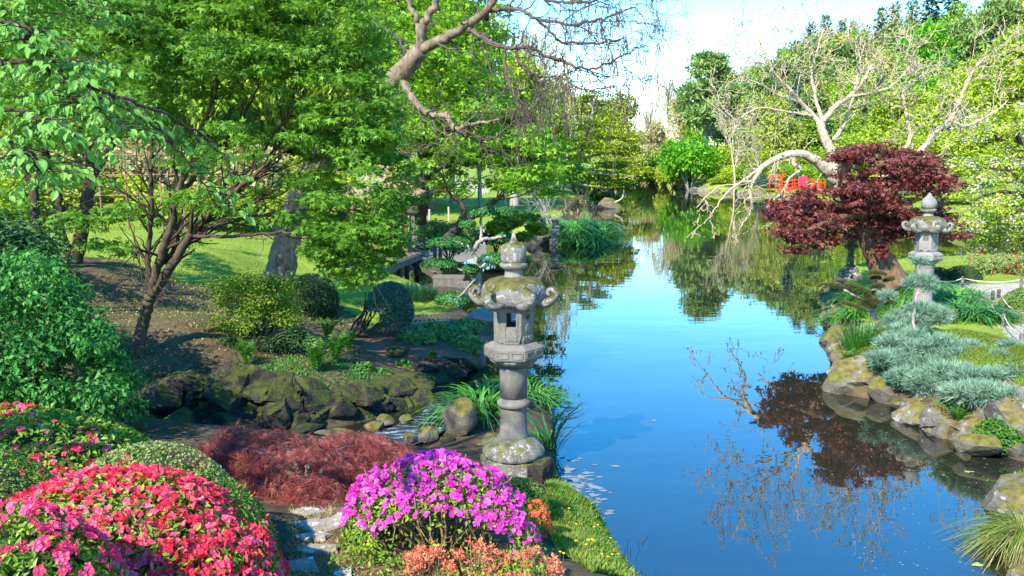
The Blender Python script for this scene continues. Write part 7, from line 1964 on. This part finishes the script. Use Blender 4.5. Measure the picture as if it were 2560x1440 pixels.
    if kind == 'bush':
        n = 16; u = unit(rng, n); C = u * [.42, .42, .25]; C[:, 2] = np.abs(C[:, 2]) + .35
        R_ = rng.uniform(.18, .28, (n, 1)) * [1, 1, .9]
        tk = [smooth_line([(0, 0, -.05, .02), (*(c * [.5, .5, .6]), .012), (*c, .004)], 4) for c in C[::2]]
        return leaf_cloud(rng, C, R_, 3200, DIA, .07, .5, .2, .4, .6), tubes(tk, 5)
PROTO = {}
def tree_at(kind, var, mat, bark, px, top, dist, width, name, label, cat='tree', group=None, zb=None, rng=np.random.default_rng(77)):
    """width in photo px; top = picture row of the tip"""
    key = (kind, var)
    if key not in PROTO:
        cr, tk = proto(kind, 700 + 31 * var + len(kind))
        PROTO[key] = (cr, tk, {})
    cr, tk, cache = PROTO[key]
    if not cache:                       # one mesh per kind; each copy carries its own leaf material
        a = make_mesh('crown', *cr); a.materials.append(M[mat]); b = make_mesh('trunk', *tk, True); b.materials.append(M[bark]); cache['m'] = (a, b)
    a, b = cache['m']
    x = WD(px, 450, dist)[0]; z0 = max(0.0, gz1(x, dist)) if zb is None else zb
    H = WD(px, top, dist)[2] - z0; W = width * MPP(dist)
    root = thing(name, label, cat, (x, dist, z0), group)
    root.rotation_euler = (0, 0, rng.uniform(0, 6.28)); nat = {'round': .9, 'tall': .6, 'conifer': .5, 'pine': .7, 'willow': .8, 'twiggy': .8, 'layer': .95, 'bush': 1.2}[kind]
    root.scale = (W / nat, W / nat, H)
    for nm, me in (('crown', a), ('trunk', b)):
        o = bpy.data.objects.new(nm, me); o.parent = root
        if nm == 'crown': o["kind"] = 'stuff'
        COL.objects.link(o)
        o.material_slots[0].link = 'OBJECT'; o.material_slots[0].material = M[mat if nm == 'crown' else bark]
    return root
T_ = tree_at
# far end and right shore, individually told apart
T_('bush', 0, 't_bright', 'bark_gr', 1725, 288, 116, 150, 'lime_maple', 'vivid lime green rounded tree at the water edge on the far right shore')
T_('pine', 0, 't_pine', 'bark_gr', 1765, 128, 128, 190, 'dark_cedar', 'tall dark green cedar rising behind the vivid lime green tree')
T_('willow', 0, 't_tan', 'bark_gr', 1668, 190, 165, 120, 'budding_tree', 'pale tan budding tree left of the dark cedar')
T_('willow', 1, 't_tan', 'bark_gr', 1622, 265, 175, 90, 'budding_tree', 'low pale tan tree at the far end of the lake')
T_('round', 1, 't_tan', 'bark_gr', 1640, 300, 150, 110, 'budding_tree', 'beige bushy tree behind the yellow bushes at the far end of the lake')
T_('bush', 0, 't_yg', 'bark_gr', 1630, 355, 140, 110, 'yellow_bush', 'yellow-green bush at the water edge left of the vivid lime tree')
T_('bush', 1, 't_yg', 'bark_gr', 1685, 375, 125, 90, 'yellow_bush', 'yellow bush touching the left side of the vivid lime tree')
T_('twiggy', 0, 't_tan', 'bark_pale', 1836, 215, 104, 190, 'birch', 'slender bare birch with a white trunk on the far right shore')
T_('twiggy', 1, 't_tan', 'bark_pale', 1895, 300, 104, 120, 'birch', 'thin bare birch right of the white trunked one')
T_('bush', 2, 't_yg', 'bark_gr', 1850, 395, 108, 110, 'yellow_bush', 'yellow bush on the far shore below the bare birch')
T_('bush', 0, 't_mid', 'bark_gr', 1930, 385, 107, 120, 'round_bush', 'green bush on the far shore above the torii gate')
T_('bush', 1, 't_mid', 'bark_gr', 2010, 395, 107, 110, 'round_bush', 'green bush on the far shore above the red bridge')
T_('bush', 2, 't_bright', 'bark_gr', 2085, 410, 104, 110, 'round_bush', 'fresh green bush on the far shore right of the red bridge')
T_('bush', 0, 't_con', 'bark_gr', 1905, 425, 101, 60, 'round_bush', 'small dark bush beside the torii gate')
T_('bush', 1, 't_yg', 'bark_gr', 1800, 440, 112, 60, 'yellow_bush', 'small yellow bush above the pale shoreline rocks')
# hillside wood, by rows
hill = 'trees on the wooded hillside at the right'
r_ = np.random.default_rng(620)
for px, top, dd, w, kd, mt in [
 (1860, 170, 150, 120, 'round', 't_pine'), (1930, 150, 150, 130, 'pine', 't_pine'), (2000, 120, 152, 130, 'round', 't_pine'), (2075, 110, 150, 130, 'pine', 't_pine'), (2140, 90, 150, 130, 'round', 't_pine'), (1815, 230, 140, 110, 'round', 't_olive'),
 (1900, 230, 135, 130, 'round', 't_olive'), (1975, 205, 132, 140, 'round', 't_mid'), (2050, 190, 132, 130, 'round', 't_olive'), (2110, 170, 130, 130, 'round', 't_mid'), (2190, 120, 132, 140, 'round', 't_olive'),
 (2330, 60, 130, 150, 'pine', 't_pine'), (2400, 30, 128, 160, 'round', 't_pine'), (2470, 0, 126, 150, 'pine', 't_pine'), (2560, -40, 126, 180, 'round', 't_olive'),
 (1870, 310, 122, 130, 'round', 't_mid'), (1950, 290, 120, 140, 'round', 't_olive'), (2030, 280, 120, 140, 'round', 't_mid'), (2110, 260, 118, 140, 'round', 't_con'), (2180, 220, 118, 140, 'round', 't_mid')]:
    lab = {'t_pine': 'dark green evergreen tree in the wood on the right hillside', 't_olive': 'olive green broad tree in the wood on the right hillside', 't_mid': 'mid green broad tree in the wood on the right hillside', 't_con': 'shadowy dark tree low in the wood on the right hillside'}[mt]
    T_(kd, int(r_.integers(3)), mt, 'bark_gr', px, top, dd, w, 'hillside_tree', lab, 'tree', hill)
for px, top, dd, w in [(2010, 45, 175, 55), (2045, 25, 178, 60), (2085, 35, 178, 50), (2112, 40, 180, 45), (2180, 5, 178, 60), (2212, -5, 180, 60), (2255, -15, 182, 60), (1975, 90, 175, 60), (1940, 110, 175, 60), (2145, 55, 178, 50), (2300, -30, 175, 90), (2350, -40, 170, 80)]:
    T_('conifer', int(r_.integers(2)), 't_con', 'bark_dk', px, top, dd, w * 1.5, 'ridge_conifer', 'spired blue-green conifer on the ridge of the right hillside', 'conifer', 'conifers on the right ridge')
for px, top, dd, w, kd, mt in [(1812, 185, 152, 150, 'round', 't_pine'), (1858, 160, 155, 150, 'round', 't_olive'), (1905, 135, 156, 150, 'round', 't_pine'), (1955, 108, 158, 150, 'round', 't_mid'), (2005, 88, 160, 150, 'round', 't_pine'), (2060, 70, 160, 150, 'round', 't_olive'), (2120, 60, 160, 150, 'round', 't_mid'), (2240, 40, 158, 160, 'round', 't_pine'), (2380, 0, 155, 170, 'round', 't_mid'), (2480, -40, 150, 180, 'round', 't_olive'), (1700, 235, 150, 110, 'round', 't_tan'), (1740, 250, 145, 100, 'round', 't_olive'), (1790, 245, 138, 110, 'round', 't_pine'), (1830, 225, 142, 110, 'round', 't_olive'), (1870, 250, 128, 110, 'round', 't_tan'), (1915, 260, 125, 120, 'round', 't_olive'), (1815, 330, 120, 100, 'bush', 't_yg'), (1780, 370, 124, 90, 'bush', 't_mid'), (1875, 350, 117, 110, 'bush', 't_olive'), (1930, 340, 116, 110, 'bush', 't_yg'), (1990, 350, 115, 110, 'bush', 't_olive'), (2050, 345, 114, 110, 'bush', 't_yg'), (1700, 400, 122, 80, 'bush', 't_yg'), (1745, 405, 121, 80, 'bush', 't_olive'), (1960, 400, 110, 80, 'bush', 't_mid'), (1660, 380, 138, 90, 'bush', 't_olive'), (1610, 400, 150, 80, 'bush', 't_yg')]:
    T_(kd, int(r_.integers(3)), mt, 'bark_gr', px, top, dd, w, 'slope_tree' if kd == 'round' else 'slope_bush', {'t_pine': 'dark green', 't_olive': 'olive green', 't_mid': 'mid green', 't_tan': 'pale tan', 't_yg': 'yellow-green'}[mt] + (' crown' if kd == 'round' else ' bush') + ' low on the slope behind the far shore', 'tree' if kd == 'round' else 'shrub', 'growth low on the far slope')
# closed wood filling the slope behind them
for k in range(80):
    dd = r_.uniform(112, 172); px = r_.uniform(1800, 2760); x = WD(px, 450, dd)[0]; z0 = gz1(x, dd)
    kd, mt = [('pine', 't_pine'), ('round', 't_olive'), ('round', 't_mid'), ('round', 't_olive'), ('conifer', 't_con')][int(r_.integers(5))]
    H = r_.uniform(8, 12) * (1.25 if kd == 'conifer' else 1); top = 0
    d_ = np.array([x, dd, z0 + H]) - [0, 0, CAMZ]; upc = d_[1] * math.sin(PITCH) + d_[2] * math.cos(PITCH); fw = d_[1] * math.cos(PITCH) - d_[2] * math.sin(PITCH)
    top = 720 - upc / fw * FPX
    if top < np.interp(px, [1800, 1900, 2000, 2100, 2250, 2760], [260, 190, 130, 95, 10, -120]): continue
    T_(kd, int(r_.integers(3)), mt, 'bark_gr', px, top, dd, r_.uniform(110, 160) * (.5 if kd == 'conifer' else 1), 'forest_tree', {'t_pine': 'dark evergreen deep in the closed wood of the right hillside', 't_olive': 'olive crown deep in the closed wood of the right hillside', 't_mid': 'green crown deep in the closed wood of the right hillside', 't_con': 'conifer deep in the closed wood of the right hillside'}[mt], 'tree', 'closed wood on the right hillside')
# sunlit trees nearer on the right
T_('tall', 0, 't_bright', 'bark_gr', 2290, 60, 100, 190, 'larch', 'tall fresh green tree in the middle of the right hillside')
for px, top, dd, w, kd, mt, lab in [
 (2230, 200, 88, 210, 'round', 't_yg', 'yellow-green tree behind the bare contorted limbs, left of the tall fresh green one'),
 (2360, 180, 82, 210, 'round', 't_yg', 'yellow-green tree behind the right bare limb'),
 (2440, 120, 86, 220, 'round', 't_yg', 'large yellow-green tree above the pink cherry'),
 (2540, 60, 80, 240, 'round', 't_yg', 'tall yellow-green tree at the upper right corner'),
 (2150, 330, 92, 170, 'round', 't_mid', 'green tree directly behind the top of the red maple'),
 (2260, 330, 76, 190, 'round', 't_yg', 'yellow-green tree right above the red maple crown'),
 (2350, 330, 70, 200, 'round', 't_yg', 'low yellow-green tree behind the pale lantern finial'),
 (2450, 300, 66, 230, 'round', 't_yg', 'yellow-green tree behind the flowering cherry'),
 (2570, 260, 64, 240, 'round', 't_yg', 'yellow-green tree at the right edge behind the cherry'),
 (2080, 420, 100, 110, 'round', 't_mid', 'small green tree seen past the left of the red maple'),
 (2420, 480, 58, 180, 'bush', 't_yg', 'sunlit bush at the water edge behind the pale lantern'),
 (2520, 500, 56, 190, 'bush', 't_mid', 'green bush at the water edge beneath the cherry'),
 (2320, 490, 66, 170, 'bush', 't_olive', 'olive bush at the water edge behind the red maple')]:
    T_(kd, int(r_.integers(3)), mt, 'bark_gr', px, top, dd, w, 'sunlit_tree' if kd == 'round' else 'shore_bush', lab, 'tree' if kd == 'round' else 'shrub')
tg = T_('bush', 2, 't_tan', 'bark_gr', 2275, 460, 70, 80, 'golden_bush', 'golden bush seen through the gap in the red maple beside the lantern finial', 'shrub')
# cherry in blossom at the right edge
rng = np.random.default_rng(640)
ch = thing('flowering_cherry', 'cherry tree with pale pink blossom among green leaves at the right edge', 'cherry', ground_at(2620, 47))
dC = 46.5
for j, l in enumerate([[(2620, 620, dC, 14), (2600, 500, dC, 11), (2560, 400, dC, 8), (2540, 300, dC, 5)], [(2600, 480, dC, 7), (2540, 440, dC, 5), (2470, 420, dC, 3), (2420, 440, dC, 2)], [(2600, 520, dC, 7), (2530, 530, dC, 5), (2460, 560, dC, 3), (2410, 590, dC, 2)], [(2570, 420, dC, 6), (2500, 350, dC, 4), (2440, 320, dC, 2)], [(2595, 500, dC, 6), (2500, 480, dC, 4), (2440, 500, dC, 2)]]):
    p, r = line(l, 6, .03, rng); add('trunk' if j == 0 else 'branch', tube(p, r, 7), M['bark_dk'], ch, True)
pads = pts_in_poly(rng, [(2400, 300), (2480, 260), (2640, 240), (2640, 600), (2480, 610), (2400, 590), (2390, 450)], 130)
pw = np.array([WD(a, b, dC + rng.normal() * 1.2) for a, b in pads]); Rp = np.tile([.8, .8, .28], (len(pw), 1))
add('crown', leaf_cloud(rng, pw, Rp, 7000, DIA, .20, .6, .2, .2, .6), M['t_yg'], ch, False, 'stuff')
add('blossom_mass', leaf_cloud(rng, pw[::2], Rp[::2], 2600, OVW, .15, .3, .2, .5, .6), M['blossom'], ch, False, 'stuff')
# left far shore
rng = np.random.default_rng(650); dL = 86.0
tt_ = thing('tiered_tree', 'olive tree with flat tiered branches leaning over the left shore of the lake', 'tree', ground_at(1416, dL))
tlim = [[(1414, 500, dL, 9), (1420, 460, dL, 8), (1440, 415, dL, 7), (1462, 350, dL, 6), (1478, 300, dL, 4), (1482, 240, dL, 2)], [(1445, 400, dL, 4), (1500, 385, dL - .5, 3), (1560, 370, dL - .8, 2)], [(1430, 435, dL, 4), (1500, 435, dL - .6, 3), (1590, 440, dL - 1, 2)], [(1465, 335, dL, 3), (1520, 320, dL, 2), (1560, 300, dL, 1.5)], [(1455, 370, dL, 3), (1410, 375, dL, 2), (1370, 390, dL, 1.5)], [(1422, 455, dL, 3), (1480, 465, dL - .6, 2), (1530, 470, dL - .8, 1.5)], [(1475, 310, dL, 2.5), (1430, 290, dL, 2)]]
for j, t in enumerate(tlim): p, r = line(t, 6, .04, rng); add('trunk' if j == 0 else 'branch', tube(p, r, 7), M['bark_gr'], tt_, True)
tp = [(1478, 236, 30, 8), (1450, 250, 30, 7), (1505, 258, 34, 7), (1425, 278, 34, 8), (1475, 275, 40, 8), (1530, 292, 42, 8), (1490, 308, 48, 8), (1440, 318, 34, 7), (1560, 312, 28, 6), (1520, 335, 56, 9), (1575, 345, 34, 7), (1450, 352, 40, 8), (1400, 372, 40, 8), (1500, 372, 60, 9), (1565, 378, 48, 8), (1370, 395, 34, 8), (1440, 398, 44, 8), (1530, 412, 60, 8), (1600, 425, 42, 7), (1480, 435, 50, 8), (1560, 440, 52, 7), (1625, 440, 26, 5), (1500, 462, 46, 7), (1545, 468, 34, 6), (1440, 445, 36, 7)]
sL = MPP(dL); Cp = np.array([WD(x, y, dL + rng.normal() * 1.3) for x, y, w, h in tp]); Rp = np.array([[w * sL, w * sL * .9, h * sL] for x, y, w, h in tp])
add('crown', leaf_cloud(rng, Cp, Rp, 14000, DIA, .30, .65, .1, .25, .6), M['t_layer'], tt_, False, 'stuff')
for px, top, dd, w, kd, mt, nm, lab in [
 (1540, 215, 130, 130, 'round', 't_olive', 'pale_tree', 'pale green tree behind the top of the tiered tree'),
 (1415, 200, 140, 60, 'conifer', 't_con', 'dark_conifer', 'dark narrow conifer behind the hanging bare twigs'),
 (1330, 60, 80, 260, 'willow', 't_tan', 'weeping_tree', 'tall pale weeping tree behind the bare contorted limbs'),
 (1420, 230, 100, 140, 'willow', 't_olive', 'weeping_tree', 'yellowish weeping tree left of the tiered tree'),
 (1295, 110, 72, 210, 'round', 't_yg', 'shore_tree', 'tall fresh green tree behind the tall pale weeping tree'),
 (1375, 190, 92, 170, 'round', 't_mid', 'shore_tree', 'mid green tree between the two weeping trees'),
 (1450, 235, 112, 140, 'round', 't_yg', 'shore_tree', 'yellow-green tree right behind the tiered tree'),
 (1515, 255, 132, 120, 'round', 't_mid', 'shore_tree', 'green tree behind the right tiers of the tiered tree'),
 (1260, 200, 62, 200, 'round', 't_mid', 'shore_tree', 'green tree left of the weeping trees on the left shore'),
 (1340, 330, 66, 190, 'round', 't_mid', 'shore_tree', 'green tree low on the left shore behind the mushroom capped trunk'),
 (1400, 370, 78, 140, 'bush', 't_mid', 'shore_bush', 'green bush at the foot of the tiered tree'),
 (1460, 400, 95, 130, 'bush', 't_con', 'shore_bush', 'dark bush on the left shore behind the tiered trunk'),
 (1530, 410, 118, 150, 'bush', 't_mid', 'shore_bush', 'green bush on the left shore far along the lake'),
 (1585, 420, 140, 110, 'bush', 't_yg', 'shore_bush', 'small yellow-green bush near the far end of the lake'),
 (1560, 330, 125, 120, 'round', 't_olive', 'shore_tree', 'olive tree on the left shore far along the lake'),
 (1400, 470, 90, 90, 'bush', 't_con', 'shore_bush', 'low dark bush left of the tiered trunk'),
 (1600, 325, 190, 90, 'conifer', 't_con', 'dark_conifer', 'tiny dark conifer on the skyline at the far end of the lake')]:
    T_(kd, int(r_.integers(2)), mt, 'bark_gr', px, top, dd, w, nm, lab, 'shrub' if kd == 'bush' else 'tree')
# left woodland behind the lawn
lw = 'woodland trees behind the lawn'
for px, top, dd, w, kd, mt in [(-60, -200, 40, 420, 'round', 't_yg'), (110, -220, 48, 380, 'round', 't_mid'), (230, -160, 42, 360, 'round', 't_yg'), (380, -240, 50, 380, 'round', 't_yg'), (500, -180, 44, 360, 'round', 't_mid'), (640, -260, 52, 380, 'round', 't_yg'), (760, -200, 46, 360, 'round', 't_yg'), (900, -260, 54, 360, 'round', 't_mid'), (1020, -180, 50, 320, 'round', 't_yg'), (1130, -120, 56, 300, 'round', 't_mid'), (1200, 0, 60, 240, 'round', 't_yg')]:
    T_(kd, int(r_.integers(3)), mt, 'bark_gr', px, top, dd, w, 'woodland_tree', {'t_yg': 'tall sunlit yellow-green tree in the woodland behind the lawn', 't_mid': 'tall green tree in the woodland behind the lawn'}[mt], 'tree', lw)
for px, top, dd, w, mt in [(120, 170, 50, 330, 't_yg'), (300, 160, 52, 330, 't_mid'), (450, 180, 50, 330, 't_yg'), (590, 150, 53, 340, 't_tan'), (700, 140, 50, 330, 't_yg'), (830, 180, 53, 330, 't_mid'), (60, 300, 40, 260, 't_tan'), (200, 320, 43, 240, 't_yg'), (330, 300, 41, 240, 't_tan'), (520, 320, 43, 240, 't_yg'), (620, 300, 41, 260, 't_tan'), (780, 330, 42, 240, 't_yg'), (-20, 380, 36, 260, 't_yg'), (140, 420, 37, 240, 't_olive'), (280, 400, 38, 240, 't_yg'), (430, 440, 36, 240, 't_yg'), (560, 430, 38, 220, 't_olive'), (700, 440, 37, 240, 't_yg'), (850, 450, 40, 220, 't_olive'), (950, 430, 44, 200, 't_mid'), (1080, 400, 52, 180, 't_mid')]:
    T_('bush', int(r_.integers(3)), mt, 'bark_gr', px, top, dd, w, 'woodland_bush', {'t_tan': 'pale cream leaved bush at the back of the lawn', 't_yg': 'sunlit yellow-green bush at the back of the lawn', 't_olive': 'olive bush at the back of the lawn', 't_mid': 'green bush at the back of the lawn beside the shelter'}[mt], 'shrub', 'bushes at the back of the lawn')
# ------------------------------------------------------------------ what floats on the water
rng = np.random.default_rng(800)
def flat_blob(c, r, rng, n=16, z=.003, asp=.6):
    an = np.linspace(0, 6.283, n, endpoint=False); rr = r * (1 + .45 * np.sin(an * 3 + rng.uniform(0, 6)) * rng.random() + .35 * np.sin(an * 5 + rng.uniform(0, 6)) * rng.random() + .2 * rng.normal(size=n))
    V = np.stack([c[0] + np.cos(an) * rr, c[1] + np.sin(an) * rr * asp, np.full(n, z)], -1)
    V = np.vstack([V, V * [1, 1, 1] + [0, 0, .001], [[c[0], c[1], z + .0015]]]); j = np.arange(n); j2 = (j + 1) % n
    return V, [np.stack([j, j2, n + j2, n + j], -1), np.stack([n + j, n + j2, np.full(n, 2 * n)], -1)]
parts = []
for k in range(70):
    t = rng.random(); px = 1400 + 110 * t + rng.normal() * 18; py = 1180 + 60 * t + rng.normal() * 20
    parts.append(flat_blob(WZ(px, py, 0), rng.uniform(.015, .075), rng))
for k in range(14): parts.append(flat_blob(WZ(1385 + rng.uniform(-5, 40), 1015 + rng.normal() * 8, 0), rng.uniform(.02, .07), rng))
single('foam_patches', join(parts), M['foam'], WZ(1450, 1210, 0), 'pale broken foam drifting beside the near bank', 'foam', kind='stuff')
parts = []
for k in range(240):
    if k < 160: px, py = rng.uniform(2120, 2560), rng.uniform(1030, 1440)
    else: px, py = 2200 + rng.normal() * 60, 1150 + rng.normal() * 90
    if px < 2100 + (1440 - py) * .1 or py < 1000 + (px - 2100) * .3: continue
    parts.append(flat_blob(WZ(px, py, 0), rng.uniform(.004, .011), rng, 7))
single('fallen_petals', join(parts), M['petal'], WZ(2350, 1250, 0), 'scatter of fallen petals floating by the island rocks', 'petals', kind='stuff')
for k, (px, py, r, lab) in enumerate([(2445, 1413, .06, 'round yellow-green leaf floating near the bottom right'), (2420, 1180, .05, 'pale leaf floating off the island rocks'), (1635, 1052, .04, 'thin green leaf floating alone in the middle of the blue water')]):
    V, F = flat_blob(WZ(px, py, 0), r, rng, 14, .006, .6 if k < 2 else .3)
    single('floating_leaf', (V, F), M['floatleaf'], WZ(px, py, 0), lab, 'leaf')
parts = []
for k in range(260):
    px, py = 1165 - rng.random() * 90, 1000 + rng.random() * 80
    parts.append(flat_blob(WZ(px, py, 0), rng.uniform(.008, .03), rng, 7, .03))
single('stream_foam', join(parts), M['foam'], WZ(1110, 1050, 0), 'flecks of foam on the dark stream channel', 'foam', kind='stuff')
# ------------------------------------------------------------------ tell look-alikes apart by their order from the left
ONES = ['', 'first', 'second', 'third', 'fourth', 'fifth', 'sixth', 'seventh', 'eighth', 'ninth', 'tenth', 'eleventh', 'twelfth', 'thirteenth', 'fourteenth', 'fifteenth', 'sixteenth', 'seventeenth', 'eighteenth', 'nineteenth']
def ordinal(n):
    if n < 20: return ONES[n]
    t = {2: 'twent', 3: 'thirt', 4: 'fort', 5: 'fift', 6: 'sixt', 7: 'sevent'}[n // 10]
    return t + 'ieth' if n % 10 == 0 else t + 'y-' + ONES[n % 10]
fam = {}
for o in bpy.data.objects:
    if o.parent is None and o.get('group') and o.get('label') and o['group'] not in ('closed wood on the right hillside', 'yellow wildflowers on the near bank'):
        fam.setdefault((o['group'], o['label']), []).append(o)
for (g_, l_), os_ in fam.items():
    if len(os_) > 1:
        os_.sort(key=lambda o: o.location.x / o.location.y)
        for i, o in enumerate(os_): o['label'] = l_ + ', ' + ordinal(i + 1) + ' from the left'
